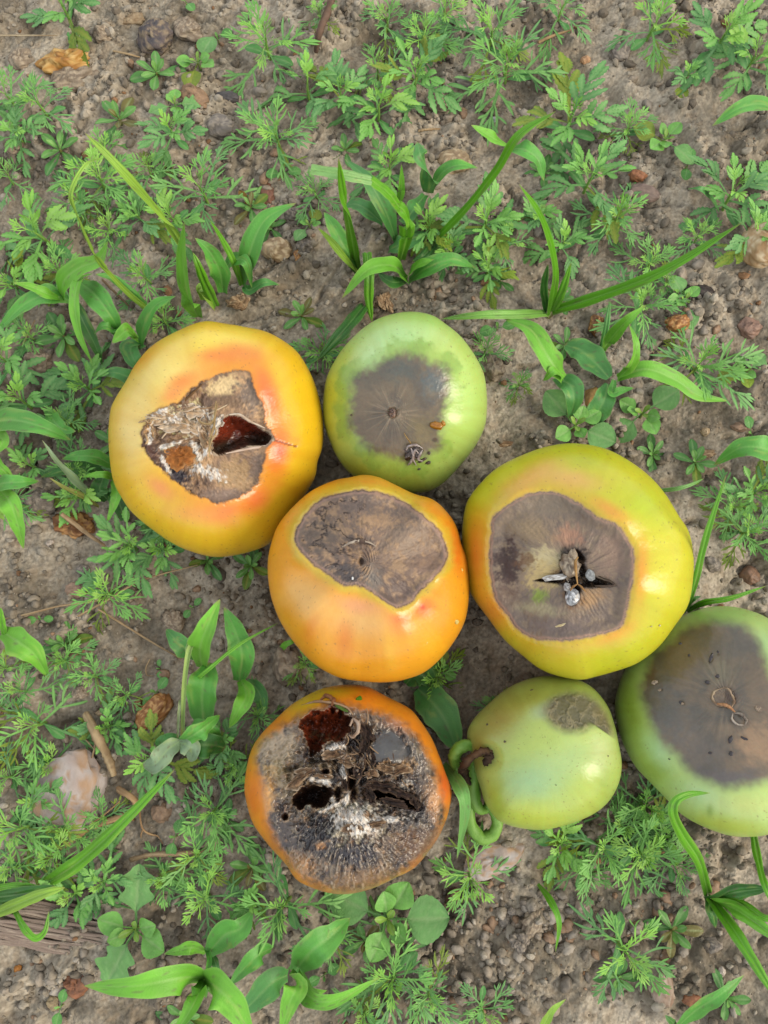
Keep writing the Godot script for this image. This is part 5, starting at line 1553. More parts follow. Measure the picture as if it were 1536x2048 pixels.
# flat: px, py, mm above the soil, from base to tip
func blade(root: Node3D, called: String, flat: Array, w_px: float, col: Array, form := "leaf", roll := 0.0, wave := 0.12, fold := 0.22) -> void:
	var pts := []
	for i in range(0, flat.size(), 3):
		pts.append(at_ground(flat[i], flat[i + 1], flat[i + 2] * 0.001))
	var n := 30
	var across := 13
	var v := PackedVector3Array()
	var c := PackedColorArray()
	var idx := PackedInt32Array()
	var base := tone(col)
	var rib := base.lerp(cc(196, 222, 150), 0.42)
	var rim := base.lerp(cc(206, 226, 150), 0.3)
	var sd := float(int(flat[0]) * 7 + int(flat[1]) * 3)
	var roll_end := roll
	if form == "twist":
		roll_end = roll + 80.0
	for i in n + 1:
		var t := float(i) / n
		var p := spline(pts, t)
		var tan := (spline(pts, minf(1.0, t + 0.03)) - spline(pts, maxf(0.0, t - 0.03))).normalized()
		var side := tan.cross(Vector3.UP)
		if side.length() < 0.05:
			side = Vector3.RIGHT
		side = side.normalized().rotated(tan, deg_to_rad(lerpf(roll, roll_end, t)))
		var nrm := side.cross(tan).normalized()
		var w := 0.0
		if form == "sedge":
			w = (0.82 + 0.18 * smoothstep(0.0, 0.25, t)) * pow(maxf(0.0, 1.0 - pow(t, 3.2)), 0.8)
		elif form == "cut":
			w = 0.85 + 0.15 * sin(t * 3.0)
		elif form == "stem":
			w = 1.0 - 0.4 * t
		elif form == "oval":
			w = pow(sin(PI * clampf(t * 0.96 + 0.04, 0, 1)), 0.62)
		else:
			w = (0.42 + 0.58 * smoothstep(0.0, 0.36, t)) * pow(maxf(0.0, 1.0 - pow(t, 2.3)), 0.85)
		w *= w_px * mpp(p) * 0.5 * (1.0 + 0.05 * sin(t * 21.0 + sd))
		w = maxf(w, 0.00004)
		for j in across:
			var o := float(j) / (across - 1) * 2.0 - 1.0
			var ph := t * 15.0 + sd + (1.7 if o > 0.0 else 0.0)
			var up := fold * w * absf(o) + wave * w * o * o * sin(ph) * (1.0 if form != "sedge" else 0.2)
			if form == "sedge" or form == "cut":
				up = w * (0.75 * absf(o) if absf(o) < 0.5 else 0.75 - 0.75 * absf(o))
			v.append(p + side * (o * w) + nrm * up - root.position)
			var nz := n_grain.get_noise_3d(t * 60.0 + sd, o * 14.0, sd)
			var nz2 := n_grain.get_noise_3d(t * 9.0 + sd, o * 90.0, sd + 50.0)
			var k := base * (1.0 + 0.30 * nz + 0.16 * nz2)
			k *= 1.025 if j % 3 == 0 else 0.985
			k = k.lerp(cc(176, 150, 100), 0.7 * smoothstep(0.93, 1.0, t + 0.06 * nz) * (0.0 if form == "cut" else 1.0))
			if n_grain.get_noise_3d(t * 170.0 + sd, o * 120.0, sd + 20.0) > 0.42:
				k = k.lerp(cc(120, 104, 84), 0.55)
			if j == across / 2:
				k = k.lerp(rib, 0.75 * (1.0 - 0.7 * t))
			elif j == 0 or j == across - 1:
				k = k.lerp(rim, 0.6)
			k = k.lerp(cc(190, 206, 110), 0.35 * smoothstep(0.28, 0.5, n_grain.get_noise_3d(t * 40.0 + sd, o * 30.0, sd + 90.0)))
			c.append(k)
	for i in n:
		for j in across - 1:
			var a := i * across + j
			idx.append_array([a, a + 1, a + across, a + 1, a + across + 1, a + across])
	part(called, array_mesh(v, smooth_normals(v, idx), c, idx), mats.leaf_mid if form != "sedge" else mats.leaf_bright, root)

func grass(px: float, py: float, label: String, category := "grass plant") -> Node3D:
	return thing("grass_plant", label, category, at_ground(px, py), "broad and narrow leaved grasses")

func build_grass() -> void:
	var g := grass(150, 590, "broad-leaved grass clump left above the ripped tomato, wavy leaves spreading both ways")
	blade(g, "leaf", [138, 600, 8, 95, 590, 16, 45, 612, 14, -14, 672, 6], 46, MID)
	blade(g, "leaf", [126, 600, 12, 95, 588, 20, 60, 573, 24, 28, 566, 26], 24, BRIGHT)
	blade(g, "leaf", [124, 600, 10, 128, 562, 22, 160, 535, 30, 198, 520, 36, 216, 482, 44], 44, BRIGHT, "leaf", 20.0)
	blade(g, "leaf", [182, 548, 20, 158, 562, 26, 150, 610, 28, 160, 670, 24, 184, 726, 16], 34, BRIGHT, "leaf", 25.0, 0.05)
	blade(g, "leaf", [162, 566, 10, 190, 590, 22, 220, 630, 22, 243, 668, 12], 52, MID)
	blade(g, "leaf", [150, 600, 5, 165, 640, 12, 190, 690, 12, 205, 730, 6], 30, DARK)
	g = grass(290, 612, "yellow-green sedge with one long arching blade left above the ripped tomato")
	blade(g, "blade", [292, 616, 3, 250, 580, 20, 196, 518, 50, 155, 430, 80, 142, 385, 92, 170, 330, 96, 205, 315, 92], 15, YELLOW, "sedge")
	blade(g, "blade", [290, 612, 3, 262, 586, 10, 225, 556, 18, 190, 548, 22], 20, MID, "sedge")
	g = grass(262, 700, "grass with a folded bright leaf touching the left top of the ripped tomato")
	blade(g, "leaf", [282, 690, 4, 288, 650, 16, 312, 610, 24, 352, 592, 28], 36, MID)
	blade(g, "leaf", [276, 680, 14, 256, 662, 26, 240, 672, 28, 224, 686, 26], 34, BRIGHT, "leaf", -10.0)
	blade(g, "leaf", [238, 672, 8, 222, 655, 20, 204, 652, 22, 189, 668, 18], 26, MID)
	blade(g, "leaf", [286, 688, 3, 262, 695, 10, 270, 722, 10, 300, 745, 5], 44, BLUE)
	blade(g, "leaf", [300, 770, 3, 270, 760, 10, 230, 745, 12, 195, 750, 8], 36, BLUE)
	g = grass(398, 632, "grass with a tall upright broad leaf just above the ripped tomato")
	blade(g, "leaf", [396, 634, 4, 376, 590, 26, 366, 520, 50, 369, 444, 72], 50, BRIGHT, "leaf", 0.0, 0.03)
	blade(g, "blade", [364, 490, 40, 330, 440, 66, 270, 370, 88, 215, 310, 100, 170, 266, 106], 22, YELLOW, "sedge")
	blade(g, "leaf", [432, 612, 4, 412, 570, 22, 398, 535, 34, 386, 505, 40], 20, SEDGE, "sedge")
	blade(g, "leaf", [446, 585, 6, 440, 545, 18, 420, 505, 28, 390, 476, 34], 44, MID)
	blade(g, "leaf", [405, 600, 8, 402, 575, 14, 412, 590, 12, 430, 622, 6], 22, YELLOW)
	g = grass(486, 570, "grass with one broad leaf sweeping up right, above the ripped tomato")
	blade(g, "leaf", [488, 572, 4, 498, 510, 26, 530, 440, 36, 592, 406, 30], 52, MID)
	blade(g, "leaf", [448, 545, 10, 465, 522, 22, 492, 524, 24, 504, 576, 16], 34, MID, "leaf", 15.0)
	blade(g, "blade", [484, 570, 4, 468, 525, 22, 445, 480, 36, 420, 440, 48], 14, BRIGHT, "sedge")
	blade(g, "leaf", [488, 572, 4, 500, 580, 8, 530, 565, 10, 560, 570, 6], 26, BLUE)
	g = grass(852, 385, "bluish broad-leaved grass, backmost of the clump above the round green tomato")
	blade(g, "leaf", [856, 386, 4, 858, 350, 24, 842, 312, 38, 834, 284, 36], 52, BLUE, "leaf", 0.0, 0.06, 0.1)
	blade(g, "leaf", [862, 380, 4, 885, 345, 18, 918, 330, 24, 956, 336, 20], 34, MID)
	blade(g, "leaf", [850, 390, 4, 830, 415, 12, 815, 435, 12, 800, 440, 8], 36, BLUE)
	blade(g, "blade", [798, 412, 8, 803, 380, 26, 803, 328, 42], 18, BRIGHT, "leaf", 0.0, 0.0)
	g = grass(735, 545, "cut sedge with broken bent blade in the clump above the round green tomato")
	blade(g, "blade", [714, 540, 4, 702, 470, 40, 688, 400, 68, 677, 316, 92], 27, SEDGE, "sedge")
	blade(g, "blade", [800, 528, 4, 812, 480, 30, 812, 432, 52, 797, 412, 60], 32, SEDGE, "cut")
	blade(g, "blade", [798, 415, 60, 778, 388, 68, 742, 360, 76], 27, SEDGE, "cut")
	blade(g, "blade", [742, 361, 76, 690, 350, 80, 622, 338, 80], 25, [150, 196, 120], "cut")
	blade(g, "leaf", [715, 545, 4, 692, 500, 16, 668, 455, 22, 648, 424, 20], 42, MID, "leaf", 0.0, 0.05)
	blade(g, "leaf", [716, 546, 6, 690, 516, 20, 660, 480, 32, 636, 456, 40], 18, YELLOW, "sedge")
	blade(g, "leaf", [792, 480, 4, 770, 420, 20, 735, 360, 28, 690, 318, 22], 42, BLUE)
	blade(g, "leaf", [765, 446, 8, 735, 420, 16, 710, 408, 16, 688, 414, 12], 38, BLUE)
	blade(g, "leaf", [778, 500, 3, 800, 490, 8, 830, 480, 10, 852, 474, 6], 40, BLUE)
	blade(g, "blade", [734, 506, 10, 738, 550, 16, 738, 600, 12, 744, 644, 4], 22, SEDGE, "sedge")
	blade(g, "blade", [728, 612, 5, 705, 640, 16, 670, 680, 20, 634, 722, 14], 28, DARK, "sedge")
	g = grass(818, 560, "low grass seedling with wavy leaves left and right, just above the round green tomato")
	blade(g, "leaf", [815, 560, 6, 785, 532, 22, 735, 540, 26, 684, 596, 18], 42, BRIGHT)
	blade(g, "leaf", [813, 557, 6, 826, 538, 18, 845, 526, 24, 868, 519, 26], 28, BRIGHT)
	blade(g, "leaf", [818, 562, 4, 855, 535, 16, 905, 520, 18, 952, 536, 10], 44, MID)
	blade(g, "leaf", [810, 562, 3, 790, 565, 8, 775, 560, 8, 755, 545, 6], 30, DARK)
	g = grass(880, 470, "long bright sedge blade leaning far to the upper right, top centre")
	blade(g, "blade", [872, 478, 4, 930, 420, 34, 990, 345, 64, 1036, 272, 84, 1112, 222, 96], 30, SEDGE, "sedge")
	blade(g, "blade", [872, 480, 4, 850, 510, 10, 825, 522, 12], 24, DARK, "sedge")
	g = grass(1100, 625, "sedge with four spreading stiff blades right above the round green tomato")
	blade(g, "blade", [1100, 624, 4, 1110, 540, 40, 1085, 440, 70, 1038, 368, 88], 27, SEDGE, "sedge")
	blade(g, "blade", [1108, 620, 4, 1200, 592, 26, 1330, 540, 50, 1486, 444, 74], 28, SEDGE, "sedge")
	blade(g, "blade", [1092, 626, 4, 1040, 628, 16, 960, 630, 20, 882, 638, 12], 22, [140, 190, 90], "sedge")
	blade(g, "blade", [1106, 622, 5, 1125, 580, 22, 1142, 526, 36], 18, BRIGHT, "sedge")
	blade(g, "blade", [1094, 622, 4, 1088, 575, 18, 1096, 528, 30], 18, DARK, "sedge")
	g = grass(1128, 760, "grass with two wide wavy hanging leaves right of the round green tomato")
	blade(g, "leaf", [1126, 758, 16, 1100, 720, 26, 1062, 660, 28, 1010, 638, 18], 52, BRIGHT)
	blade(g, "leaf", [1112, 756, 10, 1140, 770, 18, 1148, 800, 16, 1138, 838, 6], 52, BLUE)
	blade(g, "leaf", [1126, 757, 18, 1110, 742, 26, 1096, 752, 24, 1086, 762, 18], 24, BRIGHT, "leaf", 20.0)
	g = grass(1228, 765, "grass with a long rippled leaf pointing right, middle right")
	blade(g, "leaf", [1235, 756, 8, 1290, 738, 20, 1350, 760, 24, 1400, 792, 20, 1456, 802, 12], 42, BRIGHT)
	blade(g, "leaf", [1236, 756, 8, 1262, 730, 24, 1272, 690, 34, 1258, 648, 36], 28, BRIGHT, "leaf", 25.0)
	blade(g, "leaf", [1206, 700, 6, 1226, 672, 20, 1255, 640, 32, 1292, 610, 36], 30, BRIGHT, "leaf", 10.0, 0.0)
	blade(g, "leaf", [1218, 756, 5, 1190, 725, 12, 1160, 700, 14, 1128, 690, 8], 56, BLUE, "oval")
	blade(g, "leaf", [1216, 768, 5, 1208, 800, 12, 1192, 830, 10, 1178, 850, 5], 46, BLUE, "oval")
	blade(g, "leaf", [1228, 760, 5, 1225, 785, 14, 1245, 780, 16, 1268, 776, 12], 22, MID)
	blade(g, "blade", [1200, 710, 3, 1212, 660, 16, 1220, 600, 24], 14, BLUE, "sedge")
	g = grass(1058, 310, "bright folded grass leaf with a pointed tip at upper right centre")
	blade(g, "leaf", [1025, 296, 14, 1000, 284, 28, 972, 268, 36, 942, 250, 40], 34, BRIGHT, "leaf", 0.0, 0.0)
	blade(g, "leaf", [1010, 302, 12, 1045, 298, 24, 1076, 320, 22, 1088, 362, 12], 42, MID)
	g = grass(1530, 262, "wide pale grass leaf reaching in from the right edge, top")
	blade(g, "leaf", [1560, 240, 6, 1530, 210, 22, 1480, 216, 28, 1424, 252, 20], 44, MID, "leaf", 0.0, 0.05)
	g = grass(1436, 424, "small arched grass leaf right of the flat pinkish grey stone")
	blade(g, "leaf", [1438, 422, 4, 1420, 395, 14, 1400, 378, 16, 1374, 378, 12], 18, BLUE)
	g = grass(-20, 850, "wide dull grass leaf crossing the left edge beside the ripped tomato")
	blade(g, "leaf", [-30, 850, 8, 20, 840, 26, 80, 852, 30, 142, 880, 20], 54, MID, "leaf", 0.0, 0.05)
	blade(g, "leaf", [-20, 870, 8, 5, 880, 16, -10, 910, 14], 40, BRIGHT)
	blade(g, "leaf", [94, 818, 6, 108, 842, 16, 126, 858, 20, 152, 863, 20], 36, MID)
	blade(g, "leaf", [-20, 900, 4, -4, 930, 12, 16, 950, 14, 30, 975, 10], 22, BRIGHT, "sedge")
	g = grass(-10, 975, "grass at the left edge with a long leaf hanging straight down")
	blade(g, "leaf", [-20, 975, 8, 10, 966, 24, 45, 964, 26, 78, 962, 20], 36, MID)
	blade(g, "leaf", [0, 980, 10, 20, 1005, 24, 36, 1050, 22, 47, 1098, 12], 46, BRIGHT, "leaf", 0.0, 0.0)
	blade(g, "leaf", [-8, 990, 5, -4, 1020, 10, 8, 1040, 8], 24, YELLOW)
	g = grass(205, 940, "dark grass leaves tucked against the left side of the ripped tomato")
	blade(g, "leaf", [232, 935, 6, 195, 915, 16, 155, 912, 18, 124, 918, 12], 32, MID)
	blade(g, "leaf", [236, 960, 8, 212, 950, 18, 188, 950, 18, 163, 954, 14], 17, BRIGHT)
	blade(g, "leaf", [225, 960, 6, 234, 985, 16, 228, 1010, 18, 213, 1048, 12], 28, BRIGHT, "leaf", 10.0, 0.0)
	blade(g, "leaf", [210, 950, 3, 175, 935, 8, 130, 940, 10, 80, 955, 5], 34, DARK)
	blade(g, "leaf", [215, 1000, 3, 200, 980, 8, 205, 960, 8, 212, 940, 5], 40, DARK)
	blade(g, "leaf", [250, 1040, 3, 240, 1010, 8, 226, 990, 8, 215, 985, 5], 40, DARK)
	g = grass(200, 1015, "withered grey grass leaf folded lengthwise, left of the ripped tomato")
	blade(g, "leaf", [196, 1004, 4, 160, 970, 16, 120, 930, 26, 84, 880, 30], 20, GREY, "leaf", 40.0, 0.3)
	blade(g, "leaf", [198, 1014, 4, 165, 992, 12, 130, 976, 16, 98, 955, 18], 14, [176, 172, 96], "leaf", 30.0)
	g = grass(4, 1265, "grass at the left edge with one wide bright leaf pointing down right")
	blade(g, "leaf", [6, 1264, 10, 36, 1284, 22, 70, 1310, 20, 97, 1356, 10], 62, BRIGHT, "leaf", 0.0, 0.06)
	blade(g, "blade", [8, 1268, 10, 4, 1240, 18, 2, 1215, 24], 18, BRIGHT, "sedge")
	g = grass(-4, 1795, "long stiff sedge at the lower left rising diagonally to the withered lobed leaf")
	blade(g, "blade", [90, 1768, 8, 160, 1722, 28, 240, 1650, 44, 350, 1538, 58], 30, SEDGE, "sedge")
	blade(g, "blade", [-20, 1832, 6, 40, 1806, 20, 90, 1786, 26, 130, 1775, 26], 24, YELLOW, "sedge")
	blade(g, "blade", [-20, 1796, 6, 40, 1788, 16, 110, 1772, 18], 30, DARK, "sedge")
	blade(g, "blade", [-20, 1780, 6, 30, 1772, 14, 80, 1772, 14], 16, SEDGE, "sedge")
	g = grass(70, 1872, "curled sedge loop hanging over the old plank")
	blade(g, "blade", [30, 1822, 14, 48, 1856, 20, 70, 1876, 20, 90, 1862, 20, 98, 1822, 18], 16, SEDGE, "sedge")
	g = grass(412, 1300, "group of broad pointed bright grass leaves above and left of the lowest tomato")
	blade(g, "leaf", [404, 1336, 8, 400, 1296, 34, 416, 1250, 44, 440, 1198, 46], 56, BRIGHT, "leaf", 0.0, 0.0)
	blade(g, "leaf", [478, 1362, 6, 484, 1310, 22, 470, 1260, 28, 448, 1214, 26], 58, MID, "leaf", 0.0, 0.03)
	blade(g, "leaf", [392, 1312, 5, 370, 1296, 14, 350, 1278, 16, 332, 1258, 12], 46, BLUE, "leaf", 0.0, 0.03)
	blade(g, "leaf", [408, 1452, 5, 404, 1400, 18, 408, 1360, 20, 420, 1325, 12], 62, MID, "oval")
	blade(g, "leaf", [482, 1360, 8, 492, 1390, 22, 478, 1420, 24, 458, 1456, 16], 42, BRIGHT, "leaf", 0.0, 0.0)
	blade(g, "leaf", [494, 1362, 4, 515, 1380, 10, 525, 1410, 10, 520, 1440, 5], 34, BLUE)
	blade(g, "blade", [370, 1378, 12, 420, 1336, 26, 480, 1288, 32, 556, 1246, 28], 8, BRIGHT, "sedge")
	g = grass(600, 1290, "narrow leaf blades sheltered under the left of the orange tomato")
	blade(g, "leaf", [556, 1310, 3, 568, 1292, 8, 582, 1284, 8, 598, 1280, 4], 14, BRIGHT)
	g = thing("wilted_plant", "tall pale stem with a wilted lobed grey-green leaf, left of the lowest tomato", "plant", at_ground(370, 1480))
	blade(g, "stem", [406, 1258, 30, 384, 1290, 34, 374, 1330, 32, 368, 1400, 26, 366, 1470, 20], 13, [172, 196, 116], "stem", 0.0, 0.0, 1.0)
	blade(g, "stem", [362, 1400, 24, 358, 1430, 24, 356, 1475, 20], 7, [186, 196, 150], "stem", 0.0, 0.0, 1.0)
	blade(g, "leaf", [400, 1262, 30, 382, 1280, 34, 375, 1300, 32, 374, 1312, 30], 16, [150, 180, 110], "leaf", 30.0)
	blade(g, "leaf", [360, 1482, 22, 335, 1500, 26, 310, 1528, 24, 286, 1532, 18], 40, GREY, "oval", 0.0, 0.25)
	blade(g, "leaf", [358, 1484, 22, 375, 1492, 24, 384, 1500, 22, 380, 1524, 16], 38, GREY, "oval", 0.0, 0.2)
	blade(g, "leaf", [362, 1484, 20, 390, 1468, 30, 415, 1450, 30, 440, 1430, 24], 44, MID, "leaf", 30.0, 0.35)
	blade(g, "leaf", [362, 1490, 14, 395, 1490, 20, 425, 1490, 18, 450, 1496, 10], 50, DARK, "oval", 0.0, 0.3)
	blade(g, "leaf", [362, 1480, 16, 345, 1480, 18, 325, 1485, 16, 312, 1495, 10], 30, BLUE, "oval", 0.0, 0.3)
	blade(g, "leaf", [372, 1460, 16, 400, 1452, 22, 425, 1458, 22, 445, 1478, 14], 30, MID, "leaf", -20.0, 0.4)
	g = grass(415, 1958, "large bright grass at the bottom with the widest leaves, lower left")
	blade(g, "leaf", [416, 1956, 16, 365, 1955, 34, 270, 1972, 36, 168, 1972, 24], 66, BRIGHT, "leaf", 0.0, 0.10)
	blade(g, "leaf", [408, 1955, 18, 432, 1975, 34, 468, 2010, 38, 512, 2090, 34], 80, BRIGHT, "leaf", 0.0, 0.10)
	blade(g, "leaf", [408, 1960, 18, 396, 1990, 34, 375, 2030, 40, 340, 2080, 40], 46, BRIGHT, "leaf", 35.0, 0.0)
	blade(g, "stem", [418, 1894, 4, 420, 1920, 12, 412, 1958, 18], 14, MID, "stem", 0.0, 0.0, 0.8)
	blade(g, "leaf", [418, 1904, 6, 450, 1870, 16, 482, 1856, 16, 506, 1820, 10], 62, MID, "leaf", 0.0, 0.03)
	blade(g, "leaf", [424, 1905, 4, 432, 1930, 10, 438, 1950, 8], 18, DARK)
	blade(g, "leaf", [412, 1905, 4, 385, 1895, 12, 360, 1900, 12, 328, 1908, 8], 30, BRIGHT)
	g = grass(592, 1940, "grass at the bottom centre with wavy leaves to the right and a broad leaf above")
	blade(g, "leaf", [590, 1942, 8, 625, 1900, 22, 665, 1870, 24, 700, 1836, 16], 72, MID, "leaf", 0.0, 0.04)
	blade(g, "leaf", [594, 1944, 12, 592, 1975, 28, 578, 2010, 32, 560, 2075, 28], 52, BRIGHT, "leaf", 10.0, 0.08)
	blade(g, "leaf", [596, 1946, 12, 615, 1990, 26, 665, 2002, 30, 760, 1955, 28], 40, BRIGHT, "leaf", 0.0, 0.12)
	blade(g, "leaf", [545, 1896, 8, 520, 1908, 20, 490, 1935, 22, 458, 1972, 16], 44, MID, "leaf", 0.0, 0.02)
	blade(g, "leaf", [600, 1940, 8, 622, 1975, 18, 640, 1985, 20, 655, 1980, 16], 36, BRIGHT, "leaf", 25.0)
	blade(g, "leaf", [575, 1950, 4, 545, 1965, 12, 510, 2000, 12, 480, 2030, 8], 62, BLUE, "leaf", 0.0, 0.03)
	blade(g, "leaf", [560, 1880, 4, 555, 1850, 10, 560, 1830, 10, 556, 1810, 6], 26, DARK)
	g = grass(880, 1380, "dark broad grass leaf between the lowest tomato and the stalked green tomato")
	blade(g, "leaf", [836, 1378, 3, 862, 1402, 10, 890, 1440, 12, 914, 1502, 6], 72, BLUE, "oval", 0.0, 0.03)
	blade(g, "leaf", [812, 1368, 3, 828, 1352, 8, 850, 1352, 8, 866, 1376, 5], 44, DARK, "oval")
	g = grass(900, 1540, "narrow pale grass leaf hanging beside the curled tomato stalk")
	blade(g, "leaf", [888, 1528, 10, 918, 1570, 30, 930, 1620, 32, 914, 1718, 20], 32, [128, 186, 96], "leaf", 0.0, 0.0)
	g = grass(1376, 1222, "tall single sedge blade standing right of the star-split tomato")
	blade(g, "blade", [1372, 1222, 5, 1390, 1165, 36, 1412, 1075, 66, 1452, 950, 90], 21, [118, 184, 66], "sedge")
	blade(g, "blade", [1374, 1222, 4, 1410, 1205, 16, 1462, 1196, 22, 1532, 1172, 24], 13, SEDGE, "sedge")
	blade(g, "blade", [1368, 1220, 4, 1385, 1200, 10, 1402, 1192, 10], 10, DARK, "sedge")
	g = grass(1412, 958, "thin short grass blade right of the star-split tomato's top")
	blade(g, "blade", [1318, 981, 10, 1350, 978, 16, 1380, 970, 16, 1408, 957, 10], 9, [140, 190, 110], "sedge")
	g = grass(1550, 900, "broad grass leaf reaching in from the right edge beside the star-split tomato")
	blade(g, "leaf", [1570, 915, 8, 1530, 898, 24, 1480, 896, 24, 1428, 930, 12], 54, MID, "leaf", 0.0, 0.06)
	g = grass(1416, 1790, "stiff dark sedge with many blades at the lower right corner")
	blade(g, "blade", [1420, 1792, 6, 1460, 1786, 22, 1500, 1780, 28, 1540, 1776, 30], 32, DARK, "sedge")
	blade(g, "blade", [1424, 1796, 8, 1470, 1818, 26, 1520, 1852, 36, 1580, 1900, 40], 30, BRIGHT, "sedge")
	blade(g, "blade", [1422, 1798, 8, 1462, 1852, 26, 1505, 1920, 36, 1560, 2010, 40], 28, SEDGE, "sedge")
	blade(g, "blade", [1430, 1796, 8, 1480, 1806, 26, 1530, 1836, 34, 1570, 1834, 34], 18, SEDGE, "sedge")
	blade(g, "blade", [1414, 1798, 4, 1424, 1825, 12, 1432, 1856, 8], 24, DARK, "sedge")
	blade(g, "blade", [1416, 1786, 4, 1408, 1750, 12, 1398, 1720, 16], 12, MID, "sedge")
	g = grass(1420, 1784, "bright sedge blade hooking up over the corner tomato's lower edge")
	blade(g, "blade", [1416, 1786, 6, 1398, 1722, 30, 1366, 1672, 52, 1347, 1630, 66, 1352, 1602, 70, 1380, 1588, 68, 1420, 1586, 62], 24, SEDGE, "sedge")
	g = grass(1512, 1660, "upright sedge blade below the corner tomato at the right edge")
	blade(g, "blade", [1506, 1660, 6, 1516, 1720, 22, 1532, 1775, 30, 1560, 1830, 34], 20, SEDGE, "sedge")
	g = grass(1370, 2042, "short grass leaf at the very bottom right with a bitten edge")
	blade(g, "leaf", [1356, 2052, 4, 1395, 2018, 18, 1440, 1990, 26, 1488, 1950, 28], 40, MID, "leaf", 0.0, 0.08)
	blade(g, "leaf", [1352, 2050, 3, 1340, 2040, 8, 1330, 2030, 8], 16, DARK)
	g = grass(1074, 1765, "narrow curved grass leaf hanging in the grit below the stalked tomato")
	blade(g, "leaf", [1076, 1768, 4, 1100, 1800, 16, 1118, 1845, 18, 1111, 1904, 8], 16, SEDGE, "leaf", 0.0, 0.0)
	g = grass(1090, 2060, "thin grass leaf tip at the bottom edge, right of centre")
	blade(g, "leaf", [1070, 2075, 4, 1090, 2045, 14, 1105, 2020, 18, 1132, 1998, 18], 20, YELLOW, "leaf")

# ---------------------------------------------------------------- small weeds
var leaf_meshes := {}
var protos := {}

func strip(v: PackedVector3Array, c: PackedColorArray, idx: PackedInt32Array, a: Vector2, dir: float, length: float, width: float, bend: float, teeth: float, tip: float, lift: float, col: Color, sections := 7) -> Vector2:
	var p := a
	var first := v.size()
	var rib := col.lerp(cc(190, 216, 150), 0.35)
	for i in sections + 1:
		var t := float(i) / sections
		var d := dir + bend * t
		var f := Vector2(cos(d), sin(d))
		var s := Vector2(-f.y, f.x)
		var w := width * (0.5 + 0.5 * smoothstep(0.0, 0.6, t)) * pow(maxf(0.0, 1.0 - pow(t, tip)), 0.6)
		if teeth > 0.0 and i > 1 and i < sections:
			w *= 1.0 + (teeth if i % 2 == 0 else -teeth)
		w = maxf(w, width * 0.05)
		for j in 3:
			var o := j - 1.0
			var q := p + s * w * o
			v.append(Vector3(q.x, lift + (0.22 * w if j != 1 else 0.0), q.y))
			c.append((rib if j == 1 else col) * (0.93 + 0.14 * t))
		p += f * length / sections
	for i in sections:
		for j in 2:
			var k := first + i * 3 + j
			idx.append_array([k, k + 3, k + 1, k + 1, k + 3, k + 4])
	return p

# a divided leaf along +x, one unit long
func divided_leaf(broad: bool, sd: int, col: Color) -> ArrayMesh:
	var key := "%s %d %s" % [broad, sd, col]
	if leaf_meshes.has(key):
		return leaf_meshes[key]
	var r := RandomNumberGenerator.new()
	r.seed = sd * 31 + (7 if broad else 0)
	var v := PackedVector3Array()
	var c := PackedColorArray()
	var idx := PackedInt32Array()
	var curve := r.randf_range(-0.35, 0.35)
	strip(v, c, idx, Vector2.ZERO, -curve * 0.5, 0.78, 0.026 if not broad else 0.036, curve, 0.0, 9.0, 0.0, col, 9)
	var pairs := 3 if not broad else (2 if r.randf() < 0.6 else 3)
	for i in pairs:
		for side: float in [-1.0, 1.0]:
			if not broad and r.randf() < 0.08:
				continue
			var t := 0.40 + 0.36 * (i + 0.22 * side * r.randf()) / maxf(1, pairs - 1) + r.randf_range(-0.04, 0.04)
			t = minf(t, 0.77)
			var d := -curve * 0.5 + curve * t * 0.5
			var p := Vector2(cos(d), sin(d)) * t * 0.98
			var ang: float = d + curve * 0.4 + side * deg_to_rad(lerpf(50, 26, i / maxf(1.0, pairs - 1.0)) + r.randf_range(-10, 10))
			var length := (0.46 if broad else 0.50) * (1.0 - 0.17 * i) * r.randf_range(0.72, 1.15)
			var w := (0.068 if broad else 0.025) * r.randf_range(0.85, 1.2)
			var lift := 0.004 * (i * 2 + (1 if side > 0 else 0) + 1)
			strip(v, c, idx, p, ang, length, w, -side * r.randf_range(0.1, 0.7), 0.2 if broad else 0.0, 3.2 if broad else 4.0, lift, col, 11 if broad else 8)
			if not broad:
				for k in 2:
					if r.randf() < (0.7 if k == 0 else 0.35):
						var sg := side if k == 0 else -side
						var q := p + Vector2(cos(ang - side * 0.1), sin(ang - side * 0.1)) * length * r.randf_range(0.36, 0.55)
						strip(v, c, idx, q, ang + sg * 0.55, length * r.randf_range(0.35, 0.5), w * 0.85, -sg * 0.35, 0.0, 4.0, lift + 0.003, col, 5)
	var e := curve * 0.5
	var tip := Vector2(cos(-curve * 0.5 + curve * 0.4), sin(-curve * 0.5 + curve * 0.4)) * 0.74
	strip(v, c, idx, tip, e, 0.36 if not broad else 0.40, 0.030 if not broad else 0.080, curve * 0.3, 0.2 if broad else 0.0, 3.0, 0.03, col, 11)
	# the leaf arches over
	var sag := r.randf_range(0.22, 0.55)
	var roll := r.randf_range(-0.35, 0.35)
	var cup := r.randf_range(0.05, 0.35)
	for i in v.size():
		var q := v[i]
		v[i] = Vector3(q.x, q.y + 0.30 * q.x - sag * q.x * q.x + roll * q.z * q.x + 0.05 * sin(q.x * 9.0 + sd) * absf(q.z) * 4.0 + cup * q.z * q.z * (1.0 if q.z > 0 else 1.4) * 0.6, q.z)
	var m := array_mesh(v, smooth_normals(v, idx), c, idx)
	leaf_meshes[key] = m
	return m

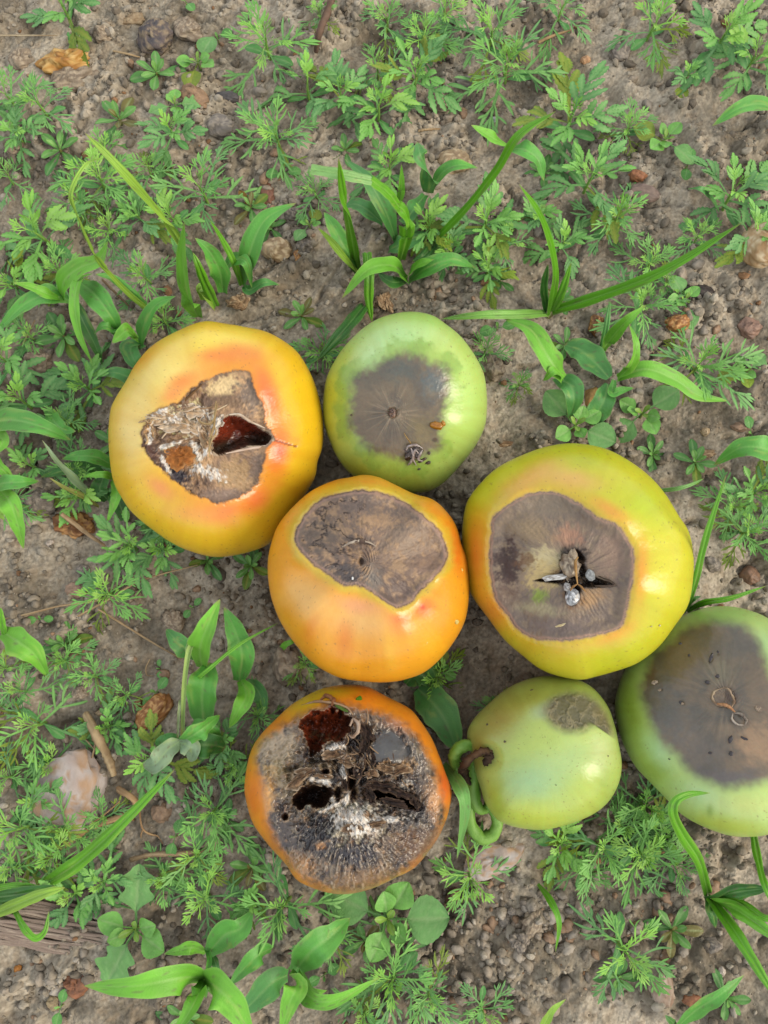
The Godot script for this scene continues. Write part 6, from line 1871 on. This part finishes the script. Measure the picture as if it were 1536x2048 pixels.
# an undivided leaf: round "cotyledon", "spoon" or "oval" with veins
func plain_leaf(form: String, sd: int, col: Color) -> ArrayMesh:
	var key := "%s %d %s" % [form, sd, col]
	if leaf_meshes.has(key):
		return leaf_meshes[key]
	var r := RandomNumberGenerator.new()
	r.seed = sd * 17 + 3
	var n := 22
	var across := 13 if form != "spoon" else 7
	var v := PackedVector3Array()
	var c := PackedColorArray()
	var idx := PackedInt32Array()
	var pet := 0.05 if form == "spoon" else 0.34 if form == "oval" else 0.3
	var sag := r.randf_range(0.10, 0.32)
	var asym := r.randf_range(-0.06, 0.06)
	var vein := col.lerp(cc(196, 214, 160), 0.42)
	var width := 0.15 if form == "spoon" else 0.31 if form == "oval" else 0.26
	width *= r.randf_range(0.88, 1.12)
	for i in n + 1:
		var t := float(i) / n
		var w := 0.02
		if t > pet:
			var q := (t - pet) / (1.0 - pet)
			if form == "spoon":
				w = 0.03 + width * pow(sin(PI * pow(q, 1.55)), 0.8) if q < 0.999 else 0.01
			elif form == "oval":
				w = 0.02 + width * pow(maxf(0.0, sin(PI * pow(q, 0.82))), 0.72)
			else:
				w = 0.02 + width * pow(maxf(0.0, sin(PI * q)), 0.55)
			if form == "lobed":
				w *= 1.0 + 0.28 * sin(q * 15.0 + sd)
			if form == "oval":
				w *= 1.0 + 0.025 * sin(q * 40.0 + sd)
		w = maxf(w, 0.008)
		for j in across:
			var o := float(j) / (across - 1) * 2.0 - 1.0
			var vz := 0.0
			var q := t * 9.0 - absf(o) * 1.3
			var rib := 1.0 if j == across / 2 else 0.0
			if form != "spoon" and t > pet:
				vz = smoothstep(0.24, 0.0, absf(fposmod(q, 1.0) - 0.5) * 2.0 - 0.02)
				rib = maxf(rib, vz * 0.45)
			var nz := n_grain.get_noise_3d(t * 50.0 + sd * 9.0, o * 30.0, 300.0 + sd)
			v.append(Vector3(t, 0.22 * t - sag * t * t + (0.10 if form != "spoon" else 0.16) * w * absf(o) - (0.012 if rib > 0.9 else 0.0) + 0.012 * nz + 0.02 * sin(t * 11.0 + sd) * o * o, o * w + asym * t * t))
			c.append(col.lerp(vein, rib * 0.8) * (1.0 + 0.28 * nz))
	for i in n:
		for j in across - 1:
			var a := i * across + j
			idx.append_array([a, a + across, a + 1, a + 1, a + across, a + across + 1])
	var m := array_mesh(v, smooth_normals(v, idx), c, idx)
	leaf_meshes[key] = m
	return m

func put_leaf(root: Node3D, called: String, m: Mesh, mat: String, high: float, turn: float, rise: float, size: float, roll := 0.0) -> void:
	var o := part(called, m, mats[mat], root)
	var b := Basis(Vector3.UP, turn) * Basis(Vector3(0, 0, 1), rise) * Basis(Vector3(1, 0, 0), roll)
	o.transform = Transform3D(b.scaled_local(Vector3.ONE * size), Vector3(0, high, 0))

func weed_proto(kind: String, variant: int) -> Node3D:
	var root := Node3D.new()
	var r := RandomNumberGenerator.new()
	r.seed = kind.unicode_at(0) * 100 + variant
	var blue := [cc(108, 172, 94), cc(100, 162, 92), cc(114, 176, 88)]
	var mid := [cc(120, 188, 80), cc(110, 178, 76), cc(126, 194, 82)]
	var bright := [cc(150, 212, 70), cc(138, 202, 64), cc(160, 212, 86)]
	if kind == "F" or kind == "B":
		var broad := kind == "B"
		var high := 0.55
		part("stem", tube([Vector3(0, -0.06, 0), Vector3(0.015, high * 0.5, 0.01), Vector3(0, high, 0)], [0.034, 0.028, 0.016], 7, 8, cc(168, 204, 104), cc(136, 186, 88), 0.1, variant), mats.leaf_mid, root)
		var count := (9 if broad else 12) + variant % 4
		for i in count:
			var t := float(i) / (count - 1)
			var pal: Array = blue if t < 0.45 else mid if t < 0.75 else bright
			if variant % 3 == 2 and t > 0.2:
				pal = mid if t < 0.5 else bright
			var col: Color = pal[r.randi() % 3]
			var size := lerpf(1.12, 0.36, pow(t, 1.1)) * r.randf_range(0.78, 1.15)
			var rise := lerpf(0.0, 1.2, pow(t, 1.2)) + r.randf_range(-0.2, 0.2)
			var m := divided_leaf(broad, r.randi() % 8, col) if t < 0.8 else divided_leaf(false, 8 + r.randi() % 2, col)
			put_leaf(root, "leaf", m, "leaf_blue" if t < 0.5 else "leaf_mid", high * lerpf(0.3, 1.0, t), (i % 2) * PI + (i / 2) * 1.35 + r.randf_range(-0.4, 0.4), rise, size, r.randf_range(-0.4, 0.4))
		for i in 2:      # the plain seed leaves still sit at the foot
			put_leaf(root, "seed_leaf", plain_leaf("spoon", i, blue[0]), "leaf_blue", 0.08, variant + i * PI, 0.1, 0.5)
	elif kind == "P":
		part("stem", tube([Vector3(0, -0.06, 0), Vector3(0, 0.12, 0.01), Vector3(0, 0.24, 0)], [0.05, 0.05, 0.03], 7, 6, cc(150, 120, 84), cc(128, 140, 74), 0.1, variant), mats.leaf_mid, root)
		for i in 10:
			var t := i / 9.0
			var col := cc(92, 148, 76).lerp(cc(132, 184, 92), t)
			if variant == 1 and i % 3 == 0:
				col = cc(128, 116, 62)
			put_leaf(root, "leaf", plain_leaf("spoon", i % 4, col), "leaf_mid", 0.08 + 0.16 * t, (i % 2) * PI + (i / 2) * 1.2 + r.randf_range(-0.25, 0.25), lerpf(0.05, 1.15, t * t) + r.randf_range(-0.1, 0.1), lerpf(0.95, 0.4, t), r.randf_range(-0.3, 0.3))
	elif kind == "O":
		part("stem", tube([Vector3(0, -0.06, 0), Vector3(0.01, 0.15, 0), Vector3(0, 0.3, 0)], [0.035, 0.035, 0.025], 7, 6, cc(170, 170, 110), cc(150, 176, 100), 0.1, variant), mats.leaf_mid, root)
		var form := "lobed" if variant == 2 else "oval"
		for i in 2:
			put_leaf(root, "leaf", plain_leaf(form, i + variant * 2, cc(126, 176, 104)), "leaf_blue", 0.26, i * PI + r.randf_range(-0.35, 0.35), 0.05, 1.0 - 0.08 * i, r.randf_range(-0.15, 0.15))
		for i in 4:
			put_leaf(root, "leaf", plain_leaf("oval", 4 + i % 2, cc(132, 192, 92)), "leaf_mid", 0.28, PI * 0.5 + i * PI + r.randf_range(-0.4, 0.4) + (i / 2) * 0.7, 0.25 + 0.3 * (i / 2), 0.62 - 0.16 * (i / 2), r.randf_range(-0.3, 0.3))
		for i in 3:
			put_leaf(root, "bud_leaf", plain_leaf("spoon", i, cc(150, 186, 80)), "leaf_mid", 0.3, i * 2.2, 0.9, 0.3)
	else:
		part("stem", tube([Vector3(0, -0.06, 0), Vector3(0.02, 0.2, 0), Vector3(0, 0.4, 0)], [0.04, 0.04, 0.03], 6, 6, cc(170, 150, 110), cc(150, 176, 100), 0.1, variant), mats.leaf_mid, root)
		for i in 2:
			put_leaf(root, "leaf", plain_leaf("cotyledon", i, cc(104, 164, 82)), "leaf_mid", 0.38, i * PI + r.randf_range(-0.3, 0.3), 0.15, 0.95)
		put_leaf(root, "bud_leaf", plain_leaf("spoon", 1, cc(120, 176, 84)), "leaf_mid", 0.38, 1.4, 0.9, 0.4)
	return root

func weed(kind: String, variant: int, px: float, py: float, r_px: float, deg: float, phrase: String) -> void:
	var key := kind + str(variant)
	if not protos.has(key):
		protos[key] = weed_proto(kind, variant)
	var high: float = {"F": 0.55, "B": 0.55, "P": 0.2, "O": 0.28, "C": 0.4}[kind]
	var p := at(px, py, 0.0)
	var size := r_px * mpp(p) * (1.17 if kind == "F" or kind == "B" else 1.1)
	p = at_ground(px, py, size * high)
	size = r_px * mpp(p) * (1.17 if kind == "F" or kind == "B" else 1.1)
	var o: Node3D = protos[key].duplicate()
	o.name = numbered({"F": "feathery_weed", "B": "lobed_weed", "P": "rosette_weed", "O": "oval_leaf_seedling", "C": "sprout"}[kind])
	o.position = Vector3(p.x, gh(p.x, p.z), p.z)
	o.basis = Basis(Vector3(sin(px), 0, cos(py)).normalized(), 0.16 * sin(px * 1.3 + py)) * Basis(Vector3.UP, deg_to_rad(deg)).scaled_local(Vector3.ONE * size)
	if kind != "C" and fposmod(px * 0.37 + py * 0.61, 1.0) < 0.4:      # an ageing leaf low on the plant
		for ch in o.get_children():
			if ch.name == "leaf_001" or (ch.name == "leaf_003" and fposmod(px * 0.13, 1.0) < 0.4):
				(ch as MeshInstance3D).material_override = mats.leaf_yellow
	tag(o, {"F": "fine-leaved feathery weed ", "B": "toothed-leaf feathery weed ", "P": "fleshy rosette weed ", "O": "oval-leaved seedling ", "C": "tiny sprout "}[kind] + phrase, {"F": "weed", "B": "weed", "P": "weed", "O": "seedling", "C": "sprout"}[kind], {"F": "fine-leaved feathery weeds", "B": "toothed feathery weeds", "P": "fleshy rosette weeds", "O": "oval-leaved seedlings", "C": "tiny sprouts"}[kind])
	add_child(o)

func build_weeds() -> void:
	weed("B", 0, 122, 8, 92, 100, "hanging in at the top edge above the amber stone")
	weed("F", 0, 12, 185, 68, 20, "at the left edge below the small brown clod, upper left")
	weed("F", 1, 78, 205, 72, 140, "second from the left edge, under the amber stone")
	weed("F", 2, 188, 345, 92, 60, "crossed by the tall arching sedge, upper left")
	weed("B", 1, 338, 250, 66, 80, "upright, left of the notched grey-brown stone")
	weed("F", 3, 294, 335, 58, 200, "small, touching the tip side of the arching sedge's right")
	weed("F", 4, 402, 372, 92, 10, "wide, left of the dark gritty patch above the ripped tomato")
	weed("B", 2, 74, 455, 104, 30, "large, at the left above the broad-leaved grass clump")
	weed("F", 5, 212, 452, 64, 300, "dense and dark, between the arching sedge blade and the tall blade")
	weed("B", 3, 276, 425, 58, 160, "small, directly left of the long yellow-green blade's lower half")
	weed("F", 0, 12, 350, 50, 250, "bluish, at the left edge behind the dark sedge tip")
	weed("F", 1, 290, 548, 68, 45, "low, inside the grasses above the ripped tomato's left")
	weed("F", 2, 532, 72, 96, 220, "tall, right of the clods at the top, left of the brown twig")
	weed("F", 3, 552, 262, 86, 120, "standing alone above the reddish pebble, upper middle")
	weed("B", 0, 614, 165, 80, 200, "below and left of the brown twig, leaves pale green")
	weed("B", 1, 680, 178, 74, 320, "right below the brown twig, yellowish tip")
	weed("B", 2, 756, 208, 80, 10, "left of the short pale twig scrap")
	weed("F", 4, 775, 32, 64, 90, "right of the brown twig at the top edge")
	weed("F", 5, 852, 66, 70, 180, "left one of the dense pair at the top, right of centre")
	weed("F", 0, 756, 132, 62, 30, "dark, behind the yellow-green topped weed, top centre")
	weed("B", 3, 832, 140, 82, 260, "yellow-green topped, above the dry twig scrap")
	weed("F", 2, 888, 18, 72, 340, "cut by the top edge right of centre")
	weed("F", 1, 985, 55, 86, 70, "spreading bluish leaves above the flat grey angular stone")
	weed("F", 3, 1020, 120, 98, 190, "thin spidery leaves right of the flat grey angular stone")
	weed("F", 4, 1124, 10, 66, 250, "cut by the top edge above the short straw")
	weed("F", 5, 1310, 40, 84, 110, "upright in bare soil at the top right")
	weed("B", 0, 1452, 55, 96, 40, "large, near the top right corner")
	weed("B", 2, 1515, 110, 84, 150, "at the right edge just under the corner plant")
	weed("B", 1, 1148, 222, 104, 280, "large, at the tip of the long bright sedge blade")
	weed("F", 3, 1256, 250, 54, 15, "slim, right of the large one at the sedge tip")
	weed("B", 3, 1182, 352, 92, 130, "left of the flat pinkish grey stone, two tiers of leaves")
	weed("F", 1, 1236, 432, 82, 330, "bright tuft below the flat pinkish grey stone")
	weed("B", 0, 1126, 480, 70, 210, "right beside the steep sedge blade above the green tomato")
	weed("B", 2, 862, 446, 64, 75, "small, right of the cut sedge's thick bend")
	weed("B", 1, 905, 500, 60, 165, "small, under the long bright sedge blade's foot")
	weed("B", 3, 972, 432, 86, 20, "bright, in the thicket right of the long sedge blade")
	weed("F", 5, 1010, 480, 62, 290, "in the thicket's lower part, left of the steep sedge blade")
	weed("B", 2, 978, 532, 60, 100, "lowest of the thicket, over grit above the green tomato's right")
	weed("B", 0, 1075, 425, 56, 350, "just left of the steep sedge blade's tip")
	weed("B", 1, 1472, 385, 96, 230, "large and bluish, over the cream stone at the right edge")
	weed("B", 3, 1512, 462, 74, 60, "hanging lobed leaves directly on the cream stone")
	weed("F", 2, 1302, 520, 62, 135, "right of centre over the long right sedge blade")
	weed("F", 1, 1286, 606, 84, 25, "behind the narrow upright leaf, under the long sedge blade")
	weed("F", 3, 1408, 722, 96, 310, "wide fan of thin leaves at the right below the glossy amber pebble")
	weed("F", 5, 1040, 766, 38, 80, "tiny star in bare soil right of the green tomato")
	weed("F", 0, 972, 700, 50, 170, "thin, above the rough round clod right of the green tomato")
	weed("F", 2, 642, 700, 62, 260, "narrow-leaved, in the gap above between ripped and green tomatoes")
	weed("B", 1, -2, 715, 96, 0, "large, cut by the left edge beside the fleshy rosette")
	weed("B", 2, 18, 560, 66, 200, "at the left edge under the wide wavy grass leaf tip")
	weed("B", 3, 172, 775, 82, 85, "upright, just left of the ripped tomato's top half")
	weed("F", 4, 58, 668, 54, 320, "thin, left of the fleshy rosette beside the ripped tomato")
	weed("B", 0, 40, 800, 84, 190, "spreading flat over the dull grass leaf at the left edge")
	weed("B", 2, 776, 322, 72, 35, "behind the bent cut blade, top centre")
	weed("F", 1, 631, 376, 50, 145, "small tuft left of the cut sedge's upright blade")
	weed("B", 3, 256, 1090, 84, 225, "bright, touching the lower left of the ripped tomato")
	weed("B", 1, 322, 1096, 66, 305, "under the bottom edge of the ripped tomato")
	weed("F", 2, 206, 1182, 80, 65, "bluish, over crossing straws at the left")
	weed("F", 3, 124, 1322, 50, 20, "bright, beside the wide pointed leaf at the left edge")
	weed("F", 4, 184, 1356, 56, 120, "with a yellow leaf, over the dark clod at the left")
	weed("F", 5, 8, 1338, 46, 210, "dark, under the wide pointed leaf at the left edge")
	weed("F", 0, 64, 1450, 98, 330, "big, at the left above the quartz stone")
	weed("F", 1, 40, 1668, 118, 95, "biggest and brightest, at the left below the quartz stone")
	weed("F", 2, 100, 1720, 84, 20, "bluish forked leaves over the foot of the long diagonal sedge")
	weed("B", 0, 142, 1795, 86, 150, "bright yellow-green, on top of the old plank")
	weed("F", 3, 428, 1620, 88, 250, "dark, left of the lowest tomato")
	weed("F", 4, 386, 1712, 80, 40, "on the short level dry stalk")
	weed("F", 5, 408, 1808, 88, 190, "with drooping forked leaves, above the widest grass leaf")
	weed("F", 0, 572, 1815, 104, 290, "long-leaved, right under the lowest tomato's left bottom")
	weed("B", 1, 300, 1512, 88, 170, "reaching over the thick dry stalk to the quartz stone")
	weed("F", 1, 512, 1432, 56, 10, "peeping out above the lowest tomato's left shoulder")
	weed("F", 2, 872, 1352, 70, 140, "lying in shade between orange and stalked tomatoes")
	weed("F", 3, 790, 1972, 108, 45, "large, at the bottom centre below the big oval leaves")
	weed("F", 5, 945, 1752, 92, 280, "sprawling below the pale hanging leaf, over the flat quartz")
	weed("F", 4, 966, 2022, 66, 215, "cut by the bottom edge right of centre")
	weed("B", 2, 1128, 1690, 76, 75, "under the stalked green tomato's bottom")
	weed("F", 0, 1206, 1700, 88, 340, "brightest in the thicket below the stalked tomato's right")
	weed("F", 2, 1288, 1712, 96, 110, "with long forked hanging leaves, between both lower green tomatoes")
	weed("F", 3, 1292, 1610, 84, 230, "dense and dark, wedged between the two lower green tomatoes")
	weed("F", 1, 1352, 1735, 64, 30, "small, left of the hooked sedge blade")
	weed("F", 5, 1250, 1905, 110, 160, "lowest right, long thin leaves above the long pale stone")
	weed("B", 3, 1514, 985, 68, 255, "at the right edge beside the tall single sedge blade")
	weed("F", 4, 1500, 1058, 78, 325, "very fine, at the right edge below the broad leaf")
	weed("F", 5, 610, 1330, 46, 60, "small, under the orange tomato's lower left")
	weed("F", 3, 640, 30, 46, 50, "small, left of the twig at the very top")
	weed("B", 1, 1380, 140, 40, 80, "small, over the cracked crust at the upper right")
	weed("F", 2, 1340, 560, 44, 190, "tiny, between the long sedge blade and the black flaky lump")
	weed("F", 1, 150, 935, 70, 290, "dim, beneath the withered grey leaf")
	weed("B", 0, 60, 930, 60, 145, "dim, under the dull grass leaf at the left edge")
	weed("F", 1, 150, 395, 70, 35, "half hidden behind the tall arching sedge's thin tip, upper left")
	weed("B", 2, 345, 430, 66, 115, "tucked between the long yellow-green blade and the wide weed right of it")
	weed("F", 3, 110, 540, 64, 75, "shaded, above the left grass clump's topmost pointed leaf")
	weed("F", 5, 330, 640, 54, 205, "under the broad leaves just above the ripped tomato's top left")
	weed("B", 1, 30, 260, 62, 300, "at the far left, under the small brown clod")
	weed("F", 2, 205, 300, 58, 150, "behind the arching sedge's tip, below the reddish-leaved rosette")
	weed("F", 5, 1400, 470, 56, 240, "under the far tip of the long right sedge blade")
	weed("F", 1, 125, 835, 60, 95, "behind the dull grass leaf, left of the ripped tomato's middle")
	weed("B", 2, 150, 990, 62, 10, "in the dark, over the withered grey leaf's foot")
	weed("F", 3, 20, 1000, 60, 165, "behind the hanging leaf at the left edge")
	weed("F", 4, 330, 1060, 58, 345, "squeezed below the ripped tomato's lower left edge")
	weed("F", 0, 12, 1555, 70, 280, "at the left edge just left of the quartz stone's top")
	weed("B", 3, 215, 1450, 58, 25, "behind the thick dry stalk's upper end")
	weed("F", 5, 20, 1745, 84, 55, "at the left edge over the yellow sedge blade")
	weed("F", 2, 470, 1530, 62, 215, "dark, hugging the lowest tomato's left side")
	weed("B", 1, 440, 1480, 58, 140, "beneath the wilted leaf's dark lobes")
	weed("F", 3, 330, 1760, 66, 320, "over the bare soil left of the drooping forked weed")
	weed("B", 0, 500, 1800, 60, 70, "under the lowest tomato's left bottom, behind the rosette")
	weed("F", 1, 660, 1880, 66, 110, "between the widest grasses and the biggest seedling")
	weed("F", 4, 860, 1990, 70, 250, "right of the large bottom centre weed")
	weed("F", 2, 730, 2030, 70, 5, "cut by the bottom edge below the large bottom centre weed")
	weed("F", 5, 1000, 1420, 50, 190, "in the shade left above the stalked tomato")
	weed("F", 0, 1240, 1660, 76, 140, "in the thicket, nearest to the stalked tomato's lower right")
	weed("B", 2, 1320, 1660, 66, 260, "in the thicket, nearest to the corner tomato's lower left")
	weed("F", 1, 1170, 1750, 66, 20, "in front of the thicket, above the upright brown flat stone")
	weed("F", 3, 1470, 1010, 58, 90, "inside right, between the tall single sedge and the fine edge weed")
	weed("F", 2, 95, 1530, 66, 45, "leaning over the quartz stone's upper left side")
	weed("B", 1, 70, 1600, 62, 130, "with lobes lying across the quartz stone's left side")
	weed("F", 3, 120, 1655, 70, 300, "in front of the quartz stone's lower edge")
	weed("F", 0, 205, 1640, 56, 210, "at the quartz stone's lower right, by the bent dry root")
	weed("B", 3, 200, 1770, 60, 85, "over the old plank's right half")
	weed("F", 4, 40, 1385, 60, 15, "between the wide pointed leaf and the big left weed, left edge")
	weed("F", 1, 250, 1390, 50, 160, "left of the long glossy amber pebble")
	weed("P", 0, 312, 145, 56, 20, "greyish, right of the amber stone")
	weed("P", 1, 238, 240, 62, 70, "with one reddish leaf, upper left")
	weed("P", 2, 128, 672, 64, 130, "green, left of the ripped tomato")
	weed("P", 0, 130, 1290, 56, 200, "shiny, right of the wide pointed leaf, left edge")
	weed("P", 1, 505, 1735, 62, 40, "dull, left of the lowest tomato's bottom")
	weed("P", 2, 120, 300, 58, 250, "under the dark sedge at the upper left")
	weed("P", 0, 416, 1122, 46, 310, "left one of two below the ripped tomato")
	weed("P", 2, 502, 1132, 50, 85, "right one of two below the ripped tomato")
	weed("P", 1, 604, 632, 50, 160, "dark, above the gap between ripped and green tomatoes")
	weed("P", 2, 1090, 345, 46, 15, "left of the two-tiered weed, upper right")
	weed("P", 1, 500, 412, 46, 225, "in grit between the wide weed and the rounded tan stone")
	weed("P", 0, 1305, 908, 44, 275, "small, over the star-split tomato's upper right")
	weed("P", 2, 1392, 925, 50, 95, "dull, right of the star-split tomato's top")
	weed("P", 1, 1346, 1862, 62, 355, "two-bladed, below the hooked sedge blade")
	weed("P", 0, 1452, 1996, 56, 115, "blurred, near the bottom right corner")
	weed("P", 2, 370, 2035, 60, 180, "cut by the bottom edge under the widest grass leaf")
	weed("P", 1, 1118, 602, 40, 235, "at the foot of the four-bladed sedge")
	weed("P", 0, 1130, 690, 44, 5, "tucked left of the dark oval grass leaf, right")
	weed("P", 2, 1000, 560, 44, 65, "in grit right above the green tomato")
	weed("P", 0, 1235, 1955, 50, 185, "dark, beneath the lowest right feathery weed")
	weed("P", 2, 540, 455, 44, 245, "left of the rounded tan stone, behind the broad grass leaf")
	weed("P", 2, 230, 885, 54, 90, "dark, squeezed against the left of the ripped tomato")
	weed("P", 1, 730, 1880, 56, 150, "under the left leaf of the biggest seedling")
	weed("P", 0, 690, 300, 40, 210, "small, behind the cut sedge's pale broken end")
	weed("P", 2, 455, 1640, 44, 270, "in shade left of the lowest tomato")
	weed("O", 0, 398, 128, 62, 75, "at the upper left, above the pinkish tan clod")
	weed("O", 1, 1152, 852, 84, 140, "above the star-split tomato, leaning on it")
	weed("O", 0, 1288, 828, 78, 40, "with bitten leaves, right of the ochre pebble")
	weed("O", 1, 778, 1842, 122, 170, "biggest, with two large round leaves below the lowest tomato")
	weed("O", 2, 272, 1862, 112, 70, "with lobed leaves, right of the old plank")
	weed("O", 0, 1366, 600, 56, 290, "small, beside the nearly black flaky lump")
	weed("O", 1, 1328, 282, 68, 330, "in bare soil at the upper right")
	weed("O", 2, 1486, 745, 52, 20, "small, at the right edge beside the fan-leaved weed")
	weed("O", 0, 620, 452, 40, 240, "single round leaf above the broad low grass")
	weed("O", 2, 350, 212, 50, 190, "greyish, left above the notched grey-brown stone")
	weed("O", 1, 880, 1340, 50, 260, "shaded, right under the orange tomato")
	weed("C", 0, 312, 1385, 36, 60, "on the long glossy amber pebble")
	weed("C", 1, 320, 1338, 18, 90, "in bare soil above the amber pebble")
	weed("C", 0, 80, 1238, 26, 10, "beside the long straw at the left")
	weed("C", 0, 372, 4, 30, 130, "cut by the top edge above the brown clod")
	weed("C", 1, 435, 78, 32, 30, "with one long leaf, left of the tall upper weed")
	weed("C", 0, 1375, 330, 34, 80, "single-leaved, in bare soil at the right")
	weed("C", 1, 1500, 868, 34, 100, "clover-like, right of the tan pebble at the right edge")
	weed("C", 0, 122, 2015, 34, 85, "at the bottom left corner region, two upright leaves")
	weed("C", 1, 350, 1675, 36, 70, "single oval leaf above the short level dry stalk")
	weed("C", 0, 995, 655, 36, 20, "right of the green tomato under the pale sedge blade")
	weed("C", 1, 565, 345, 34, 5, "flat, in grit left of the small tuft")
	weed("C", 0, 385, 1215, 24, 55, "fading, under the right rosette below the ripped tomato")
	weed("C", 1, 650, 1950, 34, 205, "round, in shade at the bottom centre")
